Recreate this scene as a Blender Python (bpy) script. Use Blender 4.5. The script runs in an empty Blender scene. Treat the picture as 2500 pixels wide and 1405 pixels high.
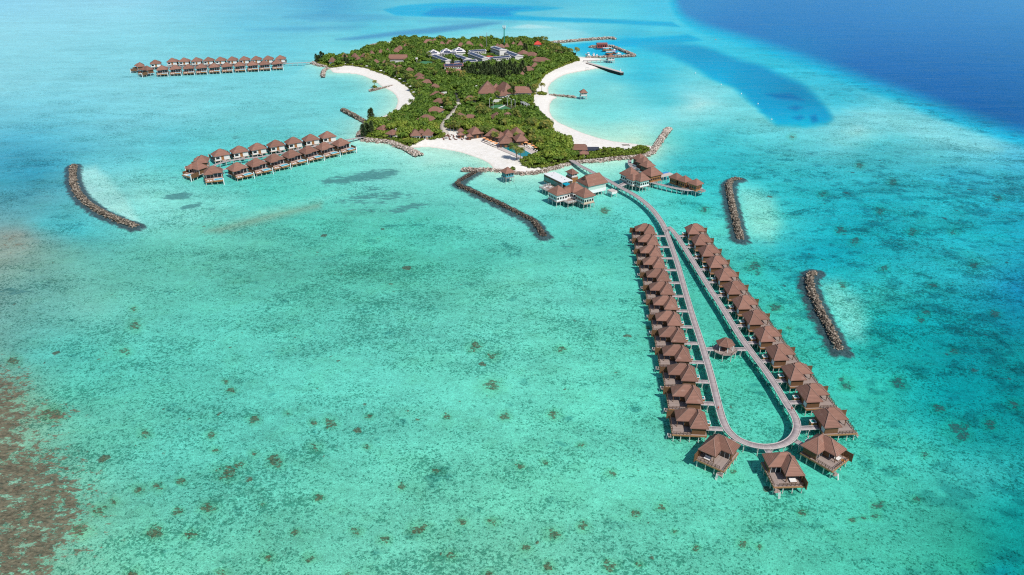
import bpy, math, random
import numpy as np
from mathutils import Matrix, Vector

SC = bpy.context.scene
COL = SC.collection
R = math.radians

# ------------------------------------------------------------------ camera
CAM_H = 150.0
FPX = 1820.0
PITCH = math.atan(932 / FPX)
CP, SP = math.cos(PITCH), math.sin(PITCH)
cam_d = bpy.data.cameras.new("camera")
cam_d.sensor_width = 36.0
cam_d.lens = 36.0 * FPX / 2500.0
cam_d.clip_start = 1.0
cam_d.clip_end = 60000.0
cam = bpy.data.objects.new("camera", cam_d)
COL.objects.link(cam)
cam.location = (0, 0, CAM_H)
cam.rotation_euler = (math.pi / 2 - PITCH, 0, 0)
SC.camera = cam

# ------------------------------------------------------------------ light
SUN_EL, SUN_AZ = R(51), math.atan2(0.56, -0.83)      # azimuth of the sun in the ground plane (x, y)
to_sun = Vector((math.cos(SUN_EL) * math.sin(SUN_AZ), math.cos(SUN_EL) * math.cos(SUN_AZ), math.sin(SUN_EL)))
sun_d = bpy.data.lights.new("sun", 'SUN')
sun_d.energy = 3.9
sun_d.angle = R(0.5)
sun_d.color = (1.0, 0.955, 0.89)
sun = bpy.data.objects.new("sun", sun_d)
COL.objects.link(sun)
sun.rotation_euler = to_sun.to_track_quat('Z', 'Y').to_euler()
sun.location = (0, 0, 400)
world = bpy.data.worlds.new("World")
SC.world = world
world.use_nodes = True
wn = world.node_tree
sky = wn.nodes.new('ShaderNodeTexSky')
sky.sky_type = 'NISHITA'
sky.sun_disc = False
sky.sun_elevation = SUN_EL
sky.sun_rotation = SUN_AZ
sky.air_density = 1.0
sky.dust_density = 0.6
sky.ozone_density = 1.5
bg = wn.nodes['Background']
bg.inputs['Strength'].default_value = 0.095
wn.links.new(sky.outputs[0], bg.inputs['Color'])
SC.view_settings.view_transform = 'Standard'
SC.view_settings.look = 'None'
SC.view_settings.exposure = 0.0
SC.view_settings.gamma = 1.0
SC.cycles.max_bounces = 6
SC.cycles.diffuse_bounces = 2
SC.cycles.glossy_bounces = 2
SC.cycles.transparent_max_bounces = 8
SC.cycles.use_denoising = False
SC.cycles.pixel_filter_type = 'BLACKMAN_HARRIS'
SC.cycles.filter_width = 1.15
SC.cycles.sample_clamp_indirect = 4.0

# ------------------------------------------------------------------ surveying: photo pixel (2500 x 1405) -> ground point
def G(px, py, z=0.0):
    u, v = px - 1250.0, py - 702.5
    dy, dz = -v * SP + FPX * CP, -v * CP - FPX * SP
    t = (CAM_H - z) / -dz
    return (u * t, dy * t)

def V3(px, py, z=0.0):
    x, y = G(px, py, z)
    return Vector((x, y, z))

def lin(c):
    c = np.asarray(c, float) / 255.0
    return np.where(c <= 0.04045, c / 12.92, ((c + 0.055) / 1.055) ** 2.4)

# ------------------------------------------------------------------ materials
MATS = {}
def nt(name):
    m = bpy.data.materials.new(name)
    m.use_nodes = True
    t = m.node_tree
    t.nodes.clear()
    return m, t

def N(t, typ, **kw):
    n = t.nodes.new(typ)
    for k, v in kw.items():
        if k.startswith('i_'):
            key = k[2:]
            key = int(key) if key.isdigit() else key.replace('_', ' ')
            n.inputs[key].default_value = v
        else:
            setattr(n, k, v)
    return n

def L(t, a, b):
    t.links.new(a, b)

def math_n(t, op, a, b=None, clamp=False):
    n = t.nodes.new('ShaderNodeMath')
    n.operation = op
    n.use_clamp = clamp
    for i, x in enumerate((a, b)):
        if x is None:
            continue
        if isinstance(x, (int, float)):
            n.inputs[i].default_value = x
        else:
            L(t, x, n.inputs[i])
    return n.outputs[0]

def mixc(t, fac, a, b, blend='MIX'):
    n = t.nodes.new('ShaderNodeMix')
    n.data_type = 'RGBA'
    n.blend_type = blend
    for s, x in ((n.inputs[0], fac), (n.inputs[6], a), (n.inputs[7], b)):
        if isinstance(x, (int, float)):
            s.default_value = x
        elif isinstance(x, (tuple, list)):
            s.default_value = tuple(x) + ((1,) if len(x) == 3 else ())
        else:
            L(t, x, s)
    return n.outputs[2]

def ramp(t, fac, stops):
    n = t.nodes.new('ShaderNodeValToRGB')
    e = n.color_ramp.elements
    while len(e) < len(stops):
        e.new(0.5)
    for k, (p, c) in enumerate(stops):
        e[k].position = p
        e[k].color = tuple(c) + (1,) if len(c) == 3 else c
    L(t, fac, n.inputs[0])
    return n.outputs[0]

def simple(name, col, rough=0.7, var=0.25, scale=1.5, spec=0.3, stripe=None, metal=0.0, objvar=0.0, alt=None):
    """a matte surface with blotchy wear; stripe=(axis, period, width, strength) adds joints; alt=(colour, scale, threshold) stains"""
    if name in MATS:
        return MATS[name]
    m, t = nt(name)
    out = N(t, 'ShaderNodeOutputMaterial')
    b = N(t, 'ShaderNodeBsdfPrincipled')
    b.inputs['Roughness'].default_value = rough
    b.inputs['Specular IOR Level'].default_value = spec
    b.inputs['Metallic'].default_value = metal
    tc = N(t, 'ShaderNodeTexCoord')
    oi = N(t, 'ShaderNodeObjectInfo')
    off = N(t, 'ShaderNodeVectorMath', operation='ADD')
    L(t, tc.outputs['Object'], off.inputs[0])
    rv = math_n(t, 'MULTIPLY', oi.outputs['Random'], 37.0)
    L(t, rv, off.inputs[1])
    no = N(t, 'ShaderNodeTexNoise')
    no.inputs['Scale'].default_value = scale
    no.inputs['Detail'].default_value = 5
    no.inputs['Roughness'].default_value = 0.65
    L(t, off.outputs[0], no.inputs['Vector'])
    f = math_n(t, 'MULTIPLY', math_n(t, 'SUBTRACT', no.outputs[0], 0.5), 2.0 * var)
    f = math_n(t, 'ADD', f, 1.0)
    if objvar:
        ov = math_n(t, 'MULTIPLY', math_n(t, 'SUBTRACT', oi.outputs['Random'], 0.5), 2 * objvar)
        f = math_n(t, 'ADD', f, ov)
    c = mixc(t, 1.0, tuple(col), f, 'MULTIPLY')
    if alt:
        n2 = N(t, 'ShaderNodeTexNoise')
        n2.inputs['Scale'].default_value = alt[1]
        n2.inputs['Detail'].default_value = 6
        L(t, off.outputs[0], n2.inputs['Vector'])
        k = math_n(t, 'MULTIPLY', math_n(t, 'SUBTRACT', n2.outputs[0], alt[2]), 8.0, True)
        c = mixc(t, k, c, alt[0])
    if stripe:
        ax, per, wid, st = stripe
        if ax == 'along':
            a = N(t, 'ShaderNodeAttribute', attribute_name='along').outputs['Fac']
        else:
            sx = N(t, 'ShaderNodeSeparateXYZ')
            L(t, tc.outputs['Object'], sx.inputs[0])
            a = sx.outputs['xyz'.index(ax)]
        q = math_n(t, 'DIVIDE', a, per)
        fr = math_n(t, 'FRACT', q)
        ln = math_n(t, 'LESS_THAN', fr, wid)
        fl = N(t, 'ShaderNodeTexWhiteNoise', noise_dimensions='1D')
        L(t, math_n(t, 'FLOOR', q), fl.inputs['W'])
        pv = math_n(t, 'ADD', math_n(t, 'MULTIPLY', fl.outputs[0], 0.22), 0.89)
        c = mixc(t, 1.0, c, pv, 'MULTIPLY')
        c = mixc(t, math_n(t, 'MULTIPLY', ln, st), c, tuple(x * 0.25 for x in col))
    L(t, c, b.inputs['Base Color'])
    L(t, b.outputs[0], out.inputs[0])
    MATS[name] = m
    return m

M_ROOF = simple('roof_shingle', (0.272, 0.140, 0.103), .75, .16, .8, .25, ('z', 0.27, 0.22, .42), objvar=.15, alt=((.35, .215, .17), .45, .60))
M_RIDGE = simple('roof_ridge', (0.29, 0.175, 0.138), .7, .12, 1.0, .25)
M_WALLW = simple('white_wall', (0.74, 0.73, 0.70), .7, .06, .8)
M_TIMBER = simple('brown_timber', (0.165, 0.085, 0.042), .65, .22, 1.2, .3, ('z', 0.22, 0.1, .4))
M_ORANGE = simple('orange_timber', (0.36, 0.165, 0.062), .6, .2, 1.0, .3, ('x', 0.25, 0.08, .35))
M_FASCIA = simple('deck_fascia', (0.36, 0.185, 0.085), .65, .2, 1.0)
M_DECK = simple('deck_boards', (0.36, 0.285, 0.25), .75, .18, 1.1, .25, ('x', 0.30, 0.14, .5))
M_DECKPINK = simple('pale_deck_boards', (0.50, 0.36, 0.30), .75, .16, 1.1, .25, ('x', 0.30, 0.14, .4))
M_WALK = simple('walkway_planks', (0.42, 0.365, 0.36), .8, .2, .35, .2, ('along', 0.55, 0.12, .45))
M_BEAM = simple('pale_edge_beam', (0.60, 0.55, 0.53), .75, .12, .8)
M_PILE = simple('concrete_pile', (0.62, 0.60, 0.56), .8, .2, 1.4, alt=((0.10, 0.11, 0.09), 1.2, .56))
M_RAIL = simple('dark_rail', (0.115, 0.062, 0.038), .6, .2, 2.0)
M_GLASS = simple('dark_glass', (0.016, 0.022, 0.028), .12, .2, 1.0, .6)
M_TEALGLASS = simple('teal_glass', (0.045, 0.13, 0.13), .12, .2, .8, .6, ('x', 1.4, 0.09, .7))
M_POOL = simple('pool_water', (0.10, 0.52, 0.66), .08, .12, 1.2, .5)
M_POOLT = simple('tub_water', (0.03, 0.30, 0.28), .08, .12, 1.2, .5)
M_WHITE = simple('white_paint', (0.80, 0.80, 0.79), .5, .05, .8)
M_CLOTH = simple('white_cloth', (0.78, 0.76, 0.73), .9, .06, 3.0)
M_LOUNGE = simple('brown_lounger', (0.17, 0.075, 0.052), .7, .2, 2.0)
M_ORANGECLOTH = simple('orange_cloth', (0.80, 0.36, 0.15), .9, .1, 2.0)
M_SOLAR = simple('solar_cells', (0.045, 0.062, 0.115), .18, .15, .6, .6, ('x', 1.1, 0.07, .0))
M_REDROOF = simple('red_roof', (0.62, 0.07, 0.05), .6, .12, .5)
M_PINKROOF = simple('faded_red_roof', (0.40, 0.17, 0.15), .7, .15, .5)
M_STEELG = simple('green_steel', (0.02, 0.26, 0.20), .5, .1, .5)
M_GREYS = simple('grey_steel', (0.30, 0.31, 0.32), .5, .1, .5, .4)
M_WHITEROOF = simple('white_roof', (0.72, 0.69, 0.68), .7, .08, .5)
M_COURT = simple('court_green', (0.065, 0.21, 0.10), .85, .1, .3)
M_PATH = simple('sand_path', (0.62, 0.56, 0.49), .9, .12, .4)
M_STONE = simple('pool_paving', (0.58, 0.50, 0.46), .8, .12, .6)
M_TRUNK = simple('tree_bark', (0.14, 0.105, 0.075), .9, .3, 1.2)
M_PTRUNK = simple('palm_bark', (0.26, 0.215, 0.165), .9, .25, 2.0, .2, ('z', 0.4, 0.2, .35))

# rocks: colour varies stone by stone through a per-stone attribute
def rock_mat(name, cols):
    m, t = nt(name)
    out = N(t, 'ShaderNodeOutputMaterial')
    b = N(t, 'ShaderNodeBsdfPrincipled', i_Roughness=.9)
    b.inputs['Specular IOR Level'].default_value = .15
    a = N(t, 'ShaderNodeAttribute', attribute_name='var')
    c = ramp(t, a.outputs['Fac'], cols)
    tc = N(t, 'ShaderNodeTexCoord')
    no = N(t, 'ShaderNodeTexNoise', i_Scale=1.7, i_Detail=4.0)
    L(t, tc.outputs['Object'], no.inputs['Vector'])
    c = mixc(t, 1.0, c, math_n(t, 'ADD', math_n(t, 'MULTIPLY', no.outputs[0], .6), .7), 'MULTIPLY')
    L(t, c, b.inputs['Base Color'])
    L(t, b.outputs[0], out.inputs[0])
    return m
M_ROCK = rock_mat('reef_rock', [(0.0, (.05, .042, .034)), (.35, (.155, .125, .095)), (.7, (.27, .22, .17)), (1.0, (.42, .36, .29))])
M_ROCKPALE = rock_mat('pale_rock', [(0.0, (.14, .10, .08)), (.3, (.36, .29, .24)), (.7, (.50, .42, .36)), (1.0, (.62, .55, .49))])
M_ROCKDARK = rock_mat('wet_rock', [(0.0, (.035, .03, .028)), (.4, (.10, .08, .065)), (.8, (.18, .145, .11)), (1.0, (.27, .225, .175))])

def leaf_mat(name, stops, trans=.3):
    m, t = nt(name)
    out = N(t, 'ShaderNodeOutputMaterial')
    a = N(t, 'ShaderNodeAttribute', attribute_name='var')
    oi = N(t, 'ShaderNodeObjectInfo')
    f = math_n(t, 'ADD', math_n(t, 'MULTIPLY', a.outputs['Fac'], .62), math_n(t, 'MULTIPLY', oi.outputs['Random'], .38))
    c = ramp(t, f, stops)
    d = N(t, 'ShaderNodeBsdfPrincipled', i_Roughness=.55)
    d.inputs['Specular IOR Level'].default_value = .25
    tr = N(t, 'ShaderNodeBsdfTranslucent')
    L(t, c, d.inputs['Base Color'])
    L(t, c, tr.inputs['Color'])
    mx = N(t, 'ShaderNodeMixShader')
    mx.inputs[0].default_value = trans
    L(t, d.outputs[0], mx.inputs[1])
    L(t, tr.outputs[0], mx.inputs[2])
    L(t, mx.outputs[0], out.inputs[0])
    return m
M_LEAF = leaf_mat('broad_leaves', [(0, (.055, .115, .022)), (.3, (.125, .225, .032)), (.6, (.24, .345, .048)), (.85, (.39, .43, .07)), (1, (.52, .46, .11))])
M_LEAFLIGHT = leaf_mat('shrub_leaves', [(0, (.08, .13, .02)), (.4, (.16, .23, .03)), (.8, (.26, .31, .045)), (1, (.38, .36, .07))])
M_PINE = leaf_mat('needle_leaves', [(0, (.042, .078, .036)), (.5, (.092, .142, .056)), (1, (.17, .21, .075))], .15)
M_FROND = leaf_mat('palm_fronds', [(0, (.06, .11, .02)), (.5, (.15, .21, .04)), (.85, (.34, .32, .07)), (1, (.46, .34, .09))])

# ------------------------------------------------------------------ objects
def link(o, parent=None):
    COL.objects.link(o)
    if parent is not None:
        o.parent = parent
    return o

def thing(name, label, cat, loc=(0, 0, 0), rz=0.0, group=None):
    o = bpy.data.objects.new(name, None)
    o.empty_display_size = 0.5
    link(o)
    o.location = loc
    o.rotation_euler = (0, 0, rz)
    tag(o, label, cat, group)
    return o

def tag(o, label=None, cat=None, group=None, kind=None):
    for k, v in (('label', label), ('category', cat), ('group', group), ('kind', kind)):
        if v:
            o[k] = v
    return o

CHILD = {}
def kids(o):
    return list(o.children)

def copy_tree(o, parent=None):
    c = o.copy()
    link(c)
    if parent is not None:
        c.parent = parent
    for ch in o.children:
        copy_tree(ch, c)
    return c

class MB:
    """collects faces and turns them into one mesh object"""
    def __init__(s):
        s.v, s.f, s.cut = [], [], []
    def add(s, vs, fs):
        b = len(s.v)
        s.cut.append((b, len(s.f)))
        s.v += [tuple(v) for v in vs]
        s.f += [tuple(i + b for i in f) for f in fs]
        return s
    def box(s, x0, x1, y0, y1, z0, z1):
        return s.add([(x0, y0, z0), (x1, y0, z0), (x1, y1, z0), (x0, y1, z0), (x0, y0, z1), (x1, y0, z1), (x1, y1, z1), (x0, y1, z1)],
                     [(0, 3, 2, 1), (4, 5, 6, 7), (0, 1, 5, 4), (1, 2, 6, 5), (2, 3, 7, 6), (3, 0, 4, 7)])
    def bar(s, p, q, w, h=None):
        """a square bar from p to q"""
        p, q = Vector(p), Vector(q)
        h = h or w
        d = (q - p).normalized()
        up = Vector((0, 0, 1)) if abs(d.z) < .95 else Vector((1, 0, 0))
        a = d.cross(up).normalized() * (w / 2)
        b = a.cross(d).normalized() * (h / 2)
        vs = [p - a - b, p + a - b, p + a + b, p - a + b, q - a - b, q + a - b, q + a + b, q - a + b]
        return s.add(vs, [(3, 2, 1, 0), (4, 5, 6, 7), (0, 1, 5, 4), (1, 2, 6, 5), (2, 3, 7, 6), (3, 0, 4, 7)])
    def tube(s, pts, rad, n=7):
        s.cut.append((len(s.v), len(s.f)))
        pts = [Vector(p) for p in pts]
        if isinstance(rad, (int, float)):
            rad = [rad] * len(pts)
        b = len(s.v)
        for k, p in enumerate(pts):
            d = (pts[min(k + 1, len(pts) - 1)] - pts[max(k - 1, 0)]).normalized()
            up = Vector((0, 0, 1)) if abs(d.z) < .9 else Vector((1, 0, 0))
            a = d.cross(up).normalized()
            c = a.cross(d)
            for j in range(n):
                an = 2 * math.pi * j / n
                s.v.append(tuple(p + (a * math.cos(an) + c * math.sin(an)) * rad[k]))
        for k in range(len(pts) - 1):
            for j in range(n):
                j2 = (j + 1) % n
                s.f.append((b + k * n + j, b + k * n + j2, b + (k + 1) * n + j2, b + (k + 1) * n + j))
        s.f.append(tuple(b + j for j in reversed(range(n))))
        s.f.append(tuple(b + (len(pts) - 1) * n + j for j in range(n)))
        return s
    def prism(s, poly, z0, z1):
        n = len(poly)
        vs = [(x, y, z0) for x, y in poly] + [(x, y, z1) for x, y in poly]
        fs = [tuple(reversed(range(n))), tuple(range(n, 2 * n))]
        fs += [(i, (i + 1) % n, n + (i + 1) % n, n + i) for i in range(n)]
        return s.add(vs, fs)
    def hip(s, x0, x1, y0, y1, ze, zr, axis='x', r0=None, r1=None, t=.2):
        """hip roof with an eave band; r0, r1: how far the ridge stops short of each end (0 = gable)"""
        if axis == 'x':
            hw = (y1 - y0) / 2
            r0 = hw if r0 is None else r0
            r1 = hw if r1 is None else r1
            ym = (y0 + y1) / 2
            a, b = (x0 + r0, ym, zr), (max(x1 - r1, x0 + r0 + .04), ym, zr)
            fs = [(4, 5, 9, 8), (5, 6, 9), (6, 7, 8, 9), (7, 4, 8)]
        else:
            hw = (x1 - x0) / 2
            r0 = hw if r0 is None else r0
            r1 = hw if r1 is None else r1
            xm = (x0 + x1) / 2
            a, b = (xm, y0 + r0, zr), (xm, max(y1 - r1, y0 + r0 + .04), zr)
            fs = [(4, 5, 8), (5, 6, 9, 8), (6, 7, 9), (7, 4, 8, 9)]
        vs = [(x0, y0, ze - t), (x1, y0, ze - t), (x1, y1, ze - t), (x0, y1, ze - t), (x0, y0, ze), (x1, y0, ze), (x1, y1, ze), (x0, y1, ze), a, b]
        fs = [(3, 2, 1, 0), (0, 1, 5, 4), (1, 2, 6, 5), (2, 3, 7, 6), (3, 0, 4, 7)] + fs
        s.add(vs, fs)
        c = [Vector(v) for v in vs]
        if axis == 'x':
            pr = [(4, 8), (7, 8), (5, 9), (6, 9), (8, 9)]
        else:
            pr = [(4, 8), (5, 8), (6, 9), (7, 9), (8, 9)]
        return [(c[i], c[j]) for i, j in pr]
    def mesh(s, name, flip=False):
        me = bpy.data.meshes.new(name)
        v, f = s.v, s.f
        if flip:
            v = [(-x, y, z) for x, y, z in v]
            f = [tuple(reversed(q)) for q in f]
        me.from_pydata(v, [], f)
        me.update()
        return me
    def each(s, name, mat, parent=None, flip=False):
        """every added piece becomes an object of its own"""
        out = []
        for k, (v0, f0) in enumerate(s.cut):
            v1, f1 = s.cut[k + 1] if k + 1 < len(s.cut) else (len(s.v), len(s.f))
            m = MB()
            m.v = s.v[v0:v1]
            m.f = [tuple(i - v0 for i in f) for f in s.f[f0:f1]]
            out.append(m.build(name, mat, parent, flip=flip))
        return out
    def build(s, name, mat, parent=None, loc=(0, 0, 0), rz=0.0, flip=False, smooth=False):
        me = s.mesh(name, flip)
        me.materials.append(mat)
        if smooth:
            me.shade_smooth()
        o = bpy.data.objects.new(name, me)
        link(o, parent)
        o.location = loc
        o.rotation_euler = (0, 0, rz)
        return o

def np_mesh(name, v, f, mat, attrs=None, smooth=False):
    """fast mesh from numpy arrays: v (n,3), f (m,k); attrs: {name: (domain, type, data)}"""
    me = bpy.data.meshes.new(name)
    m, k = f.shape
    me.vertices.add(len(v))
    me.vertices.foreach_set('co', np.ascontiguousarray(v, np.float32).ravel())
    me.loops.add(m * k)
    me.loops.foreach_set('vertex_index', np.ascontiguousarray(f, np.int32).ravel())
    me.polygons.add(m)
    me.polygons.foreach_set('loop_start', np.arange(0, m * k, k, dtype=np.int32))
    me.update(calc_edges=True)
    for an, (dom, typ, data) in (attrs or {}).items():
        at = me.attributes.new(an, typ, dom)
        at.data.foreach_set('color' if typ == 'FLOAT_COLOR' else 'value', np.ascontiguousarray(data, np.float32).ravel())
    me.materials.append(mat)
    if smooth:
        me.shade_smooth()
    return me

def box_roof_caps(edges, w=.22):
    b = MB()
    for p, q in edges:
        b.bar(p + Vector((0, 0, .05)), q + Vector((0, 0, .05)), w, .12)
    return b

ORD = ['first', 'second', 'third', 'fourth', 'fifth', 'sixth', 'seventh', 'eighth', 'ninth', 'tenth', 'eleventh', 'twelfth', 'thirteenth',
       'fourteenth', 'fifteenth', 'sixteenth', 'seventeenth', 'eighteenth', 'nineteenth', 'twentieth']
rng = np.random.default_rng(7)
random.seed(7)

# ================================================================== SETTING: sea bed, island sand, water
def hash2(ix, iy, s):
    h = (ix.astype(np.int64) * 374761393 + iy.astype(np.int64) * 668265263 + s * 1274126177) & 0xffffffff
    h = ((h ^ (h >> 13)) * 1274126177) & 0xffffffff
    return ((h ^ (h >> 16)) & 0xffff) / 65535.0

def vnoise(x, y, s=0):
    ix, iy = np.floor(x), np.floor(y)
    fx, fy = x - ix, y - iy
    fx, fy = fx * fx * (3 - 2 * fx), fy * fy * (3 - 2 * fy)
    a = hash2(ix, iy, s); b = hash2(ix + 1, iy, s); c = hash2(ix, iy + 1, s); d = hash2(ix + 1, iy + 1, s)
    return (a + (b - a) * fx) * (1 - fy) + (c + (d - c) * fx) * fy

def fbm(x, y, s=0, o=4):
    r, a, tot = 0, 1.0, 0
    for k in range(o):
        r = r + a * vnoise(x, y, s + k * 17)
        tot += a
        a *= .55
        x, y = x * 2.03 + 11.3, y * 2.03 - 7.1
    return r / tot

def poly_sd(X, Y, poly, closed=True):
    """signed distance, positive inside"""
    P = np.asarray(poly, float)
    n = len(P)
    d2 = np.full(X.shape, 1e18)
    ins = np.zeros(X.shape, bool)
    for i in range(n if closed else n - 1):
        ax, ay = P[i]
        bx, by = P[(i + 1) % n]
        ex, ey = bx - ax, by - ay
        wx, wy = X - ax, Y - ay
        t = np.clip((wx * ex + wy * ey) / (ex * ex + ey * ey + 1e-12), 0, 1)
        d2 = np.minimum(d2, (wx - ex * t) ** 2 + (wy - ey * t) ** 2)
        if closed and ay != by:
            c = ((ay > Y) != (by > Y)) & (X < (bx - ax) * (Y - ay) / (by - ay) + ax)
            ins ^= c
    d = np.sqrt(d2)
    return np.where(ins, d, -d) if closed else d

def sstep(a, b, x):
    t = np.clip((x - a) / (b - a), 0, 1)
    return t * t * (3 - 2 * t)

ISLAND_PX = [(766, 153), (775, 158), (790, 163), (803, 166), (812, 178), (830, 178.5), (850, 179.5), (872, 182), (890, 187), (908, 195), (926, 207), (934, 214),
    (945, 218), (957, 225), (966, 234), (971, 246), (967, 262), (955, 275), (935, 285), (915, 291), (893, 295), (897, 303), (889, 318), (880, 327), (876, 334), (884, 342),
    (905, 346), (930, 349), (960, 352), (985, 357), (1000, 361), (1020, 361), (1045, 360), (1070, 363), (1100, 368), (1125, 373),
    (1150, 381), (1175, 390), (1192, 399), (1200, 407), (1203, 416), (1220, 420), (1250, 423), (1290, 424), (1330, 419), (1360, 410), (1390, 401), (1420, 398), (1460, 394),
    (1500, 389), (1540, 386), (1572, 382), (1590, 372), (1600, 361), (1592, 357), (1570, 355), (1545, 351), (1500, 346), (1460, 337), (1420, 324), (1390, 311), (1365, 300), (1350, 288), (1342, 272),
    (1343, 255), (1350, 244), (1362, 238), (1352, 235), (1340, 228), (1338, 216), (1346, 203), (1362, 191), (1382, 182), (1410, 176), (1440, 171), (1462, 167), (1470, 163),
    (1450, 157), (1433, 152), (1450, 149), (1470, 147), (1462, 143), (1430, 141), (1405, 139), (1392, 131), (1375, 122), (1352, 114), (1335, 107),
    (1322, 103), (1290, 101), (1250, 102), (1210, 103), (1170, 104), (1130, 104), (1090, 103), (1050, 101), (1010, 99), (975, 100), (950, 103), (932, 109), (925, 114), (905, 121), (880, 131),
    (850, 140), (820, 146), (790, 150)]
ISLAND = [G(*p) for p in ISLAND_PX]
VEG_PX = [(772, 151), (795, 151), (820, 148), (850, 142), (880, 133), (905, 124), (935, 116), (952, 118), (972, 116), (958, 106), (975, 102), (1010, 101), (1050, 103), (1090, 105), (1130, 106), (1170, 106),
    (1210, 105), (1250, 104), (1290, 103), (1320, 105), (1332, 109), (1350, 116), (1374, 125), (1390, 134), (1400, 141), (1413, 150), (1400, 155), (1375, 164), (1350, 175), (1332, 186), (1320, 197), (1312, 211),
    (1304, 228), (1298, 244), (1299, 262), (1312, 277), (1330, 294), (1339, 309), (1346, 326), (1356, 342), (1380, 352), (1394, 357), (1398, 366), (1440, 374), (1470, 372), (1500, 371), (1520, 374), (1540, 371), (1560, 366),
    (1582, 366), (1575, 377), (1540, 381), (1500, 384), (1440, 390), (1405, 394), (1390, 397), (1350, 407), (1310, 413), (1286, 412), (1276, 403), (1290, 390), (1298, 378), (1310, 366), (1300, 356),
    (1285, 348), (1262, 348), (1235, 352), (1214, 342), (1180, 334), (1160, 332), (1140, 331), (1118, 322), (1090, 317), (1084, 322), (1080, 340), (1055, 345), (1035, 346), (1010, 355), (990, 360), (978, 352), (950, 345),
    (900, 341), (889, 332), (894, 318), (905, 305), (925, 300), (938, 296), (948, 291), (965, 286), (985, 279), (1000, 270), (1012, 258), (1017, 246), (1013, 236), (1006, 226), (994, 214), (980, 204), (966, 196), (950, 190),
    (935, 184), (915, 177), (895, 170), (870, 165), (845, 163), (828, 166), (808, 166), (795, 161), (780, 156)]
VEG = [G(*p) for p in VEG_PX]
BREAK = {   # crest lines of the rock mounds in photo pixels at water level, crest half width, height
    'west': ([(180, 403), (178, 420), (179, 445), (188, 468), (206, 490), (230, 508), (262, 526), (298, 541), (333, 553)], 1.9, 1.4),
    'centre': ([(1163, 419), (1140, 432), (1118, 449), (1160, 470), (1206, 491), (1245, 510), (1280, 528), (1302, 540), (1316, 558), (1328, 577)], 1.35, 1.0),
    'east': ([(1806, 436), (1790, 439), (1780, 449), (1781, 470), (1787, 500), (1795, 535), (1803, 565), (1808, 584)], 1.7, 1.2),
    'southeast': ([(1990, 664), (1976, 677), (1977, 697), (1988, 727), (2004, 763), (2022, 797), (2038, 829), (2050, 853)], 1.65, 1.2),
}
CH, RW = 1160, 820
cols = np.concatenate([[-5200, -2600, -1400], np.linspace(-720, 3220, CH), [3900, 5100, 7700]])
rows = np.concatenate([-231 + np.array([1.0, 3, 7, 13, 22, 34, 50, 70, 95, 125, 158, 188]), np.linspace(-25, 1500, RW), [1560, 1640, 1760]])
PX, PY = np.meshgrid(cols, rows)
TU, TV = PX - 1250.0, PY - 702.5
_dy, _dz = -TV * SP + FPX * CP, -TV * CP - FPX * SP
_t = np.where(_dz < -1e-3, CAM_H / np.maximum(-_dz, 1e-3), 1e5)
WX, WY = TU * _t, _dy * _t

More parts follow.
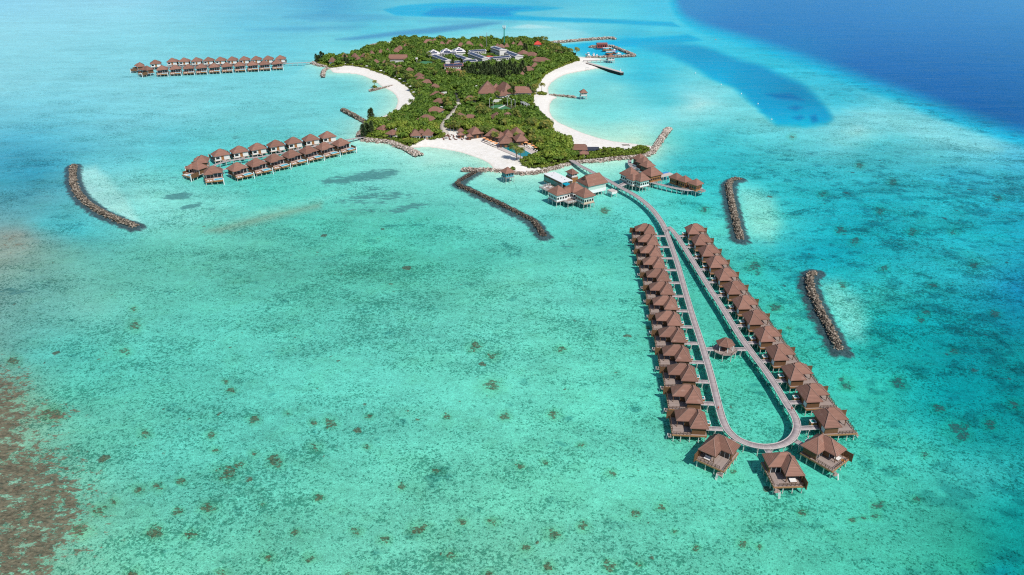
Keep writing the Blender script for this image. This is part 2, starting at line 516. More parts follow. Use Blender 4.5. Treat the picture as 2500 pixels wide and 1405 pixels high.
# lagoon colours as surveyed spot by spot (x, y in the survey photo, colour)
SPOTS = """0,5,150,215,232;300,5,155,218,232;600,10,120,200,220;800,22,78,175,208;1000,0,100,198,216;1300,0,72,186,212;1500,18,92,208,222;1600,25,75,202,226
0,60,155,220,230;300,60,148,218,228;600,58,112,200,218;800,52,110,202,218;900,72,95,200,215;1050,92,112,212,220;1300,75,140,218,222;1450,58,105,208,220;1600,72,78,208,226;1400,85,150,222,226
0,130,148,216,224;250,120,140,214,222;500,105,128,212,220;700,118,115,208,218;1560,92,40,190,220;820,120,120,212,218;1500,80,95,205,218
0,220,142,212,220;300,210,138,213,220;500,235,132,214,218;750,215,128,214,215;850,245,120,213,212;930,260,140,220,214;860,205,118,212,212
0,300,112,196,210;300,300,122,206,214;600,285,120,210,212;780,310,118,210,208;870,290,130,215,210;0,250,130,206,216;450,270,130,212,216
0,380,76,172,196;130,365,84,182,200;420,340,104,202,208;640,320,108,206,206;960,385,140,222,210;780,390,118,215,200
0,440,70,165,184;100,470,92,170,180;80,420,60,160,182;380,430,112,210,205;500,470,98,206,192;640,470,95,205,190;900,460,120,215,202;1060,395,165,228,212;1100,430,130,222,208;330,480,140,220,214
0,530,110,165,170;110,545,88,178,184;180,560,80,185,190;450,530,120,214,200;750,545,92,200,182;1000,540,86,195,178;1250,540,116,215,204;1200,450,128,222,208;600,505,110,210,196;900,510,100,200,182;1330,530,105,212,202
0,600,148,166,156;60,575,138,162,156;170,610,108,178,168;400,610,104,195,180;800,620,94,195,178;1200,620,88,192,176;1450,590,82,190,178;1450,650,98,206,190;620,600,100,192,175
0,700,122,162,156;100,690,112,174,166;220,740,112,186,174;500,750,100,198,184;1000,750,104,204,188;1400,750,106,208,192;1250,680,108,206,188
0,840,112,172,164;100,860,96,185,176;220,850,94,196,184;600,900,102,205,190;1100,900,106,205,190;1450,900,106,210,190;1550,1000,100,206,186
40,950,128,172,152;150,960,100,192,174;60,1020,132,178,156;200,1080,108,196,176;300,1000,104,200,182;20,1150,140,188,166;60,1300,140,186,162;120,1390,124,190,166
400,1150,106,205,190;800,1200,106,200,180;800,1050,104,204,188;1300,1200,110,205,180;1600,1250,104,204,184;1250,1350,118,204,178;1000,1370,112,200,178;300,1330,112,198,175;600,1330,108,198,176;1750,1050,96,200,180;1500,1300,108,202,182;1900,1350,98,204,182
1550,520,100,214,204;1700,560,90,210,200;1860,545,100,214,210;1700,500,70,205,200;1950,480,45,188,194;2100,510,28,178,192;2300,500,40,186,198;2450,560,28,180,200;2050,610,18,168,184;1960,620,25,172,188;2250,640,38,178,190;2490,700,20,150,190;1850,690,62,200,195;1640,470,88,212,204;1740,470,62,200,200;1720,700,80,195,180;2400,650,45,180,195
1900,760,70,202,190;2200,790,14,170,176;2130,720,60,198,196;2400,880,6,150,162;2495,1000,8,150,156;2150,930,52,192,182;2250,1080,66,196,186;2400,1060,24,162,165;2495,1250,18,160,158;2495,1390,12,150,150;2330,1260,50,165,150;2200,1350,74,190,170;2450,1390,12,150,155;2060,1050,70,196,180;2060,1250,84,200,180;2300,960,8,158,166;2480,860,8,150,160;2420,1150,60,186,184;2380,1380,40,165,148
1500,210,128,216,214;1620,245,96,206,212;1440,320,165,230,214;1560,345,190,235,210;1700,250,168,228,224;1600,300,150,225,220;1760,325,82,202,206;1900,335,98,206,210;1870,290,118,214,214;2000,400,64,188,196;2200,390,72,188,196;2350,420,58,182,200;2080,315,150,220,218;2050,240,66,198,216;2250,310,128,214,218;2400,352,122,210,218;2495,385,80,190,212;1850,175,52,198,216;1750,125,62,202,222;1960,190,60,200,220;1650,390,52,190,195;1800,420,48,190,196;1720,150,100,212,220;1580,180,60,195,214;1560,140,60,200,218;1450,200,120,214,214;1400,260,118,214,208;1480,280,130,220,214;1640,330,110,212,204;2150,350,90,200,206;2480,450,50,180,200"""
SP_ = np.array([[float(q) for q in s.split(',')] for ln in SPOTS.splitlines() for s in ln.split(';')])
SY = 1.7
def rbf(pts, vals, x, y):
    p = np.stack([pts[:, 0], pts[:, 1] * SY], 1)
    d = np.sqrt(((p[:, None] - p[None]) ** 2).sum(-1))
    w = np.linalg.solve(d + np.eye(len(p)) * 12.0, vals - vals.mean(0))
    out = np.empty((x.size, vals.shape[1]), np.float32)
    xs, ys = x.ravel(), y.ravel() * SY
    for k in range(0, x.size, 60000):
        dd = np.sqrt((xs[k:k + 60000, None] - p[None, :, 0]) ** 2 + (ys[k:k + 60000, None] - p[None, :, 1]) ** 2)
        out[k:k + 60000] = dd @ w + vals.mean(0)
    return out.reshape(x.shape + (vals.shape[1],))

WARP = (fbm(WX * .02, WY * .02, 3, 5) - .5)
WARP2 = (fbm(WX * .02 + 40, WY * .02, 9, 5) - .5)
cx, cy = np.clip(PX, -60, 2560), np.clip(PY, -8, 1420)
pxm = np.clip(430.0 / (PY + 230.0), .2, 3)            # coarser warp far away
TINT = rbf(SP_[:, :2], SP_[:, 2:], np.clip(cx + WARP * 70, -60, 2560), np.clip(cy + WARP2 * 30, -8, 1420))
def blend(mask, col):
    global TINT
    TINT = TINT * (1 - mask[..., None]) + np.asarray(col, float) * mask[..., None]

def pmask(poly, soft, warp=6.0, x=None, y=None):
    w = np.clip(250.0 / (PY + 230.0 + 30), .12, 1.0)
    X = PX + WARP * warp * 4
    Y = PY + WARP2 * warp * 2
    bb = np.array(poly)
    m = np.zeros(PX.shape)
    pad = soft * 2 + warp * 4 + 4
    s = (PX > bb[:, 0].min() - pad) & (PX < bb[:, 0].max() + pad) & (PY > bb[:, 1].min() - pad) & (PY < bb[:, 1].max() + pad)
    if s.any():
        sd = poly_sd(X[s], Y[s] * 1.0, poly)
        m[s] = sstep(-soft, soft, sd)
    return m

# sand banks, seagrass, channels and the drop-off
SAND1 = [(192, 405), (232, 402), (262, 425), (302, 475), (330, 525), (345, 552), (300, 532), (250, 505), (206, 470), (190, 435)]
SAND3 = [(1805, 446), (1850, 455), (1890, 480), (1905, 540), (1885, 585), (1835, 575), (1812, 520), (1798, 470)]
SAND4 = [(1995, 680), (2040, 678), (2095, 720), (2125, 775), (2112, 830), (2068, 826), (2030, 770), (2004, 715)]
blend(pmask(SAND1, 14, 4) * .85, (190, 234, 228))
blend(pmask([(195, 400), (330, 412), (480, 440), (590, 470), (560, 515), (470, 545), (350, 552), (250, 500)], 40, 8) * .5, (150, 224, 214))
blend(pmask(SAND3, 26, 6) * .8, (150, 228, 214))
blend(pmask(SAND4, 26, 6) * .8, (135, 226, 216))
blend(pmask([(2060, 265), (2150, 268), (2260, 300), (2360, 335), (2450, 362), (2380, 360), (2250, 335), (2130, 300)], 14, 3) * .75, (142, 220, 222))
blend(pmask([(1240, 66), (1290, 57), (1360, 66), (1300, 68)], 3, 1) * .8, (190, 228, 226))
blend(pmask([(1180, 74), (1420, 70), (1440, 84), (1330, 92), (1240, 90), (1100, 92)], 8, 2) * .5, (165, 224, 226))
STREAK = [(500, 560), (560, 542), (640, 521), (720, 503), (785, 490), (780, 503), (700, 523), (620, 545), (540, 563)]
blend(pmask(STREAK, 12, 4) * .65, (150, 172, 150))
blend(pmask([(530, 545), (640, 505), (760, 480), (860, 465), (760, 492), (640, 520)], 8, 3) * .45, (140, 222, 206))
GRASS = np.zeros(PX.shape)
for poly, s, w, k in [
    ([(772, 437), (800, 428), (860, 420), (900, 411), (960, 408), (982, 415), (950, 430), (900, 438), (840, 443), (790, 446)], 7, 3, 1.0),
    ([(392, 480), (410, 470), (450, 465), (475, 468), (465, 478), (430, 486), (400, 486)], 5, 2.5, 1.0),
    ([(430, 508), (450, 495), (480, 490), (495, 493), (480, 503), (450, 511)], 5, 2.5, .95),
    ([(500, 506), (520, 503), (532, 506), (515, 511)], 4, 2, .8),
    ([(815, 490), (830, 478), (880, 466), (940, 460), (1000, 465), (990, 478), (930, 487), (870, 494)], 12, 5, .75),
    ([(825, 515), (870, 500), (915, 498), (905, 512), (860, 520)], 10, 5, .7),
    ([(930, 508), (960, 495), (1010, 488), (1040, 494), (1015, 505), (960, 514)], 8, 4, .8),
    ([(850, 470), (900, 440), (935, 450), (900, 480)], 12, 6, .5),
    ([(565, 334), (572, 330), (588, 330), (584, 336), (570, 338)], 3, 1, .7),
    ([(400, 430), (430, 426), (445, 430), (420, 435)], 4, 2, .5),
    ([(1290, 582), (1400, 588), (1450, 600), (1380, 610), (1310, 603)], 14, 4, .42),
    ([(1105, 600), (1200, 585), (1260, 600), (1190, 622), (1110, 620)], 20, 6, .3),
    ([(-60, 700), (60, 697), (80, 706), (20, 716), (-60, 718)], 6, 4, .7)]:
    GRASS = np.maximum(GRASS, pmask(poly, s * 1.4, w * 1.6) * k * .92)
STR2 = [(820, 94), (900, 83), (1000, 71), (1100, 60), (1190, 53), (1225, 54), (1150, 67), (1060, 79), (960, 87), (870, 95)]
blend(pmask(STR2, 5, 1.6) * .8, (70, 146, 190))
for poly in ([(690, 40), (800, 28), (930, 34), (980, 44), (860, 52), (760, 50)], [(600, 72), (720, 62), (900, 60), (860, 70), (720, 76)], [(1020, 52), (1180, 48), (1260, 50), (1120, 56)]):
    blend(pmask(poly, 8, 2) * .5, (74, 160, 198))
blend(pmask([(1385, 66), (1500, 68), (1640, 70), (1680, 84), (1560, 88), (1480, 84)], 8, 3) * .4, (80, 190, 208))
LAG = [(935, 22), (980, 12), (1060, 6), (1150, 5), (1250, 10), (1330, 14), (1376, 18), (1330, 23), (1262, 28), (1255, 34), (1330, 40), (1450, 44), (1640, 52), (1660, 64), (1500, 56), (1330, 50), (1200, 45), (1100, 40), (1030, 38), (965, 36)]
blend(pmask(LAG, 3, 1.2) * .9, (12, 178, 218))
blend(pmask([(1030, 34), (1060, 20), (1150, 15), (1300, 17), (1240, 26), (1250, 36), (1140, 40), (1060, 38)], 5, 1.5) * .85, (0, 150, 208))
NCH = [(1336, 109), (1400, 104), (1490, 98), (1570, 92), (1680, 82), (1715, 96), (1640, 104), (1565, 110), (1500, 112), (1440, 116), (1490, 118), (1530, 130), (1500, 134), (1425, 138), (1400, 137), (1370, 120)]
blend(pmask(NCH, 4, 1.0) * .9, (0, 178, 218))
CHAN = [(1560, 109), (1600, 105), (1640, 103), (1700, 107), (1745, 118), (1800, 140), (1850, 155), (1900, 178), (1950, 200), (1990, 228), (2015, 255), (2030, 285), (2015, 297), (1965, 303), (1900, 302), (1872, 282), (1850, 257),
        (1815, 230), (1780, 207), (1730, 182), (1680, 157), (1625, 132)]
mch = pmask(CHAN, 11, 7.0)
CHC = rbf(np.array([[1600, 110], [1700, 130], [1800, 190], [1850, 230], [1900, 270], [1960, 295], [1950, 230], [2010, 280], [1880, 180], [1760, 190]], float),
          np.array([[40, 172, 206], [10, 158, 200], [0, 162, 204], [0, 158, 200], [0, 166, 206], [0, 182, 214], [0, 142, 186], [5, 164, 204], [2, 150, 196], [0, 174, 214]], float), cx, cy)
TINT = TINT * (1 - mch[..., None]) + CHC * mch[..., None]
for poly in ([(1925, 258), (1945, 252), (1962, 258), (1945, 266)], [(1935, 282), (1955, 276), (1965, 282), (1950, 288)], [(1978, 278), (1992, 275), (1998, 290), (1985, 294)], [(1870, 225), (1930, 222), (1965, 240), (1900, 236)]):
    blend(pmask(poly, 6, 3) * .5, (4, 95, 160))
DEEP = [(1600, -420), (1630, -60), (1640, 5), (1650, 32), (1668, 52), (1700, 68), (1750, 84), (1810, 102), (1880, 126), (1960, 154), (2040, 184), (2120, 214), (2200, 243), (2290, 277), (2380, 310), (2450, 332), (2520, 352), (2650, 395), (2900, 470), (3400, 600), (9000, 1200), (9000, -420)]
msd = np.zeros(PX.shape)
sel = PX > 1450
msd[~sel] = -999
msd[sel] = poly_sd(PX[sel] + WARP[sel] * 10, PY[sel] + WARP2[sel] * 5, DEEP)
edge = np.clip((PY + 230) / 430.0, .25, 1.2)
blend(sstep(-16, 6, msd / edge) * .85 * (PX > 1450), (10, 186, 220))
DPC = rbf(np.array([[1700, 20], [1800, 60], [2000, 60], [2200, 40], [2480, 10], [2480, 150], [2300, 180], [2100, 150], [1950, 130], [2200, 230], [2480, 300], [2400, 250]], float),
          np.array([[46, 140, 198], [38, 128, 192], [40, 128, 192], [50, 136, 198], [62, 146, 204], [34, 118, 182], [24, 108, 176], [26, 112, 180], [22, 128, 188], [16, 106, 174], [12, 98, 164], [14, 100, 168]], float), cx, cy)
md = sstep(-3, 48, msd / edge)
TINT = TINT * (1 - md[..., None]) + DPC * md[..., None]
DEEPM = np.maximum(md, mch)

REEF = pmask([(-80, 876), (40, 892), (76, 930), (60, 985), (140, 998), (168, 1008), (120, 1022), (60, 1040), (70, 1075), (130, 1088), (138, 1105), (160, 1130), (195, 1175), (205, 1230), (195, 1290), (150, 1345), (105, 1430), (-80, 1430)], 75, 14)
REEF = np.maximum(REEF * .74, pmask([(-80, 560), (60, 570), (90, 590), (20, 625), (-80, 640)], 26, 8) * .30)
REEF = np.maximum(REEF, pmask([(-80, 900), (20, 880), (120, 960), (190, 1060), (260, 1180), (270, 1300), (200, 1430), (-80, 1430)], 80, 14) * .30)
CLUST = """324,748,9;326,790,15;301,851,13;30,876,14;548,924,7;562,947,9;1157,840,15;1204,863,13;1202,936,22;805,1024,15;763,1024,9;351,1051,13;512,1055,11;525,1091,10;893,1083,9;617,1016,12;768,1086,14;672,1117,18;552,1147,22;582,1127,14;617,1101,11
381,1182,14;336,1187,14;441,1167,11;507,1234,18;640,1223,7;276,1217,12;196,1287,20;236,1239,15;1066,1142,13;778,1207,12;1019,1282,20;938,1310,13;652,1352,13;462,1297,15;376,1292,19;321,1395,18;758,1352,14;1129,1267,10;125,1004,20;1204,1267,13;255,1230,9
1350,1004,13;1491,1147,11;1614,1228,13;1551,1249,14;1350,1297,18;1426,1277,13;1493,1374,16;1483,1364,10;1817,1320,13;1855,1327,10;2261,1101,11;2146,1227,14;2143,1250,11;2193,928,15;2205,934,11;1895,745,12;2073,933,14;2060,920,9;1927,795,7;2249,772,11;2264,757,10;2339,1041,26;2350,1055,18;2419,1028,15;2294,991,13;1370,845,12;1581,793,7;1840,645,16;1850,660,9;1720,508,10;1477,510,11;2052,557,11;2060,560,8;2090,584,11;2085,1262,8;2110,1255,7;1790,1145,8;1960,1245,9;1700,1330,9;1650,1290,8;1285,1330,12;1340,1375,14;1560,1370,9;870,1290,12;1100,1350,14;1190,1395,12;850,1395,11;540,1390,12;430,1240,11;720,1290,10;1270,1130,10;1230,1010,12;980,1180,11;900,1010,8;1090,1010,9;700,1000,8;1330,1120,9;1420,1080,8;2480,980,14;2430,760,12;2330,850,10;2280,690,10;2380,640,10;2150,510,10;2230,560,11;2060,690,9;2240,1210,10;2160,650,9;2330,560,10;2440,480,10;1935,330,8;2180,440,10;2100,400,9;2010,470,9"""
CORAL = np.zeros(PX.shape, np.float32)
HALO = np.zeros(PX.shape, np.float32)
ragg = (fbm(WX * .55, WY * .55, 31, 4) - .5)
for ln in CLUST.splitlines():
    for s in ln.split(';'):
        x, y, r = [float(q) for q in s.split(',')]
        i0, i1 = np.searchsorted(rows, (y - r * 2.4, y + r * 2.4))
        j0, j1 = np.searchsorted(cols, (x - r * 3.2, x + r * 3.2))
        if i1 <= i0 or j1 <= j0:
            continue
        w = (slice(i0, i1), slice(j0, j1))
        d = np.hypot((PX[w] - x) / r, (PY[w] - y) / (r * .72))
        HALO[w] = np.maximum(HALO[w], sstep(2.6, .4, d + ragg[w] * 1.6) * .9)
        CORAL[w] = np.maximum(CORAL[w], sstep(.25, -.15, d - .8 + ragg[w] * 2.2))
DENS = rbf(np.array([[0, 100], [1200, 200], [1600, 250], [2000, 450], [2300, 450], [2250, 640], [2100, 900], [1700, 1250], [1200, 1250], [700, 1300], [300, 1250], [500, 900], [900, 650], [1300, 650], [300, 300], [1400, 500], [2450, 900], [600, 60], [100, 900], [1000, 980], [2200, 1300], [450, 620], [900, 420]], float),
           np.array([[.12], [.05], [.12], [.7], [.75], [.85], [.6], [.6], [.7], [.75], [.8], [.7], [.8], [.6], [.42], [.3], [.7], [.08], [.7], [.7], [.5], [.55], [.4]], float), cx, cy)[..., 0]

# island: dry sand rising from the shoreline
near = (WX > -220) & (WX < 200) & (WY > 330) & (WY < 1150)
ISD = np.full(PX.shape, -200.0)
ISD[near] = poly_sd(WX[near], WY[near], ISLAND)
VSD = np.full(PX.shape, -200.0)
VSD[near] = poly_sd(WX[near], WY[near], VEG)
TZ = np.where(ISD > 0, np.minimum(1.25, ISD * .11), np.maximum(-1.3, ISD * .075))
TZ = TZ + np.where(ISD > 8, (fbm(WX * .05, WY * .05, 5, 3) - .5) * .5, 0)
TZ -= DEEPM * .5
shal = np.exp(np.minimum(ISD, 0) / 13.0) * (ISD <= 0)
blend(shal * .85, (205, 236, 214))
bsd = np.full(PX.shape, 500.0)
for nm, (pl, hw, hh) in BREAK.items():
    wp = [G(*p) for p in pl]
    a = np.array(wp)
    s = (WX > a[:, 0].min() - 25) & (WX < a[:, 0].max() + 25) & (WY > a[:, 1].min() - 25) & (WY < a[:, 1].max() + 25)
    d = poly_sd(WX[s], WY[s], wp, False) - hw
    # the seaward (camera and left) side of each mound has the wider skirt of sunken stones
    bsd[s] = np.minimum(bsd[s], d)
APRON = sstep(4.0, 2.2, bsd + ragg * 4.0)
TZ = np.maximum(TZ, np.where(APRON > 0, np.clip(-.3 - bsd * .2, -1.3, -.1), -99))
SANDM = sstep(-.4, .8, ISD)
def E_(a):
    return a.astype(np.float32)

nr, nc = PX.shape
vv = np.stack([WX, WY, TZ], -1).reshape(-1, 3)
idx = np.arange(nr * nc).reshape(nr, nc)
ff = np.stack([idx[:-1, :-1], idx[1:, :-1], idx[1:, 1:], idx[:-1, 1:]], -1).reshape(-1, 4)
SEA_GAIN = 1.0 / 1.08
tl = lin(np.clip(TINT, 0, 255)) * SEA_GAIN
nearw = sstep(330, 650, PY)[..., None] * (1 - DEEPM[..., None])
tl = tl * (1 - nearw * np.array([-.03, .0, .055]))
tint4 = np.concatenate([np.clip(tl, 0, .9), np.ones((nr, nc, 1))], -1)

def seabed_material():
    m, t = nt('sea_bed')
    out = N(t, 'ShaderNodeOutputMaterial')
    b = N(t, 'ShaderNodeBsdfPrincipled', i_Roughness=.9)
    b.inputs['Specular IOR Level'].default_value = .05
    at = lambda n: N(t, 'ShaderNodeAttribute', attribute_name=n)
    tint = at('tint').outputs['Color']
    dens, coral, reef, grass, sand, veg, apron, deep = [at(q).outputs['Fac'] for q in ('dens', 'coral', 'reef', 'grass', 'sand', 'veg', 'apron', 'deep')]
    tc = N(t, 'ShaderNodeTexCoord')
    P = tc.outputs['Object']
    def noise(scale, detail=4.0, rough=.6, sx=1.0, sy=1.0, rz=0.0, off=0.0):
        mp = N(t, 'ShaderNodeMapping')
        mp.inputs['Scale'].default_value = (sx, sy, 1)
        mp.inputs['Rotation'].default_value = (0, 0, rz)
        mp.inputs['Location'].default_value = (off, off * .7, off)
        L(t, P, mp.inputs['Vector'])
        n = N(t, 'ShaderNodeTexNoise', i_Scale=scale, i_Detail=detail, i_Roughness=rough)
        L(t, mp.outputs[0], n.inputs['Vector'])
        return n.outputs[0]
    def gate(x, lo, hi):
        return math_n(t, 'DIVIDE', math_n(t, 'SUBTRACT', x, lo), hi - lo, True)
    # broad sand / algae mottling, plus fine grain with light sparkle painted in (kept off the deep water)
    n1 = noise(.055, 5, .6, .7, 1.2, R(20))
    n2 = noise(.30, 5, .68, .8, 1.05, R(25), 5)
    n3 = noise(1.1, 3, .7, .85, 1.0, R(28), 9)
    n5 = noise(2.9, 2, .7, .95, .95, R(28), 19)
    mot = math_n(t, 'ADD', math_n(t, 'MULTIPLY', math_n(t, 'SUBTRACT', n1, .5), .75), math_n(t, 'MULTIPLY', math_n(t, 'SUBTRACT', n2, .5), .95))
    mot = math_n(t, 'ADD', mot, math_n(t, 'MULTIPLY', math_n(t, 'SUBTRACT', n3, .5), .95))
    mot = math_n(t, 'ADD', mot, math_n(t, 'MULTIPLY', math_n(t, 'SUBTRACT', n5, .5), 1.7))  # fine sand grain, strengthened in colour to stand in for caustic sparkle
    n0 = noise(.020, 5, .62, .35, 1.25, R(-14), 57)
    mot = math_n(t, 'ADD', mot, math_n(t, 'MULTIPLY', math_n(t, 'SUBTRACT', n0, .5), .85))
    mot = math_n(t, 'MULTIPLY', mot, math_n(t, 'SUBTRACT', 1.0, math_n(t, 'MULTIPLY', deep, .85)))
    amp = math_n(t, 'ADD', math_n(t, 'MULTIPLY', dens, .7), .30)
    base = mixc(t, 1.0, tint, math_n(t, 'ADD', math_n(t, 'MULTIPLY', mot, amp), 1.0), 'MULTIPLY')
    # greener, duller algae film in places
    n4 = noise(.02, 4, .6, 1, 1, 0, 21)
    film = math_n(t, 'MULTIPLY', gate(n4, .50, .68), math_n(t, 'MULTIPLY', dens, .38))
    base = mixc(t, film, base, mixc(t, 1.0, base, (.80, .84, .70), 'MULTIPLY'))
    # fine rubble: dark specks gathered in drifts
    drift = noise(.045, 4, .6, .8, 1.3, R(15), 33)
    sp = noise(1.45, 2.0, .55, .95, .95, R(24), 3)
    thr = math_n(t, 'SUBTRACT', .652, math_n(t, 'ADD', math_n(t, 'MULTIPLY', dens, .10), math_n(t, 'MULTIPLY', math_n(t, 'SUBTRACT', drift, .5), .46)))
    s1 = math_n(t, 'MULTIPLY', math_n(t, 'SUBTRACT', sp, thr), 17.0, True)
    sp2 = noise(.72, 3.5, .65, .9, .95, R(22), 13)
    thr2 = math_n(t, 'SUBTRACT', .672, math_n(t, 'ADD', math_n(t, 'MULTIPLY', dens, .12), math_n(t, 'MULTIPLY', math_n(t, 'SUBTRACT', drift, .5), .34)))
    s2 = math_n(t, 'MULTIPLY', math_n(t, 'SUBTRACT', sp2, thr2), 14.0, True)
    speck = math_n(t, 'MULTIPLY', math_n(t, 'MAXIMUM', s1, s2), gate(dens, .02, .25))
    speck = math_n(t, 'MULTIPLY', speck, math_n(t, 'SUBTRACT', 1.0, deep))
    dark = mixc(t, 1.0, base, (.28, .46, .43), 'MULTIPLY')
    base = mixc(t, math_n(t, 'MULTIPLY', speck, .86), base, dark)
    # larger soft algae and rubble patches on the deeper eastern reef flat
    np1 = noise(.13, 5, .62, .8, .95, R(-8), 91)
    sepb = N(t, 'ShaderNodeSeparateColor')
    L(t, tint, sepb.inputs[0])
    bluer = math_n(t, 'SUBTRACT', 1.0, gate(sepb.outputs[0], .02, .13))
    thp = math_n(t, 'SUBTRACT', .635, math_n(t, 'ADD', math_n(t, 'MULTIPLY', bluer, .12), math_n(t, 'MULTIPLY', math_n(t, 'SUBTRACT', drift, .5), .30)))
    pt_ = math_n(t, 'MULTIPLY', math_n(t, 'SUBTRACT', np1, thp), 11.0, True)
    pt_ = math_n(t, 'MULTIPLY', pt_, math_n(t, 'MULTIPLY', gate(dens, .2, .6), math_n(t, 'SUBTRACT', 1.0, deep)))
    base = mixc(t, math_n(t, 'MULTIPLY', pt_, .72), base, mixc(t, 1.0, base, (.30, .50, .55), 'MULTIPLY'))
    # scattered single coral heads
    vo = N(t, 'ShaderNodeTexVoronoi', i_Scale=.105)
    vo.feature = 'F1'
    wv = N(t, 'ShaderNodeVectorMath', operation='ADD')
    nz = N(t, 'ShaderNodeTexNoise', i_Scale=.5, i_Detail=3.0)
    L(t, P, nz.inputs['Vector'])
    sc = N(t, 'ShaderNodeVectorMath', operation='SCALE')
    sc.inputs['Scale'].default_value = 3.0
    L(t, nz.outputs['Color'], sc.inputs[0])
    L(t, P, wv.inputs[0]); L(t, sc.outputs[0], wv.inputs[1])
    L(t, wv.outputs[0], vo.inputs['Vector'])
    sxyz = N(t, 'ShaderNodeSeparateColor')
    L(t, vo.outputs['Color'], sxyz.inputs[0])
    size = math_n(t, 'MULTIPLY', math_n(t, 'POWER', sxyz.outputs[0], 5.0), .26)
    size = math_n(t, 'MULTIPLY', size, math_n(t, 'MULTIPLY', gate(dens, .25, .75), gate(drift, .36, .50)))
    heads = math_n(t, 'MULTIPLY', math_n(t, 'SUBTRACT', size, vo.outputs['Distance']), 26.0, True)
    vo2 = N(t, 'ShaderNodeTexVoronoi', i_Scale=.30)
    L(t, wv.outputs[0], vo2.inputs['Vector'])
    sx2 = N(t, 'ShaderNodeSeparateColor')
    L(t, vo2.outputs['Color'], sx2.inputs[0])
    drift2 = noise(.075, 4, .65, .9, 1.1, R(30), 133)
    size2 = math_n(t, 'MULTIPLY', math_n(t, 'POWER', sx2.outputs[0], 3.0), .34)
    size2 = math_n(t, 'MULTIPLY', size2, math_n(t, 'MULTIPLY', gate(dens, .3, .75), gate(drift2, .47, .62)))
    heads2 = math_n(t, 'MULTIPLY', math_n(t, 'SUBTRACT', size2, vo2.outputs['Distance']), 16.0, True)
    heads = math_n(t, 'MAXIMUM', heads, heads2)
    base = mixc(t, math_n(t, 'MULTIPLY', math_n(t, 'MAXIMUM', at('halo').outputs['Fac'], math_n(t, 'MULTIPLY', gate(drift2, .50, .66), math_n(t, 'MULTIPLY', dens, .5))), .8), base, mixc(t, 1.0, base, (.80, .82, .66), 'MULTIPLY'))
    ncol = noise(1.05, 5, .75, .8, 1.1, R(20), 77)
    cb = math_n(t, 'ADD', math_n(t, 'MULTIPLY', coral, .60), math_n(t, 'MULTIPLY', math_n(t, 'SUBTRACT', ncol, .5), 3.4))
    cb = math_n(t, 'MULTIPLY', gate(cb, .38, .62), gate(coral, .02, .25))
    allc = math_n(t, 'MAXIMUM', heads, cb)
    # where the water is blue and deeper the coral reads slate, in the shallows brown
    sepc = N(t, 'ShaderNodeSeparateColor')
    L(t, tint, sepc.inputs[0])
    shallow = gate(sepc.outputs[0], .03, .12)
    nc2 = noise(1.7, 3, .7, 1, 1, 0, 87)
    brown = mixc(t, gate(nc2, .36, .66), (.030, .042, .028), (.165, .14, .072))
    slate = mixc(t, gate(ncol, .3, .7), (.010, .065, .075), (.045, .11, .115))
    ccol = mixc(t, shallow, slate, brown)
    base = mixc(t, math_n(t, 'MULTIPLY', allc, .80), base, ccol)
    # reef flat at the near left corner
    nr1 = noise(.30, 6, .72, .75, 1.1, R(24), 41)
    nr2 = noise(.9, 4, .7, .6, 1.1, R(22), 47)
    rsum = math_n(t, 'ADD', math_n(t, 'MULTIPLY', nr1, .62), math_n(t, 'MULTIPLY', nr2, .38))
    rm = gate(math_n(t, 'ADD', reef, math_n(t, 'MULTIPLY', math_n(t, 'SUBTRACT', rsum, .5), 4.2)), .42, .66)
    rm = math_n(t, 'MULTIPLY', rm, gate(reef, .02, .2))
    rcol = mixc(t, gate(nr2, .34, .68), (.058, .046, .032), (.26, .205, .135))
    base = mixc(t, math_n(t, 'MULTIPLY', rm, .92), base, rcol)
    # seagrass
    ng = noise(.20, 7, .75, .6, 1.2, R(12), 51)
    gm = gate(math_n(t, 'ADD', grass, math_n(t, 'MULTIPLY', math_n(t, 'SUBTRACT', ng, .5), 3.2)), .42, .70)
    gm = math_n(t, 'MULTIPLY', gm, gate(grass, .02, .2))
    gcol = mixc(t, gate(ng, .3, .7), (.050, .165, .175), (.070, .235, .225))
    base = mixc(t, math_n(t, 'MULTIPLY', gm, .80), base, gcol)
    # sunken stones around the breakwaters
    na = noise(1.0, 4, .75, 1, 1, 0, 61)
    acol = mixc(t, gate(na, .35, .68), (.018, .026, .034), (.085, .115, .135))
    base = mixc(t, math_n(t, 'MULTIPLY', apron, .93), base, acol)
    # dry land
    ns = noise(.35, 5, .6, 1, 1, 0, 71)
    scol = mixc(t, gate(ns, .3, .7), (.76, .72, .645), (.88, .85, .80))
    wet = gate(sand, .35, 1.0)
    scol = mixc(t, wet, (.66, .60, .50), scol)
    vcol = mixc(t, gate(ns, .35, .65), (.045, .060, .022), (.12, .115, .055))
    land = mixc(t, gate(veg, .4, .6), scol, vcol)
    base = mixc(t, gate(sand, .02, .5), base, land)
    L(t, base, b.inputs['Base Color'])
    bp = N(t, 'ShaderNodeBump')
    bp.inputs['Strength'].default_value = .5
    bp.inputs['Distance'].default_value = .6
    hgt = math_n(t, 'ADD', math_n(t, 'MULTIPLY', n3, .5), math_n(t, 'ADD', math_n(t, 'MULTIPLY', speck, .35), math_n(t, 'MULTIPLY', allc, .6)))
    L(t, hgt, bp.inputs['Height'])
    L(t, bp.outputs[0], b.inputs['Normal'])
    L(t, b.outputs[0], out.inputs[0])
    return m

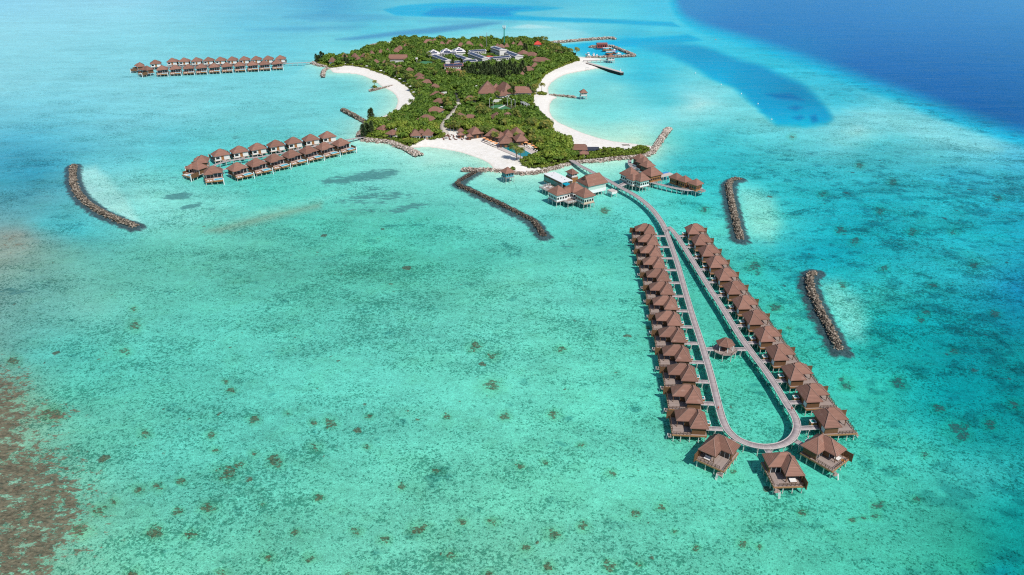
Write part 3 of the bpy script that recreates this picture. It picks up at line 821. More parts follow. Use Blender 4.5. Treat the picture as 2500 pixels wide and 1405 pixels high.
A = lambda a: ('POINT', 'FLOAT', E_(a))
veg_a = sstep(-1.5, 1.5, VSD + ragg * 3)
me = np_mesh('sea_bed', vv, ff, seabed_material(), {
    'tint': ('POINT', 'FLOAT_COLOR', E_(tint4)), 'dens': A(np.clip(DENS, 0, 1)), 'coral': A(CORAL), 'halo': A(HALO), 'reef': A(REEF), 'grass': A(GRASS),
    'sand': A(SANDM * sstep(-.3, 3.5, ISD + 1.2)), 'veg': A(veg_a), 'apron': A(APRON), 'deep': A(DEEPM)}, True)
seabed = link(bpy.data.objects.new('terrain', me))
tag(seabed, 'turquoise lagoon floor rising into the white sand of the island', 'terrain', None, 'structure')

def water_material():
    m, t = nt('sea_water')
    out = N(t, 'ShaderNodeOutputMaterial')
    tr = N(t, 'ShaderNodeBsdfTransparent')
    tr.inputs['Color'].default_value = (.985, 1, 1, 1)
    gl = N(t, 'ShaderNodeBsdfGlossy', i_Roughness=.12)
    gl.inputs['Color'].default_value = (.55, .85, 1, 1)
    fr = N(t, 'ShaderNodeFresnel', i_IOR=1.33)
    tc = N(t, 'ShaderNodeTexCoord')
    def nz(scale, sx, sy, rz, det):
        mp = N(t, 'ShaderNodeMapping')
        mp.inputs['Scale'].default_value = (sx, sy, 1)
        mp.inputs['Rotation'].default_value = (0, 0, R(rz))
        L(t, tc.outputs['Object'], mp.inputs['Vector'])
        n = N(t, 'ShaderNodeTexNoise', i_Scale=scale, i_Detail=det, i_Roughness=.6)
        L(t, mp.outputs[0], n.inputs['Vector'])
        return n.outputs[0]
    h = math_n(t, 'ADD', math_n(t, 'MULTIPLY', nz(.9, .45, 1.2, 12, 3.0), .16), math_n(t, 'MULTIPLY', nz(.16, .3, 1.25, 10, 3.0), .75))
    h = math_n(t, 'ADD', h, math_n(t, 'MULTIPLY', nz(.035, .25, 1.2, 14, 2.0), 1.6))
    bp = N(t, 'ShaderNodeBump')
    bp.inputs['Strength'].default_value = .75
    bp.inputs['Distance'].default_value = 1.0
    L(t, h, bp.inputs['Height'])
    L(t, bp.outputs[0], gl.inputs['Normal'])
    L(t, bp.outputs[0], fr.inputs['Normal'])
    f = math_n(t, 'MULTIPLY', fr.outputs[0], .34)
    mx = N(t, 'ShaderNodeMixShader')
    L(t, f, mx.inputs[0])
    L(t, tr.outputs[0], mx.inputs[1])
    L(t, gl.outputs[0], mx.inputs[2])
    L(t, mx.outputs[0], out.inputs[0])
    return m
wx = np.concatenate([[-40000, -9000], np.linspace(-3000, 3000, 13), [9000, 40000]])
wy = np.concatenate([[-3000, -600], np.linspace(0, 3000, 13), [9000, 45000]])
wX, wY = np.meshgrid(wx, wy)
wi = np.arange(wX.size).reshape(wX.shape)
wf = np.stack([wi[:-1, :-1], wi[:-1, 1:], wi[1:, 1:], wi[1:, :-1]], -1).reshape(-1, 4)
water = link(bpy.data.objects.new('water', np_mesh('water', np.stack([wX, wY, wX * 0], -1).reshape(-1, 3), wf, water_material())))
tag(water, 'clear turquoise sea surface over the lagoon and the deep blue channel', 'water', None, 'structure')

def ground_z(x, y):
    d = float(poly_sd(np.array([x]), np.array([y]), ISLAND)[0])
    return min(1.25, d * .11) if d > 0 else max(-1.3, d * .075)

# ================================================================== ROCK MOUNDS
_ico = bpy.data.meshes.new('tmp_ico')
def ico_arrays():
    p = (1 + 5 ** .5) / 2
    v = np.array([(-1, p, 0), (1, p, 0), (-1, -p, 0), (1, -p, 0), (0, -1, p), (0, 1, p), (0, -1, -p), (0, 1, -p), (p, 0, -1), (p, 0, 1), (-p, 0, -1), (-p, 0, 1)], float)
    v /= np.linalg.norm(v[0])
    f = np.array([(0, 11, 5), (0, 5, 1), (0, 1, 7), (0, 7, 10), (0, 10, 11), (1, 5, 9), (5, 11, 4), (11, 10, 2), (10, 7, 6), (7, 1, 8), (3, 9, 4), (3, 4, 2), (3, 2, 6), (3, 6, 8), (3, 8, 9), (4, 9, 5), (2, 4, 11), (6, 2, 10), (8, 6, 7), (9, 8, 1)])
    return v, f
ICV, ICF = ico_arrays()
bpy.data.meshes.remove(_ico)

def smooth_line(pts, step=1.0, closed=False):
    """Catmull-Rom through the points, resampled evenly; returns points and tangents"""
    P = np.array(pts, float)
    Q = np.vstack([2 * P[0] - P[1], P, 2 * P[-1] - P[-2]])
    out = []
    for i in range(1, len(Q) - 2):
        a, b, c, d = Q[i - 1], Q[i], Q[i + 1], Q[i + 2]
        for t in np.linspace(0, 1, 24, endpoint=False):
            out.append(.5 * (2 * b + (c - a) * t + (2 * a - 5 * b + 4 * c - d) * t * t + (3 * b - a - 3 * c + d) * t ** 3))
    out.append(P[-1])
    out = np.array(out)
    s = np.concatenate([[0], np.cumsum(np.linalg.norm(np.diff(out, axis=0), axis=1))])
    n = max(2, int(round(s[-1] / step)) + 1)
    u = np.linspace(0, s[-1], n)
    R_ = np.stack([np.interp(u, s, out[:, k]) for k in range(out.shape[1])], 1)
    T = np.gradient(R_, axis=0)
    T /= np.linalg.norm(T, axis=1)[:, None] + 1e-9
    return R_, T, u

def rock_mound(name, label, cat, pts_px, hw, hgt, mat, size=.75, per_m=5.0, base=-.5, z0=0.0, group=None, taper=True):
    """a mound of rough stones along a line: every stone is part of the one mound"""
    W_ = [G(x, y) for x, y in pts_px]
    C, T, U = smooth_line(W_, .5)
    Lm = U[-1]
    n = int(Lm * per_m * (hw / 2.0))
    k = rng.integers(0, len(C), n)
    off = (rng.random(n) + rng.random(n) - 1.0)
    off = np.sign(off) * np.abs(off) ** .75
    nx, ny = -T[k, 1], T[k, 0]
    sp = hw + .45
    x = C[k, 0] + nx * off * sp + rng.normal(0, .25, n)
    y = C[k, 1] + ny * off * sp + rng.normal(0, .25, n)
    prof = np.clip(1 - np.abs(off) ** 1.6, 0, 1)
    if taper:
        e = np.minimum(U[k], Lm - U[k])
        prof = prof * np.clip(.35 + e / 5.0, 0, 1)
    z = z0 + base + (hgt - base) * prof + rng.normal(0, .12, n)
    s = size * (.5 + rng.random(n) ** 1.7 * .9)
    jit = 1 + rng.normal(0, .17, (n, 12, 1))
    sc = s[:, None, None] * (1 + rng.normal(0, .2, (n, 1, 3))) * np.array([1, 1, .75])
    V = ICV[None] * jit * sc
    an = rng.random(n) * 6.28
    ca, sa = np.cos(an)[:, None], np.sin(an)[:, None]
    X = V[..., 0] * ca - V[..., 1] * sa + x[:, None]
    Y = V[..., 0] * sa + V[..., 1] * ca + y[:, None]
    Z = V[..., 2] + z[:, None]
    v = np.stack([X, Y, Z], -1).reshape(-1, 3)
    f = (ICF[None] + (np.arange(n) * 12)[:, None, None]).reshape(-1, 3)
    # a low core so that no water shows between the stones
    cn = len(C)
    core = []
    for kk in range(cn):
        pn = np.array([-T[kk, 1], T[kk, 0]])
        e = min(U[kk], Lm - U[kk])
        h = (hgt * .72) * (min(1, .3 + e / 5.0) if taper else 1)
        for o, zz in ((-hw * 1.05, -1.6), (-hw * .45, h), (hw * .45, h), (hw * 1.05, -1.6)):
            core.append((C[kk, 0] + pn[0] * o, C[kk, 1] + pn[1] * o, z0 + zz))
    core = np.array(core)
    b = len(v)
    cf = []
    for kk in range(cn - 1):
        for j in range(3):
            a0, a1, b0, b1 = b + kk * 4 + j, b + kk * 4 + j + 1, b + kk * 4 + 4 + j, b + kk * 4 + 5 + j
            cf += [(a0, a1, b1), (a0, b1, b0)]
    v = np.vstack([v, core])
    f = np.vstack([f, np.array(cf)])
    var = np.concatenate([np.repeat(rng.random(n), 12), np.full(len(core), .08)])
    me = np_mesh(name, v, f, mat, {'var': ('POINT', 'FLOAT', var)})
    o = link(bpy.data.objects.new(name, me))
    return tag(o, label, cat, group)

GB = 'rock breakwaters in the lagoon'
rock_mound('rock_breakwater', 'long curved brown rock breakwater standing alone in the lagoon at far left', 'breakwater', *BREAK['west'], M_ROCK, .44, 17, group=GB)
rock_mound('rock_breakwater', 'dark bent rock breakwater running out from the beach into the lagoon left of the restaurant', 'breakwater', *BREAK['centre'], M_ROCKDARK, .40, 20, group=GB)
rock_mound('rock_breakwater', 'hooked rock breakwater right of the spa huts, the farther of the two on the right', 'breakwater', *BREAK['east'], M_ROCK, .42, 18, group=GB)
rock_mound('rock_breakwater', 'hooked rock breakwater beside the right row of loop pier villas, nearest to the camera', 'breakwater', *BREAK['southeast'], M_ROCK, .42, 18, group=GB)
GS = 'rock sea walls along the island shore'
rock_mound('rock_seawall', 'pale rock sea wall curving round the small hut and the green point', 'sea wall', [(1128, 413), (1163, 416), (1195, 416), (1227, 420), (1255, 423), (1285, 425), (1320, 421), (1350, 413), (1375, 405), (1392, 401)], 2.4, 1.2, M_ROCKPALE, .6, 8, group=GS)
rock_mound('rock_seawall', 'rock sea wall below the grassy strip, ending in a groyne past the wooden arch', 'sea wall', [(1402, 399), (1440, 396), (1475, 393), (1510, 389), (1549, 386), (1575, 382), (1592, 372), (1603, 357), (1612, 342), (1622, 328), (1634, 313)], 2.4, 1.5, M_ROCKPALE, .65, 9, group=GS)
rock_mound('rock_seawall', 'broad pale rock revetment beside the near footbridge landing, tapering into a groyne', 'sea wall', [(886, 342), (905, 345), (930, 347), (955, 350), (972, 357), (988, 363), (1006, 371), (1024, 379)], 3.4, 1.7, M_ROCKPALE, .65, 10, group=GS)
rock_mound('rock_seawall', 'narrow dark rock groyne running up left from the dark casuarina trees', 'sea wall', [(836, 267), (848, 274), (862, 281), (878, 291), (890, 298), (897, 305)], 2.2, 1.4, M_ROCK, .6, 9, group=GS)
rock_mound('rock_seawall', 'short curved rock bank between the footbridge and the dark casuarina trees', 'sea wall', [(895, 311), (886, 319), (878, 327), (876, 334), (882, 340)], 2.0, 1.3, M_ROCKPALE, .6, 9, group=GS)
rock_mound('rock_seawall', 'rounded rock bank at the far footbridge landing on the western tip', 'sea wall', [(764, 153), (768, 157), (776, 160), (788, 163), (803, 165)], 2.6, 1.4, M_ROCKPALE, .65, 9, group=GS)
rock_mound('rock_seawall', 'stubby rock groyne closing the upper end of the western beach', 'sea wall', [(803, 168), (795, 171), (790, 175), (788.5, 181), (788, 188)], 2.0, 1.5, M_ROCKPALE, .65, 9, group=GS)
rock_mound('rock_seawall', 'sandy rock groyne carrying one palm in the middle of the western bay', 'sea wall', [(901, 221), (915, 219.5), (932, 216.5), (950, 213), (965, 210)], 1.5, 1.3, M_ROCKPALE, .55, 8, group=GS)
rock_mound('rock_seawall', 'tiny rock spit beside the far white beach corner', 'sea wall', [(899, 112.5), (912, 110), (927, 107)], 1.4, 1.1, M_ROCKPALE, .6, 8, group=GS)
rock_mound('rock_seawall', 'long straight far rock wall stretching right from the red roofed house', 'sea wall', [(1331, 106), (1365, 103), (1402, 99.7), (1450, 96), (1488, 93.6), (1503, 95)], 2.2, 1.5, M_ROCKPALE, .8, 7, group=GS)
rock_mound('rock_seawall', 'angular rock wall enclosing the small boat harbour on its far and right sides', 'sea wall', [(1438, 114.5), (1462, 114), (1490, 113), (1508, 119), (1530, 127.5), (1551, 136)], 1.8, 1.4, M_ROCKPALE, .7, 8, group=GS)
rock_mound('rock_seawall', 'straight rock wall closing the near side of the boat harbour behind the jetty pavilion', 'sea wall', [(1428, 141.5), (1460, 140.3), (1500, 138.5), (1530, 137.3), (1550, 136.4)], 1.6, 1.2, M_ROCKPALE, .7, 8, group=GS)

# ================================================================== BOARDWALKS
def along_deck(name, C, T, U, z, width, mat, parent, thick=.22):
    n = len(C)
    nx, ny = -T[:, 1], T[:, 0]
    w = width / 2
    if np.ndim(w) == 0:
        w = np.full(n, w)
    l_ = np.stack([C[:, 0] + nx * w, C[:, 1] + ny * w], 1)
    r_ = np.stack([C[:, 0] - nx * w, C[:, 1] - ny * w], 1)
    zz = z if np.ndim(z) else np.full(n, z)
    v = np.concatenate([np.column_stack([l_, zz]), np.column_stack([r_, zz]), np.column_stack([l_, zz - thick]), np.column_stack([r_, zz - thick])])
    f = []
    for i in range(n - 1):
        f += [(i, n + i, n + i + 1, i + 1), (2 * n + i, 2 * n + i + 1, 3 * n + i + 1, 3 * n + i), (i, i + 1, 2 * n + i + 1, 2 * n + i), (n + i, 3 * n + i, 3 * n + i + 1, n + i + 1)]
    f += [(0, 2 * n, 3 * n, n), (n - 1, 2 * n - 1, 4 * n - 1, 3 * n - 1)]
    me = np_mesh(name, v, np.array(f), mat, {'along': ('POINT', 'FLOAT', np.tile(U, 4))})
    return link(bpy.data.objects.new(name, me), parent), l_, r_

def edge_beam(line, z, parent, name='edge_beam', w=.22, h=.16, lift=.09):
    b = MB()
    n = len(line)
    zz = z if np.ndim(z) else np.full(n, z)
    st = max(1, n // 160)
    ii = list(range(0, n, st))
    if ii[-1] != n - 1:
        ii.append(n - 1)
    # one continuous beam: stitched ring by ring
    vs, fs = [], []
    for q, i in enumerate(ii):
        a = np.array(line[min(i + 1, n - 1)]) - np.array(line[max(i - 1, 0)])
        a = a / (np.linalg.norm(a) + 1e-9)
        p = np.array([-a[1], a[0]]) * w / 2
        x, y = line[i]
        for dx, dz in ((-1, -h / 2), (1, -h / 2), (1, h / 2), (-1, h / 2)):
            vs.append((x + p[0] * dx, y + p[1] * dx, zz[i] + lift + dz))
        if q:
            c, d = (q - 1) * 4, q * 4
            fs += [(c + j, c + (j + 1) % 4, d + (j + 1) % 4, d + j) for j in range(4)]
    fs += [(3, 2, 1, 0), tuple(len(vs) - 4 + j for j in range(4))]
    b.add(vs, fs)
    return b.build(name, M_BEAM, parent)

def trestle_mesh(width, z, r=.15, bed=-2.2, dark=False):
    b = MB()
    for sx in (-1, 1):
        b.tube([(0, sx * (width / 2 - .35), bed), (0, sx * (width / 2 - .35), z - .2)], r, 8)
    b.box(-.14, .14, -width / 2 - .1, width / 2 + .1, z - .52, z - .23)
    me = b.mesh('trestle')
    me.materials.append(M_PILE)
    return me

def boardwalk(name, label, pts_px, z, width, gap=4.6, ends=None, mat=None, group=None, extra=None, dz=0.0, beams=True):
    W_ = [G(x, y, z) for x, y in pts_px]
    C, T, U = smooth_line(W_, .8)
    root = thing(name, label, 'boardwalk', (0, 0, 0), 0, group)
    dk, l_, r_ = along_deck('deck', C, T, U, z + dz, width, mat or M_WALK, root)
    if beams:
        edge_beam(l_, z, root)
        edge_beam(r_, z, root)
    me = trestle_mesh(width, z)
    k, nb = 0, 0
    while k < len(C) and nb < 98:
        o = bpy.data.objects.new('trestle', me)
        link(o, root)
        o.location = (C[k, 0], C[k, 1], 0)
        o.rotation_euler = (0, 0, math.atan2(T[k, 1], T[k, 0]))
        nb += 1
        k += max(1, int(gap / .8))
    return root, C, T

ZW = 1.9
TRUNK_PX = [(1385, 386), (1400, 395), (1417, 405.5), (1436, 415.5), (1456, 426), (1474, 435.5), (1491, 444.5), (1512, 457), (1531, 466.5), (1549, 476.5), (1567, 489), (1583, 502.6), (1595, 515), (1605, 528), (1613, 540), (1620, 552), (1626, 566)]
boardwalk('boardwalk', 'long pale main boardwalk curving from the green point past the restaurant to the villa loop', TRUNK_PX, ZW, 2.8, 4.2)
LOOP_PX = [(1626, 562), (1630, 577), (1639, 601), (1655, 649), (1672, 709), (1691, 774), (1713, 841), (1734, 911), (1749.5, 972), (1757, 1001), (1765, 1027), (1778, 1052), (1800, 1072), (1832, 1085.5), (1870, 1091.5),
           (1905, 1087), (1930, 1074), (1943, 1056), (1945.5, 1036), (1938, 1014), (1919, 984), (1891.5, 939), (1864.5, 900), (1832, 857), (1802.5, 815.5), (1766, 756), (1732, 704), (1701, 653.5), (1674, 610), (1650, 574), (1638, 560), (1631, 554)]
_, LOOPC, LOOPT = boardwalk('boardwalk', 'looped pale boardwalk with a rounded near end between the two rows of villas', LOOP_PX, ZW, 2.3, 4.4, dz=.006)

# ================================================================== VILLAS ON THE LOOP PIER
def pile_mesh(z, r=.17, bed=-2.2):
    b = MB()
    b.tube([(0, 0, bed), (0, 0, z)], r, 9)
    me = b.mesh('pile')
    me.materials.append(M_PILE)
    return me

def put(name, me, parent, loc=(0, 0, 0), rz=0):
    o = bpy.data.objects.new(name, me)
    link(o, parent)
    o.location = loc
    o.rotation_euler = (0, 0, rz)
    return o

ZD = 2.75
DROP = -1.1
LP_PILE = pile_mesh(ZD - .1)
def loop_villa(flip):
    """seaward side towards local -Y; built 9.8 m wide, roof of two crossing hips, open L-shaped deck"""
    s = -1 if flip else 1
    root = thing('overwater_villa', None, None)
    B = lambda b, n, m, p=root: b.build(n, m, p, flip=flip)
    roof = MB()
    e1 = roof.hip(-4.6, 4.1, -1.05, 4.75, 5.55, 8.45, 'x', 4.2, 2.4)
    e2 = roof.hip(-.9, 4.75, -5.0, 3.3, 5.50, 8.52, 'y', 4.0, 2.6)
    rf = B(roof, 'roof', M_ROOF)
    B(box_roof_caps(e1 + e2), 'ridge_cap', M_RIDGE, rf)
    fl = MB()
    fl.box(-4.45, 4.45, -6.3, 4.3, ZD - .16, ZD)
    B(fl, 'deck', M_DECK)
    fa = MB()
    for a in ((-4.55, 4.55, -6.42, -6.30), (-4.55, 4.55, 4.30, 4.42)):
        fa.box(a[0], a[1], a[2], a[3], ZD - .5, ZD + .04)
    for a in ((-4.57, -4.45), (4.45, 4.57)):
        fa.box(a[0], a[1], -6.28, 4.28, ZD - .5, ZD + .04)
    for y in (-3.6, -.8, 2.0):
        fa.box(-4.3, 4.3, y - .12, y + .12, ZD - .5, ZD - .17)
    B(fa, 'fascia', M_FASCIA)
    w = MB()
    w.box(-3.9, 3.5, -.3, 4.0, ZD, 5.45)
    w.box(.0, 3.8, -2.2, -.303, ZD, 5.42)
    wl = B(w, 'wall', M_TIMBER)
    ww = MB()
    ww.box(-3.7, -1.7, 4.002, 4.07, ZD + .02, 5.3)
    B(ww, 'white_panel', M_WHITE, wl)
    d = MB()
    d.box(-3.4, -.5, -.37, -.302, ZD + .05, 5.0)
    d.box(.4, 3.4, -2.27, -2.202, ZD + .05, 5.0)
    drs = d.each('sliding_door', M_GLASS, root, flip)
    for dr, x3, y0 in ((drs[0], (-3.4, -1.95, -.5), -.43), (drs[1], (.4, 1.9, 3.4), -2.33)):
        fr = MB()
        for x in x3:
            fr.box(x - .05, x + .05, y0, y0 + .058, ZD, 5.05)
        fr.box(x3[0] - .05, x3[2] + .05, y0, y0 + .058, 5.05, 5.15)
        B(fr, 'door_frame', M_WHITE, dr)
    ed = MB()
    ed.box(-1.3, -.3, 4.002, 4.06, ZD + .02, 4.95)
    B(ed, 'entrance_door', M_ORANGE)
    po = MB()
    for x, y in ((-.3, -4.5), (4.2, -4.5), (4.2, -2.6)):
        po.box(x - .1, x + .1, y - .1, y + .1, ZD, 5.4)
    po.each('veranda_post', M_TIMBER, root, flip)
    rl = MB()
    def rail(p, q, n):
        p, q = Vector(p), Vector(q)
        for k in range(n + 1):
            c = p.lerp(q, k / n)
            rl.box(c.x - .06, c.x + .06, c.y - .06, c.y + .06, ZD, ZD + 1.05)
        for h in (.55, 1.0):
            rl.bar(p + Vector((0, 0, h)), q + Vector((0, 0, h)), .09, .09)
    rail((-4.35, -6.15, ZD), (-4.35, -.6, ZD), 5)
    rail((-2.9, -6.15, ZD), (4.2, -6.15, ZD), 6)
    B(rl, 'railing', M_RAIL)
    sc = MB()
    sc.box(4.60, 4.74, -7.3, -2.3, ZD - .6, ZD + 2.3)
    for y in (-7.2, -4.8, -2.5):
        sc.box(4.745, 4.83, y - .07, y + .07, ZD - .6, ZD + 2.35)
    B(sc, 'privacy_screen', M_TIMBER)
    ld = MB()
    ld.box(-4.4, -2.6, -7.5, -6.44, 1.45, 1.6)
    for k in range(4):
        ld.box(-4.2 + k * .4, -3.8 + k * .4, -6.99, -6.46, 1.62 + .0, 1.7 + .24 * (3 - k))
    B(ld, 'landing', M_DECK)
    la = MB()
    for x in (-3.3, -2.75):
        la.bar((x, -7.5, 1.9), (x, -8.2, -1.6), .08)
    for k in range(9):
        f = k / 8
        la.box(-3.3, -2.75, -7.55 - .7 * f - .08, -7.55 - .7 * f + .08, 1.55 - 2.6 * f, 1.62 - 2.6 * f)
    B(la, 'ladder', M_WHITE)
    tb = MB()
    tb.box(.7, 2.2, 4.45, 6.2, 1.2, 3.6)
    tu = B(tb, 'plunge_tub', M_ORANGE)
    tr = MB()
    for a in ((.62, 2.28, 4.43, 4.6), (.62, 2.28, 6.05, 6.28), (.62, .8, 4.601, 6.049), (2.1, 2.28, 4.601, 6.049)):
        tr.box(*a, 3.602, 3.78)
    B(tr, 'tub_rim', M_WHITE, tu)
    tw = MB()
    tw.box(.802, 2.098, 4.602, 6.048, 3.603, 3.68)
    B(tw, 'tub_water', M_POOLT, tu)
    for x in (-4.15, -1.4, 1.4, 4.15):
        for y in (-5.9, -3.6, -.8, 2.0, 4.1):
            if x in (-1.4, 1.4) and y in (-3.6, -.8, 2.0):
                continue
            put('pile', LP_PILE, root, (x * s, y, 0))
    for x, y in ((.9, 6.0), (2.0, 6.0)):
        put('pile', LP_PILE, root, (x * s, y, -1.45))
    return root

APEX = (0.8, 1.85, 8.4)
def place_villa(root, px, py, ang, flip, apex=APEX, drop=DROP):
    """ang: heading (radians) of the seaward direction"""
    sx, sy = math.cos(ang), math.sin(ang)
    rz = math.atan2(sx, -sy)
    ax = -apex[0] if flip else apex[0]
    X, Y = G(px, py, apex[2] + drop)
    c, s_ = math.cos(rz), math.sin(rz)
    root.location = (X - (c * ax - s_ * apex[1]), Y - (s_ * ax + c * apex[1]), drop)
    root.rotation_euler = (0, 0, rz)
    return rz

LEFT_PX = [(1585, 549), (1593, 574.8), (1599.5, 601.4), (1608, 629.2), (1618, 659.5), (1627, 691), (1637, 726), (1645.5, 763.6), (1655, 802.3), (1666.5, 847), (1681, 893), (1693, 944.7), (1705, 1004)]
RIGHT_PX = [(1690, 549), (1705.7, 574.8), (1723.9, 601), (1743, 628), (1765, 658), (1787, 690), (1811, 725), (1837.6, 761), (1865.4, 801), (1897, 844.6), (1938, 891), (1976, 942), (2020, 1001.5)]
GV = 'villas of the loop pier'
GG = 'gangways of the loop pier'
def gangway(px_root, side, tub_side, flip, label, length=None, width=1.9, zg=ZW - .05, back=4.42, grp=GG, lx=-.8, mat=None):
    """short bridge from the villa's back door to the nearest point of the boardwalk"""
    rz = px_root.rotation_euler.z
    c, s_ = math.cos(rz), math.sin(rz)
    x0 = -lx if flip else lx
    p = Vector((px_root.location.x + c * x0 - s_ * back, px_root.location.y + s_ * x0 + c * back))
    d = Vector((-s_, c))
    # march along the gangway direction until the boardwalk line is met
    best, bl = 1e9, 3.0
    for q in np.arange(.5, 30, .25):
        e = p + d * q
        m = np.hypot(LOOPC[:, 0] - e.x, LOOPC[:, 1] - e.y).min()
        if m < best - 1e-6:
            best, bl = m, q
        elif best < 2.0 and m > best + 1:
            break
    ln = length or max(1.2, bl - 1.28)
    r = thing('gangway', label, 'gangway', (p.x, p.y, 0), math.atan2(d.y, d.x), grp)
    n = max(2, int(ln / .5))
    U = np.linspace(.03, ln, n)
    C = np.stack([U, U * 0], 1)
    T = np.tile([1.0, 0], (n, 1))
    _, l_, r_ = along_deck('deck', C, T, U, zg, width, mat or M_WALK, r, .16)
    edge_beam(l_, zg, r, w=.14, h=.12, lift=.062)
    edge_beam(r_, zg, r, w=.14, h=.12, lift=.062)
    if ln > 2.2:
        put('trestle', GANG_TR, r, (ln * .55, 0, 0))
    return r
GANG_TR = trestle_mesh(1.9, ZW - .05, .12)

vR = loop_villa(False)
vL = loop_villa(True)
def row_heading(P, sgn):
    a = np.array([G(x, y, 8.4) for x, y in P])
    hs = []
    for i in range(len(a)):
        t = a[min(i + 2, len(a) - 1)] - a[max(i - 2, 0)]
        hs.append(math.atan2(t[1], t[0]))
    h = np.array(hs)
    k = np.polyfit(np.arange(len(h)), h, 1)
    return [float(q) + sgn * math.pi / 2 for q in np.polyval(k, np.arange(len(h)))]

def row(P, proto, flip, sgn, word):
    H = row_heading(P, sgn)
    n = len(P)
    out = []
    for i, (x, y) in enumerate(P):
        o = proto if i == 0 else copy_tree(proto)
        place_villa(o, x, y, H[i], flip)
        if i == 0:
            lb = 'brown hipped stilt villa at the island end of the loop pier\'s %s row' % word
        elif i == n - 1:
            lb = 'brown hipped stilt villa at the near end of the loop pier\'s %s row' % word
        else:
            lb = 'brown hipped stilt villa, %s from the island in the loop pier\'s %s row' % (ORD[i], word)
        tag(o, lb, 'villa', GV)
        out.append(o)
    return out
# the tangent runs towards the camera: +90 deg is right of the picture
rowR = row(RIGHT_PX, vR, False, 1, 'right')
rowL = row(LEFT_PX, vL, True, -1, 'left')
for word, rw, fl in (('right', rowR, False), ('left', rowL, True)):
    for i, o in enumerate(rw):
        gangway(o, 0, 0, fl, 'plank gangway to the %s villa from the island in the loop\'s %s row' % (ORD[i], word))
# three villas round the rounded end
ends = [(copy_tree(vL), True, (1752, 1066), R(180 + 52), 'brown villa turned to the lower left past the rounded end of the loop pier'),
        (copy_tree(vR), False, (1925, 1111), R(-88), 'brown villa facing the camera straight below the rounded end of the loop pier'),
        (copy_tree(vR), False, (2016, 1066), R(-52), 'brown villa turned to the lower right past the rounded end of the loop pier')]
ENDV = []
for o, fl, (x, y), hd, lb in ends:
    place_villa(o, x, y, hd, fl, (1.4, .6, 8.5))
    tag(o, lb, 'villa', GV)
    ENDV.append((o, fl))
for (o, fl), w in zip(ENDV, ('lower left', 'straight near', 'lower right')):
    gangway(o, 0, 0, fl, 'short plank gangway leading from the rounded loop end to the %s end villa' % w)

# furniture on the three end decks
def local(o, fl, x, y, z):
    x = -x if fl else x
    return o.matrix_basis @ Vector((x, y, z))
def daybed(o, fl, x, y, w, rz, label):
    p = local(o, fl, x, y, ZD + .01)
    r = thing('daybed', label, 'daybed', p, o.rotation_euler.z + rz, 'daybeds on the end villas')
    b = MB(); b.box(-1.0, 1.0, -.75, .75, 0, .28); b.build('frame', M_TIMBER, r)
    b = MB(); b.box(-.95, .95, -.7, .7, .283, .5); b.build('mattress', M_CLOTH, r)
    b = MB(); b.box(-.95, .95, .45, .68, .503, .78); b.build('bolster', M_CLOTH, r)
    return r
for (o, fl), w in zip(ENDV, ('lower left end villa', 'end villa facing the camera', 'lower right end villa')):
    daybed(o, fl, 1.8, -4.2, 2, 0, 'white daybed on the shaded veranda of the %s' % w)
def deck_chair_mesh():
    b = MB()
    b.box(-.35, .35, -1.0, .3, .22, .3)
    b.add([(-.35, .3, .26), (.35, .3, .26), (.35, 1.0, .8), (-.35, 1.0, .8), (-.35, .34, .2), (.35, .34, .2), (.35, 1.06, .76), (-.35, 1.06, .76)], [(0, 1, 2, 3), (7, 6, 5, 4), (0, 3, 7, 4), (1, 5, 6, 2), (2, 6, 7, 3)])
    for x in (-.3, .3):
        for y in (-.9, .25):
            b.box(x - .04, x + .04, y - .04, y + .04, 0, .22)
    return b
o, fl = ENDV[2]
p = local(o, fl, 2.6, -5.6, ZD)
hat = MB()
hat.tube([(0, 0, 0), (0, 0, .05), (0, 0, .32)], [.55, .5, .18], 12)
tag(hat.build('floor_cushion', simple('orange_cushion', (.78, .28, .02), .9), None, p), 'round orange cushion on the sunny deck of the lower right end villa', 'cushion')
o = rowR[6]
p = local(o, False, -2.4, -4.9, ZD)
fr_ = MB()
n = 14
ring = [(math.cos(2 * math.pi * k / n) * 1.0, math.sin(2 * math.pi * k / n) * .75) for k in range(n)]
fr_.prism(ring, .12, .42)
tag(fr_.build('inflatable_lounger', M_WHITE, None, p, 0.3), 'white inflatable lounger on the deck of a right row villa', 'inflatable')

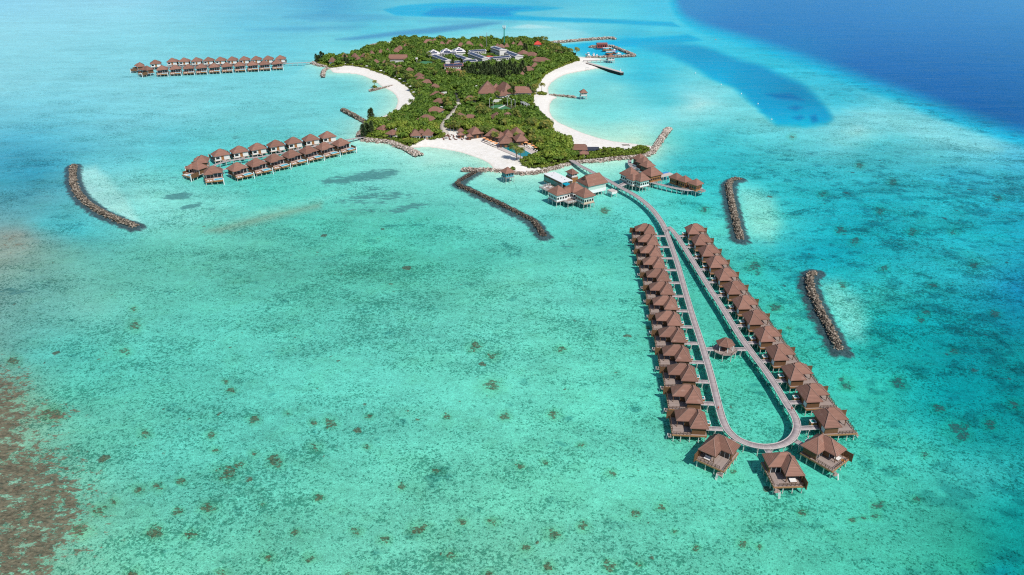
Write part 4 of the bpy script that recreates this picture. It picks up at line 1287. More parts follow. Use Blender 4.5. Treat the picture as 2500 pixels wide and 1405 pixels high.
# pavilion in the middle of the loop
def gazebo():
    X, Y = G(1769, 853, ZW)
    r = thing('loop_pavilion', 'open eight-sided timber pavilion on a platform in the middle of the loop pier', 'pavilion', (X, Y, 0), R(22.5))
    def ngon(n, rad, ph=0):
        return [(rad * math.cos(2 * math.pi * k / n + ph), rad * math.sin(2 * math.pi * k / n + ph)) for k in range(n)]
    b = MB(); b.prism(ngon(8, 4.6), ZW - .2, ZW); b.build('platform', M_DECK, r)
    b = MB()
    pts = ngon(8, 4.5)
    for k in range(8):
        b.box(pts[k][0] - .07, pts[k][0] + .07, pts[k][1] - .07, pts[k][1] + .07, ZW, ZW + .9)
        q = pts[(k + 1) % 8]
        if k in (0, 3, 4, 7):
            continue
        b.bar((pts[k][0], pts[k][1], ZW + .85), (q[0], q[1], ZW + .85), .09)
    b.build('railing', M_RAIL, r)
    hx = ngon(6, 3.55, .2)
    b = MB()
    vs = [(x, y, ZW + 2.6) for x, y in hx] + [(x, y, ZW + 2.78) for x, y in hx] + [(0, 0, ZW + 5.1)]
    b.add(vs, [tuple(reversed(range(6)))] + [(k, (k + 1) % 6, 6 + (k + 1) % 6, 6 + k) for k in range(6)] + [(6 + k, 6 + (k + 1) % 6, 12) for k in range(6)])
    rf = b.build('roof', M_ROOF, r)
    box_roof_caps([(Vector(vs[6 + k]), Vector(vs[12])) for k in range(6)], .16).build('ridge_cap', M_RIDGE, rf)
    me = MB().tube([(0, 0, ZW), (0, 0, ZW + 2.6)], .13, 8).mesh('post')
    me.materials.append(M_WHITE)
    for x, y in ngon(6, 2.9, .2):
        put('post', me, r, (x, y, 0))
    b = MB()
    b.tube([(0, 0, ZW), (0, 0, ZW + .45)], 1.1, 10)
    b.build('bench', M_TIMBER, r)
    for x, y in ngon(8, 4.1):
        put('pile', LP_PILE, r, (x, y, -.55))
    return (X, Y)
gz = gazebo()
for sgn, w in ((-1, 'left'), (1, 'right')):
    best = None
    for k in range(len(LOOPC)):
        dx, dy = LOOPC[k, 0] - gz[0], LOOPC[k, 1] - gz[1]
        if dx * sgn > 0 and abs(dy) < .5:
            best = abs(dx)
            break
    ln = (best or 9) - 1.3 - 4.3
    r = thing('gangway', 'short plank gangway joining the pavilion to the %s arm of the loop' % w, 'gangway', (gz[0] + sgn * 4.3, gz[1], 0), 0 if sgn > 0 else math.pi, GG)
    U = np.linspace(0, ln, 8); C = np.stack([U, U * 0], 1); T = np.tile([1.0, 0], (8, 1))
    _, l_, r_ = along_deck('deck', C, T, U, ZW - .05, 2.2, M_WALK, r, .16)
    edge_beam(l_, ZW - .05, r, w=.14, h=.12, lift=.062); edge_beam(r_, ZW - .05, r, w=.14, h=.12, lift=.062)
    put('trestle', GANG_TR, r, (ln * .5, 0, 0))

# ================================================================== POOL VILLAS ON THE TWO WESTERN PIERS
ZP = 2.35
def pool_villa():
    """seaward towards local -Y: roof, glazed front, lower deck, raised plunge pool at local +X"""
    root = thing('pool_villa', None, None)
    B = lambda b, n, m, p=root: b.build(n, m, p)
    roof = MB()
    e1 = roof.hip(-4.7, 4.7, -2.6, 4.2, 5.45, 9.0, 'x', 4.2, 4.2)
    e2 = roof.hip(-4.75, -.2, -3.9, 2.0, 5.40, 7.7, 'y', 2.6, 2.0)
    rf = B(roof, 'roof', M_ROOF)
    B(box_roof_caps(e1), 'ridge_cap', M_RIDGE, rf)
    w = MB()
    w.box(-4.0, 4.0, -1.6, 3.6, ZP, 5.35)
    wl = B(w, 'wall', M_WALLW)
    t = MB()
    t.box(-4.08, -4.002, -1.5, 3.5, ZP + .02, 5.3)
    t.box(4.002, 4.08, -1.5, 3.5, ZP + .02, 5.3)
    t.each('side_cladding', M_TIMBER, wl)
    d = MB(); d.box(-.9, .6, 3.602, 3.68, ZP + .02, 5.2); B(d, 'entrance_door', M_ORANGE)
    wi = MB(); wi.box(1.5, 3.4, 3.602, 3.66, ZP + .9, 4.6); wo = B(wi, 'window', M_GLASS)
    g = MB(); g.box(-3.6, 3.8, -1.68, -1.602, ZP + .05, 5.0); gl = B(g, 'sliding_door', M_GLASS)
    f = MB()
    for x in (-3.6, -1.8, 0, 1.9, 3.8):
        f.box(x - .05, x + .05, -1.75, -1.682, ZP + .02, 5.05)
    f.box(-3.65, 3.85, -1.75, -1.682, 5.05, 5.15)
    B(f, 'door_frame', M_WHITE, gl)
    fl = MB(); fl.box(-4.5, 4.5, -4.2, 3.9, ZP - .3, ZP); B(fl, 'deck', M_DECKPINK)
    lo = MB(); lo.box(-4.3, -.4, -6.4, -4.203, ZP - .75, ZP - .45); B(lo, 'lower_deck', M_DECKPINK)
    fa = MB()
    fa.box(-4.6, -.4, -4.3, -4.203, ZP - .445, ZP + .05)
    fa.box(-4.4, -.4, -6.5, -6.403, ZP - 1.0, ZP - .4)
    B(fa, 'fascia', M_FASCIA)
    po = MB(); po.box(-.2, 4.3, -7.2, -4.203, ZP - .8, ZP + .25); pool = B(po, 'plunge_pool', M_ORANGE)
    rim = MB()
    for a in ((-.3, 4.4, -7.3, -6.95), (-.3, 4.4, -4.5, -4.21), (-.3, .1, -6.949, -4.501), (4.05, 4.4, -6.949, -4.501)):
        rim.box(*a, ZP + .252, ZP + .38)
    B(rim, 'pool_rim', M_WHITE, pool)
    wa = MB(); wa.box(.102, 4.048, -6.948, -4.502, ZP + .253, ZP + .33); B(wa, 'pool_water', M_POOL, pool)
    sc = MB(); sc.box(4.45, 4.58, -7.6, -2.7, ZP - .9, ZP + 1.9); B(sc, 'privacy_screen', M_TIMBER)
    sp = MB(); sp.box(4.35, 4.72, -8.0, -7.62, -.8, ZP + 1.5); B(sp, 'end_post', M_WHITE)
    s2 = MB(); s2.box(-4.6, -4.48, -5.6, -1.9, ZP - .4, ZP + 1.3); B(s2, 'side_screen', M_TIMBER)
    ch = MB()
    ch.box(-3.4, -2.6, -6.0, -4.6, ZP - .40, ZP - .18); ch.box(-2.1, -1.3, -6.0, -4.6, ZP - .40, ZP - .18)
    ch.each('built_in_lounger', M_CLOTH, root)
    me = LP_PILE
    for x in (-4.1, -1.4, 1.4, 4.1):
        for y in (-6.1, -3.6, .2, 3.6):
            if x in (-1.4, 1.4) and y == .2:
                continue
            put('pile', me, root, (x, y, -.15 if y > -6 else -.75))
    return root

POOLV = pool_villa()
PSC = 1.17
POOLV.scale = (PSC, PSC, 1)
PAPEX = (0, .8 * PSC, 8.95)
first = [True]
def pool_row(P, hd, labels, grp):
    out = []
    for (x, y), lb in zip(P, labels):
        o = POOLV if first[0] else copy_tree(POOLV)
        first[0] = False
        place_villa(o, x, y, hd, False, PAPEX, -.8)
        tag(o, lb, 'villa', grp)
        out.append(o)
    return out
MFRONT = [(577, 397), (623.5, 386.6), (667.7, 376), (710, 366), (751, 356.4), (790.6, 347.2), (831, 338.3)]
MBACK = [(536, 364), (582, 356.6), (626.4, 349.6), (671.5, 342.2), (714.7, 335), (757, 328), (798, 321.2)]
FBACK = [(419.6, 142), (448.7, 141.3), (478.9, 140.6), (508, 140), (537, 139.3), (566, 138.6), (595.3, 137.9), (624.5, 137.2), (653.6, 136.4), (683.7, 135.5)]
FFRONT = [(394.6, 160.3), (426.9, 158.8), (459, 157.4), (490, 156), (521.5, 154.4), (552.7, 152.8), (583.9, 151.2), (615, 149.6), (644, 148), (675.4, 146.2)]
def rowdir(P):
    a, b = np.array(G(*P[0], 8.2)), np.array(G(*P[-1], 8.2))
    return math.atan2(b[1] - a[1], b[0] - a[0])
hm, hf = rowdir(MFRONT), rowdir(FFRONT)
GM, GF = 'pool villas of the near western pier', 'pool villas of the far western pier'
def lab(n, word, pier):
    r = []
    for i in range(n):
        k = n - 1 - i
        if k == 0:
            r.append('pool villa next to the island in the %s row of the %s' % (word, pier))
        else:
            r.append('pool villa, %s from the island in the %s row, %s' % (ORD[k], word, pier))
    return r
p1, p2 = 'near western pier', 'far western pier'
mf = pool_row(MFRONT, hm - math.pi / 2, lab(7, 'front', p1), GM)
mb = pool_row(MBACK, rowdir(MBACK) + math.pi / 2, [l.replace('pool villa', 'white walled villa') for l in lab(7, 'back', p1)], GM)
ff_ = pool_row(FFRONT, hf - math.pi / 2, lab(10, 'front', p2), GF)
fb = pool_row(FBACK, rowdir(FBACK) + math.pi / 2, [l.replace('pool villa', 'orange doored villa') for l in lab(10, 'back', p2)], GF)
for P, hd, lb, g in [
    ((491, 379.5), hm + R(150), 'brown villa behind the others at the open sea tip of the near western pier', GM),
    ((479.5, 395), hm + R(195), 'brown villa with a long dark screen, farthest left on the near western pier', GM),
    ((518, 405.5), hm - R(115), 'brown villa in front at the open sea tip of the near western pier', GM),
    ((378, 146.5), hf + R(95), 'lone back villa near the open sea tip of the far western pier', GF),
    ((340.6, 152.5), hf + R(190), 'double-peaked villa farthest left on the far western pier', GF),
    ((358, 161), hf - R(140), 'brown villa in front at the open sea tip of the far western pier', GF)]:
    pool_row([P], hd, [lb], g)
W1 = [(893, 334.3), (871, 338), (852, 341.3), (830, 345), (800, 351), (766, 358), (735, 364.5), (708, 370.5), (675, 377), (645, 382), (612, 386.3), (583, 389.5), (560, 393), (540, 398), (526, 403), (520, 409), (528, 414.5), (545, 414.5), (560, 412), (580, 408), (605, 402.3), (640, 394), (668, 387), (694, 380.3), (706, 373)]
boardwalk('boardwalk', 'grey boardwalk running from the rocky shore through the near western pool villas', W1, 1.7, 2.0, 5.2)
W2 = [(771, 152.6), (745, 153.6), (720, 154.6), (692, 155.8), (640, 157.5), (590, 159.5), (540, 161), (480, 162), (430, 162.5), (400, 163), (380, 161.5)]
boardwalk('boardwalk', 'long thin grey boardwalk from the western tip through the far western pool villas', W2, 1.6, 2.0, 5.0)
# white entrance ramps
def ramp_bridge(o, label, grp, ln, far=4.0):
    rz = o.rotation_euler.z
    c, s_ = math.cos(rz), math.sin(rz)
    x0, y0 = -.15 * PSC, 3.93 * PSC
    r = thing('entrance_ramp', label, 'ramp', (o.location.x + c * x0 - s_ * y0, o.location.y + s_ * x0 + c * y0, 0), rz + math.pi / 2, grp)
    U = np.linspace(.02, ln, 6); C = np.stack([U, U * 0], 1); T = np.tile([1.0, 0], (6, 1))
    along_deck('deck', C, T, U, np.linspace(ZP - .85, 1.8, 6), 1.7, M_DECKPINK, r, .14)
    b = MB()
    for y in (-.92, .92):
        b.bar((.02, y, ZP - .7), (ln, y, 2.0), .12, .3)
    b.build('side_board', M_WHITE, r)
    return r
for rw, w, g, ln in ((mf, 'front row, near western pier', 'entrance ramps of the near western pier', 2.2), (mb, 'back row, near western pier', 'entrance ramps of the near western pier', 3.2),
                     (ff_, 'front row, far western pier', 'entrance ramps of the far western pier', 3.0), (fb, 'back row, far western pier', 'entrance ramps of the far western pier', 3.8)):
    for i, o in enumerate(rw):
        ramp_bridge(o, 'white ramp to the %s villa from the island, %s' % (ORD[len(rw) - 1 - i], w), g, ln)

# ================================================================== OVERWATER RESTAURANT AND SPA
OCC = []          # ground kept clear of trees: (x, y, radius)
RT = R(32)
def frame(root):
    return root.location, root.rotation_euler.z

def pavilion(name, label, cat, px, py, w, d, rot, zd, ze, zr, wall=M_WALLW, group=None, front=M_GLASS, piles=True, ridge='pyr', rail=False, over=.8, base=None, roof=M_ROOF, zb=None):
    """roofed pavilion on stilts; (px, py) is where the photo shows its peak"""
    X, Y = G(px, py, zr)
    r = thing(name, label, cat, (X, Y, 0), rot, group)
    hw, hd = w / 2, d / 2
    b = MB()
    if ridge == 'pyr':
        e = b.hip(-hw, hw, -hd, hd, ze, zr, 'x' if w >= d else 'y', min(hw, hd) if abs(w - d) > 1 else min(hw, hd), None)
        if abs(w - d) <= 1.6:
            b = MB()
            ax = 'x' if w >= d else 'y'
            L_ = (w if ax == 'x' else d) / 2 - .05
            e = b.hip(-hw, hw, -hd, hd, ze, zr, ax, L_, L_)
    else:
        k = float(ridge)
        e = b.hip(-hw, hw, -hd, hd, ze, zr, 'x', k, k)
    rf = b.build('roof', roof, r)
    box_roof_caps(e, .16).build('ridge_cap', M_RIDGE, rf)
    x0, x1, y0, y1 = -hw + over, hw - over, -hd + over, hd - over
    b = MB(); b.box(x0, x1, y0, y1, zd, ze - .22); wl = b.build('wall', wall, r)
    # window bays on the seaward sides
    me = MB().box(-.55, .55, -.04, 0, 0, 1.25).mesh('window'); me.materials.append(front)
    n = max(2, int((x1 - x0) / 1.5))
    for k in range(n):
        put('window', me, r, (x0 + (k + .5) * (x1 - x0) / n, y0 - .003, zd + 1.0))
    n = max(2, int((y1 - y0) / 1.5))
    for k in range(n):
        put('window', me, r, (x1 + .003, y0 + (k + .5) * (y1 - y0) / n, zd + 1.0), math.pi / 2)
        put('window', me, r, (x0 - .003, y0 + (k + .5) * (y1 - y0) / n, zd + 1.0), -math.pi / 2)
    b = MB(); b.box(-hw + .35, hw - .35, -hd + .35, hd - .35, zd - .3, zd - .003); b.build('floor', M_DECK, r)
    if base is not None:
        b = MB()
        b.box(x0 - .1, x1 + .1, y0 - .12, y0 - .06, zd + .02, zd + .95)
        b.box(x1 + .06, x1 + .12, y0 - .1, y1, zd + .02, zd + .95)
        b.each('parapet', base, r)
    if piles:
        me = pile_mesh(zd - .3, .16)
        nx, ny = max(2, int(w / 2.8) + 1), max(2, int(d / 3.2) + 1)
        for i in range(nx):
            for j in range(ny):
                if 0 < i < nx - 1 and 0 < j < ny - 1:
                    continue
                put('pile', me, r, (-hw + .6 + (w - 1.2) * i / (nx - 1), -hd + .6 + (d - 1.2) * j / (ny - 1), 0))
    return r

def platform(name, label, cat, px, py, w, d, rot, zd, rail=M_WHITE, mat=M_DECK, sides=(1, 1, 1, 1), group=None, piles=True):
    X, Y = G(px, py, zd)
    r = thing(name, label, cat, (X, Y, 0), rot, group)
    b = MB(); b.box(-w / 2, w / 2, -d / 2, d / 2, zd - .28, zd); b.build('deck', mat, r)
    if rail is not None:
        b = MB()
        cs = [(-w / 2 + .1, -d / 2 + .1), (w / 2 - .1, -d / 2 + .1), (w / 2 - .1, d / 2 - .1), (-w / 2 + .1, d / 2 - .1)]
        for k in range(4):
            if not sides[k]:
                continue
            p, q = Vector((*cs[k], zd)), Vector((*cs[(k + 1) % 4], zd))
            n = max(2, int((q - p).length / 1.2))
            for i in range(n + 1):
                c = p.lerp(q, i / n)
                b.box(c.x - .07, c.x + .07, c.y - .07, c.y + .07, zd, zd + 1.05)
            for h in (.5, 1.0):
                b.bar(p + Vector((0, 0, h)), q + Vector((0, 0, h)), .08)
        b.build('railing', rail, r)
    if piles:
        me = pile_mesh(zd - .28, .16)
        nx, ny = max(2, int(w / 2.6) + 1), max(2, int(d / 2.8) + 1)
        for i in range(nx):
            for j in range(ny):
                if 0 < i < nx - 1 and 0 < j < ny - 1:
                    continue
                put('pile', me, r, (-w / 2 + .3 + (w - .6) * i / (nx - 1), -d / 2 + .3 + (d - .6) * j / (ny - 1), 0))
    return r

ZR = 1.9
# big hall with the dark gablet
hx, hy = G(1460, 450.2, 6.1)
hall = thing('restaurant_hall', 'large overwater restaurant hall with steep brown roof and white base beside the main boardwalk', 'restaurant', (hx, hy, 0), RT)
hall.location.x += -math.sin(RT) * 5.9 ; hall.location.y += math.cos(RT) * 5.9
b = MB()
e = b.hip(-7.2, 7.2, -6.2, 6.2, 6.0, 10.6, 'x', 2.3, 2.0)
rf = b.build('roof', M_ROOF, hall)
box_roof_caps(e, .2).build('ridge_cap', M_RIDGE, rf)
b = MB(); b.add([(-6.3, -1.6, 8.95), (-6.3, 1.6, 8.95), (-5.3, 0, 10.9), (-4.0, -1.6, 8.95), (-4.0, 1.6, 8.95), (-3.6, 0, 10.9)], [(0, 2, 1), (0, 3, 5, 2), (1, 2, 5, 4)]); b.build('gablet', M_RAIL, rf)
b = MB(); b.box(-6.4, 6.4, -5.4, 5.4, ZR, 5.78); b.build('wall', simple('pale_green_wall', (.50, .62, .56), .5, .08, .6), hall)
b = MB(); b.box(-6.55, 6.55, -5.56, -5.42, ZR - .9, ZR + 1.1); b.box(6.42, 6.56, -5.40, 5.3, ZR - .9, ZR + 1.1); b.each('base_panel', M_WHITE, hall)
b = MB(); b.box(-6.6, 6.6, -5.41, 5.6, ZR - .3, ZR - .004); b.build('floor', M_DECK, hall)
me = pile_mesh(ZR - .3, .18)
for i in range(6):
    for y in (-5.1, 0, 5.1):
        put('pile', me, hall, (-6.1 + i * 2.44, y, 0))
GRP = 'roofed pavilions of the overwater restaurant'
pavilion('restaurant_pavilion', 'restaurant pavilion with white balustrade at the left front of the overwater restaurant', 'pavilion', 1363.2, 452.8, 8.8, 9.4, RT, ZR, 5.9, 9.9, M_WALLW, GRP, base=M_WHITE)
pavilion('restaurant_pavilion', 'restaurant pavilion with pale glazed front at the right front of the overwater restaurant', 'pavilion', 1428.8, 458.4, 8.4, 9.4, RT, ZR, 5.9, 9.9, simple('pale_green_wall', ()), GRP, base=simple('peach_panel', (.62, .50, .36), .7, .1, .5))
pavilion('restaurant_pavilion', 'restaurant pavilion in the middle of the overwater restaurant, behind the two front ones', 'pavilion', 1404, 444.5, 9.4, 9.4, RT, ZR, 5.95, 10.1, M_WALLW, GRP)
pavilion('restaurant_pavilion', 'low linking roof between the left and middle restaurant pavilions', 'pavilion', 1386, 458, 9.0, 6.0, RT, ZR, 5.5, 7.7, M_WALLW, GRP, ridge='2.5', piles=False)
platform('sun_deck', 'grey dining deck with white railing between the two front restaurant pavilions', 'deck', 1389.5, 489, 7.6, 8.2, RT, ZR - .02, sides=(1, 1, 0, 1))
ldk = platform('sun_deck', 'grey lounge deck with white railing left of the glass dining room', 'deck', 1341, 460, 8.2, 9.5, RT, ZR - .02, sides=(1, 0, 1, 1))
def sunbed(name, label, p, rz, frame_m, pad_m, group, cat='lounger'):
    r = thing(name, label, cat, p, rz, group)
    b = MB()
    b.box(-.33, .33, -1.0, .95, .24, .32)
    for x in (-.28, .28):
        for y in (-.9, .8):
            b.box(x - .04, x + .04, y - .04, y + .04, 0, .238)
    b.build('frame', frame_m, r)
    b = MB()
    b.box(-.3, .3, -.95, .25, .322, .42)
    b.add([(-.3, .26, .33), (.3, .26, .33), (.3, .95, .80), (-.3, .95, .80), (-.3, .26, .43), (.3, .26, .43), (.3, .91, .89), (-.3, .91, .89)], [(3, 2, 1, 0), (4, 5, 6, 7), (0, 1, 5, 4), (1, 2, 6, 5), (2, 3, 7, 6), (3, 0, 4, 7)])
    b.build('cushion', pad_m, r)
    return r
BED0 = None
for k, (dx, dy) in enumerate(((-2.4, 1.8), (-.4, 2.6), (.9, .6))):
    c, s_ = math.cos(RT), math.sin(RT)
    p = (ldk.location.x + c * dx - s_ * dy, ldk.location.y + s_ * dx + c * dy, ZR)
    r = sunbed('sunbed', ('white sunbed nearest the sea on the restaurant lounge deck', 'white sunbed farthest back on the restaurant lounge deck', 'white sunbed nearest the roof on the restaurant lounge deck')[k], p, RT + 1.9, M_WHITE, M_CLOTH, 'white sunbeds on the restaurant deck', 'sunbed')
    r.scale = (1.6, 1.35, 1)
X, Y = G(1362, 432.5, 6.0)
gr = thing('glass_dining_room', 'flat white roofed dining room with a long teal glass wall over the water', 'restaurant', (X, Y, 0), RT)
b = MB(); b.box(-4.0, 4.0, -9.6, 9.6, 5.75, 6.0); b.build('roof', M_WHITE, gr)
b = MB()
for (x, y) in ((-1.5, 4), (1.2, -2), (.4, -6.5), (2, 7)):
    b.box(x - .25, x + .25, y - .2, y + .2, 6.002, 6.35)
b.each('roof_vent', M_GREYS, gr)
b = MB(); b.box(-3.7, 3.7, -9.0, 9.3, ZR, 5.748); b.build('wall', M_TIMBER, gr)
me = MB().box(-.06, 0, -.72, .72, 0, 2.6).mesh('glass_panel'); me.materials.append(simple('teal_pane', (.06, .20, .19), .12, .25, .7, .6))
for k in range(12):
    put('glass_panel', me, gr, (-3.703, -8.2 + k * 1.52, ZR + .1))
b = MB(); b.box(-3.95, 3.95, -9.5, 9.5, ZR - .3, ZR - .004); b.build('floor', M_FASCIA, gr)
b = MB()
for x in (-3.6, 0, 3.6):
    b.box(x - .12, x + .12, -9.5, -9.26, ZR, 5.74)
b.each('porch_post', M_WHITE, gr)
me = pile_mesh(ZR - .3, .17)
for j in range(8):
    for x in (-3.5, 3.5):
        put('pile', me, gr, (x, -9 + j * 2.57, 0))
lk = pavilion('lookout_hut', 'small brown roofed lookout on an orange base beside the glass dining room', 'hut', 1397.2, 412, 5.2, 6.8, RT, 4.4, 6.6, 9.0, M_WALLW)
b = MB(); b.box(-2.3, 2.3, -3.1, 3.1, 1.2, 4.09); b.build('base', M_ORANGE, lk)
X, Y = G(1384, 449.5, 5.2)
sail = thing('shade_sail', 'turquoise shade canopy on white posts in front of the glass dining room', 'canopy', (X, Y, 0), RT)
b = MB(); b.add([(-2, -2, 5.0), (2, -2, 5.0), (2, 2, 5.25), (-2, 2, 5.25), (0, 0, 5.0), (-2, -2, 4.94), (2, -2, 4.94), (2, 2, 5.19), (-2, 2, 5.19), (0, 0, 4.94)], [(0, 1, 4), (1, 2, 4), (2, 3, 4), (3, 0, 4), (6, 5, 9), (7, 6, 9), (8, 7, 9), (5, 8, 9), (0, 5, 6, 1), (1, 6, 7, 2), (2, 7, 8, 3), (3, 8, 5, 0)])
b.build('canopy', simple('turquoise_cloth', (0.0, .30, .42), .8, .08, .5), sail)
b = MB()
for x in (-1.9, 1.9):
    for y in (-1.9, 1.9):
        b.box(x - .06, x + .06, y - .06, y + .06, ZR, 4.93)
b.each('post', M_WHITE, sail)
pf = platform('landing_platform', 'small pale square landing platform at the right end of the restaurant hall', 'platform', 1494.5, 465, 4.0, 4.6, RT, 2.4, None, M_STONE)
b = MB(); b.box(-2.03, 2.03, -2.33, 2.33, .9, 2.1); b.build('skirt', M_WALLW, pf)

GSP = 'roofed pavilions of the overwater spa'
WG = simple('pale_green_wall', ())
pavilion('spa_pavilion', 'tallest peaked spa pavilion at the left of the spa, near the main boardwalk', 'pavilion', 1540.5, 408, 9.2, 10.5, RT, ZR, 5.6, 10.2, M_WALLW, GSP, base=M_WHITE)
pavilion('spa_pavilion', 'front spa pavilion with white parapet and pale green walls facing the camera', 'pavilion', 1566.5, 420.5, 8.4, 8.2, RT, ZR, 5.7, 9.8, WG, GSP, base=M_WHITE)
pavilion('spa_pavilion', 'lower spa roof filling the gap between the tall and the front spa pavilions', 'pavilion', 1549, 424, 8.0, 7.0, RT, ZR, 5.5, 8.3, M_WALLW, GSP, ridge='2.6')
pavilion('spa_pavilion', 'right hand spa pavilion with orange timber walls and a hipped ridge', 'pavilion', 1593, 408, 10.0, 9.4, RT, ZR, 5.8, 9.8, M_ORANGE, GSP, ridge='4')
GBH, GRH = 'three treatment huts behind the spa', 'three treatment huts right of the spa'
for (x, y), lb in zip(((1563.5, 375.5), (1572.3, 383.6), (1581.5, 391.9)), ('farthest of three overlapping spa huts in a row by the rocky groyne', 'middle one of three overlapping spa huts by the rocky groyne', 'nearest of three overlapping spa huts in a row by the rocky groyne')):
    o = pavilion('treatment_hut', lb, 'hut', x, y, 7.6, 7.2, RT, ZR, 5.5, 8.7, M_RAIL, GBH)
    b = MB(); b.box(-5.6, -3.5, -3.2, 3.2, ZR - .3, ZR); b.build('terrace', M_DECK, o)
    b = MB(); b.box(-5.7, -5.62, -3.2, .2, ZR - .3, ZR + .8); b.box(-5.61, -3.6, -3.3, -3.22, ZR - .3, ZR + .8); b.each('privacy_wall', M_WHITE, o)
for (x, y), lb in zip(((1652, 422), (1673, 428.8), (1700.4, 436.4)), ('hut nearest the spa among the three peaked huts on the curved walkway', 'middle hut of the three peaked huts on the curved walkway', 'outermost of the three peaked huts at the end of the curved walkway')):
    o = pavilion('treatment_hut', lb, 'hut', x, y, 6.8, 6.6, R(38), ZR, 5.5, 8.4, M_ORANGE, GRH)
    b = MB(); b.box(-2.9, 2.9, -5.6, -3.0, ZR - .3, ZR); b.build('terrace', M_DECK, o)
    b = MB(); b.box(1.2, 1.3, -6.0, -2.5, ZR - .6, ZR + 1.2); b.box(1.32, 3.0, -2.72, -2.62, ZR - .6, ZR + 1.1); b.each('privacy_wall', M_WHITE, o)
    b = MB(); b.box(-2.4, -.6, -5.2, -3.6, ZR + .003, ZR + .25); b.build('soaking_pool', M_POOLT, o)
boardwalk('boardwalk', 'curved grey walkway from the spa to the three peaked huts', [(1585, 444), (1598, 447.5), (1611, 451), (1638, 457.5), (1665.6, 463), (1683, 465), (1693, 463.5), (1701, 460)], ZR - .1, 2.3, 3.6)
boardwalk('boardwalk', 'curved pale walkway with white edges behind the tall spa pavilion', [(1537, 391), (1537, 397), (1539, 403), (1546, 410), (1557, 413.8), (1569, 413)], ZR - .1, 2.2, 3.6)
boardwalk('boardwalk', 'short straight walkway linking the main boardwalk to the spa entrance', [(1512, 455), (1518, 452), (1530, 446.5)], ZR - .06, 3.0, 3.4)
X, Y = G(1622, 426.5, 2.6)
ip = thing('infinity_pool', 'narrow blue infinity pool beside a grey terrace right of the spa', 'pool', (X, Y, 0), RT)
b = MB(); b.box(-5.5, 5.5, -2.2, 3.4, 2.0, 2.6); b.build('terrace', M_STONE, ip)
b = MB(); b.box(-5.4, 5.4, 1.2, 3.3, 2.603, 2.68); b.build('pool_water', simple('blue_pool', (.04, .30, .62), .1, .1, .6, .5), ip)
me = pile_mesh(2.0, .16)
for i in range(5):
    for y in (-2, 3.2):
        put('pile', me, ip, (-5.2 + i * 2.6, y, 0))

def stilt_hut(label, px, py, w, rot, zr, wall, zd=2.6, cat='hut', name='stilt_hut', ze=None):
    o = pavilion(name, label, cat, px, py, w, w, rot, zd, ze or zr - 2.9, zr, wall)
    return o
stilt_hut('small stilt hut with teal walls standing against the pale rock sea wall', 1239.4, 408, 6.8, R(30), 8.4, simple('teal_wall', (.08, .30, .36), .6, .1, .6))
stilt_hut('brown roofed hut with white balcony at the end of the eastern bay jetty', 1425, 217.4, 6.6, R(6), 7.6, M_WALLW, 2.2)
stilt_hut('open pavilion with a weathered thatched roof at the end of the harbour jetty', 1391 + 100.4, 131.8, 8.4, R(8), 8.4, M_WALLW, 2.2)
boardwalk('boardwalk', 'low rail jetty running right from the beach to the thatched harbour pavilion', [(1424, 148.5), (1445, 148), (1470, 147.3), (1484, 147)], 2.0, 1.8, 5.0)
rock_mound('rock_jetty', 'straight stone jetty reaching from the sandy point to the brown hut in the eastern bay', 'jetty', [(1340, 232.5), (1360, 234.5), (1385, 236), (1406, 237)], 1.5, 1.2, M_ROCKPALE, .55, 9)
# dark sheet piled jetty
c0, c1 = G(1434, 153.5, 1.8), G(1519, 177, 1.8)
ang = math.atan2(c1[1] - c0[1], c1[0] - c0[0])
ln = math.hypot(c1[0] - c0[0], c1[1] - c0[1])
dj = thing('dark_jetty', 'long dark walled jetty with a pale top slanting out from the beach tip', 'jetty', (*c0, 0), ang)
b = MB(); b.box(0, ln, -2.0, 2.0, -3, 1.55); b.build('wall', simple('dark_sheet_wall', (.03, .028, .026), .8, .25, .8, .2, ('x', 1.2, .1, .5)), dj)
b = MB(); b.box(-.1, ln + .1, -2.1, 2.1, 1.553, 1.9); b.build('top_slab', M_STONE, dj)
lb_ = thing('jetty_light', 'small white beacon on the outer end of the dark jetty', 'beacon', (*G(1515, 174, 1.9), 1.9))
b = MB(); b.tube([(0, 0, 0), (0, 0, .3), (0, 0, .3001), (0, 0, 1.7)], [.6, .6, .35, .3], 10); b.build('column', M_WHITE, lb_)
b = MB(); b.tube([(0, 0, 1.703), (0, 0, 2.2)], [.4, .15], 10); b.build('lamp_cap', M_WHITE, lb_)

# ================================================================== BOATS, BUOYS
def hull_mesh(Lh, beam, depth, fine=1.0, n=14):
    """lofted hull: pointed raking bow, flat transom, sheer rising forward"""
    vs, fs = [], []
    prof = [(-1, 1.0), (-.86, .35), (-.45, -.25), (0, -.45), (.45, -.25), (.86, .35), (1, 1.0)]
    for i in range(n + 1):
        t = i / n
        x = -Lh / 2 + Lh * t
        bw = beam / 2 * (1 - max(0, (t - .45) / .55) ** (2.2 * fine)) * (.88 + .12 * min(1, t / .3))
        sh = depth * (1 + .55 * max(0, t - .4) ** 1.5)
        for u, h in prof:
            xx = x + (max(0, t - .7) * .9 * max(0, h) * depth)
            z = h * sh if h > 0 else h * depth * (1 - .8 * max(0, t - .6) / .4)
            vs.append((xx, u * max(bw, .03), z))
    m = len(prof)
    for i in range(n):
        for j in range(m - 1):
            a = i * m + j
            fs.append((a, a + 1, a + m + 1, a + m))
    fs.append(tuple(reversed(range(m))))
    fs.append(tuple(n * m + j for j in range(m)))
    return vs, fs
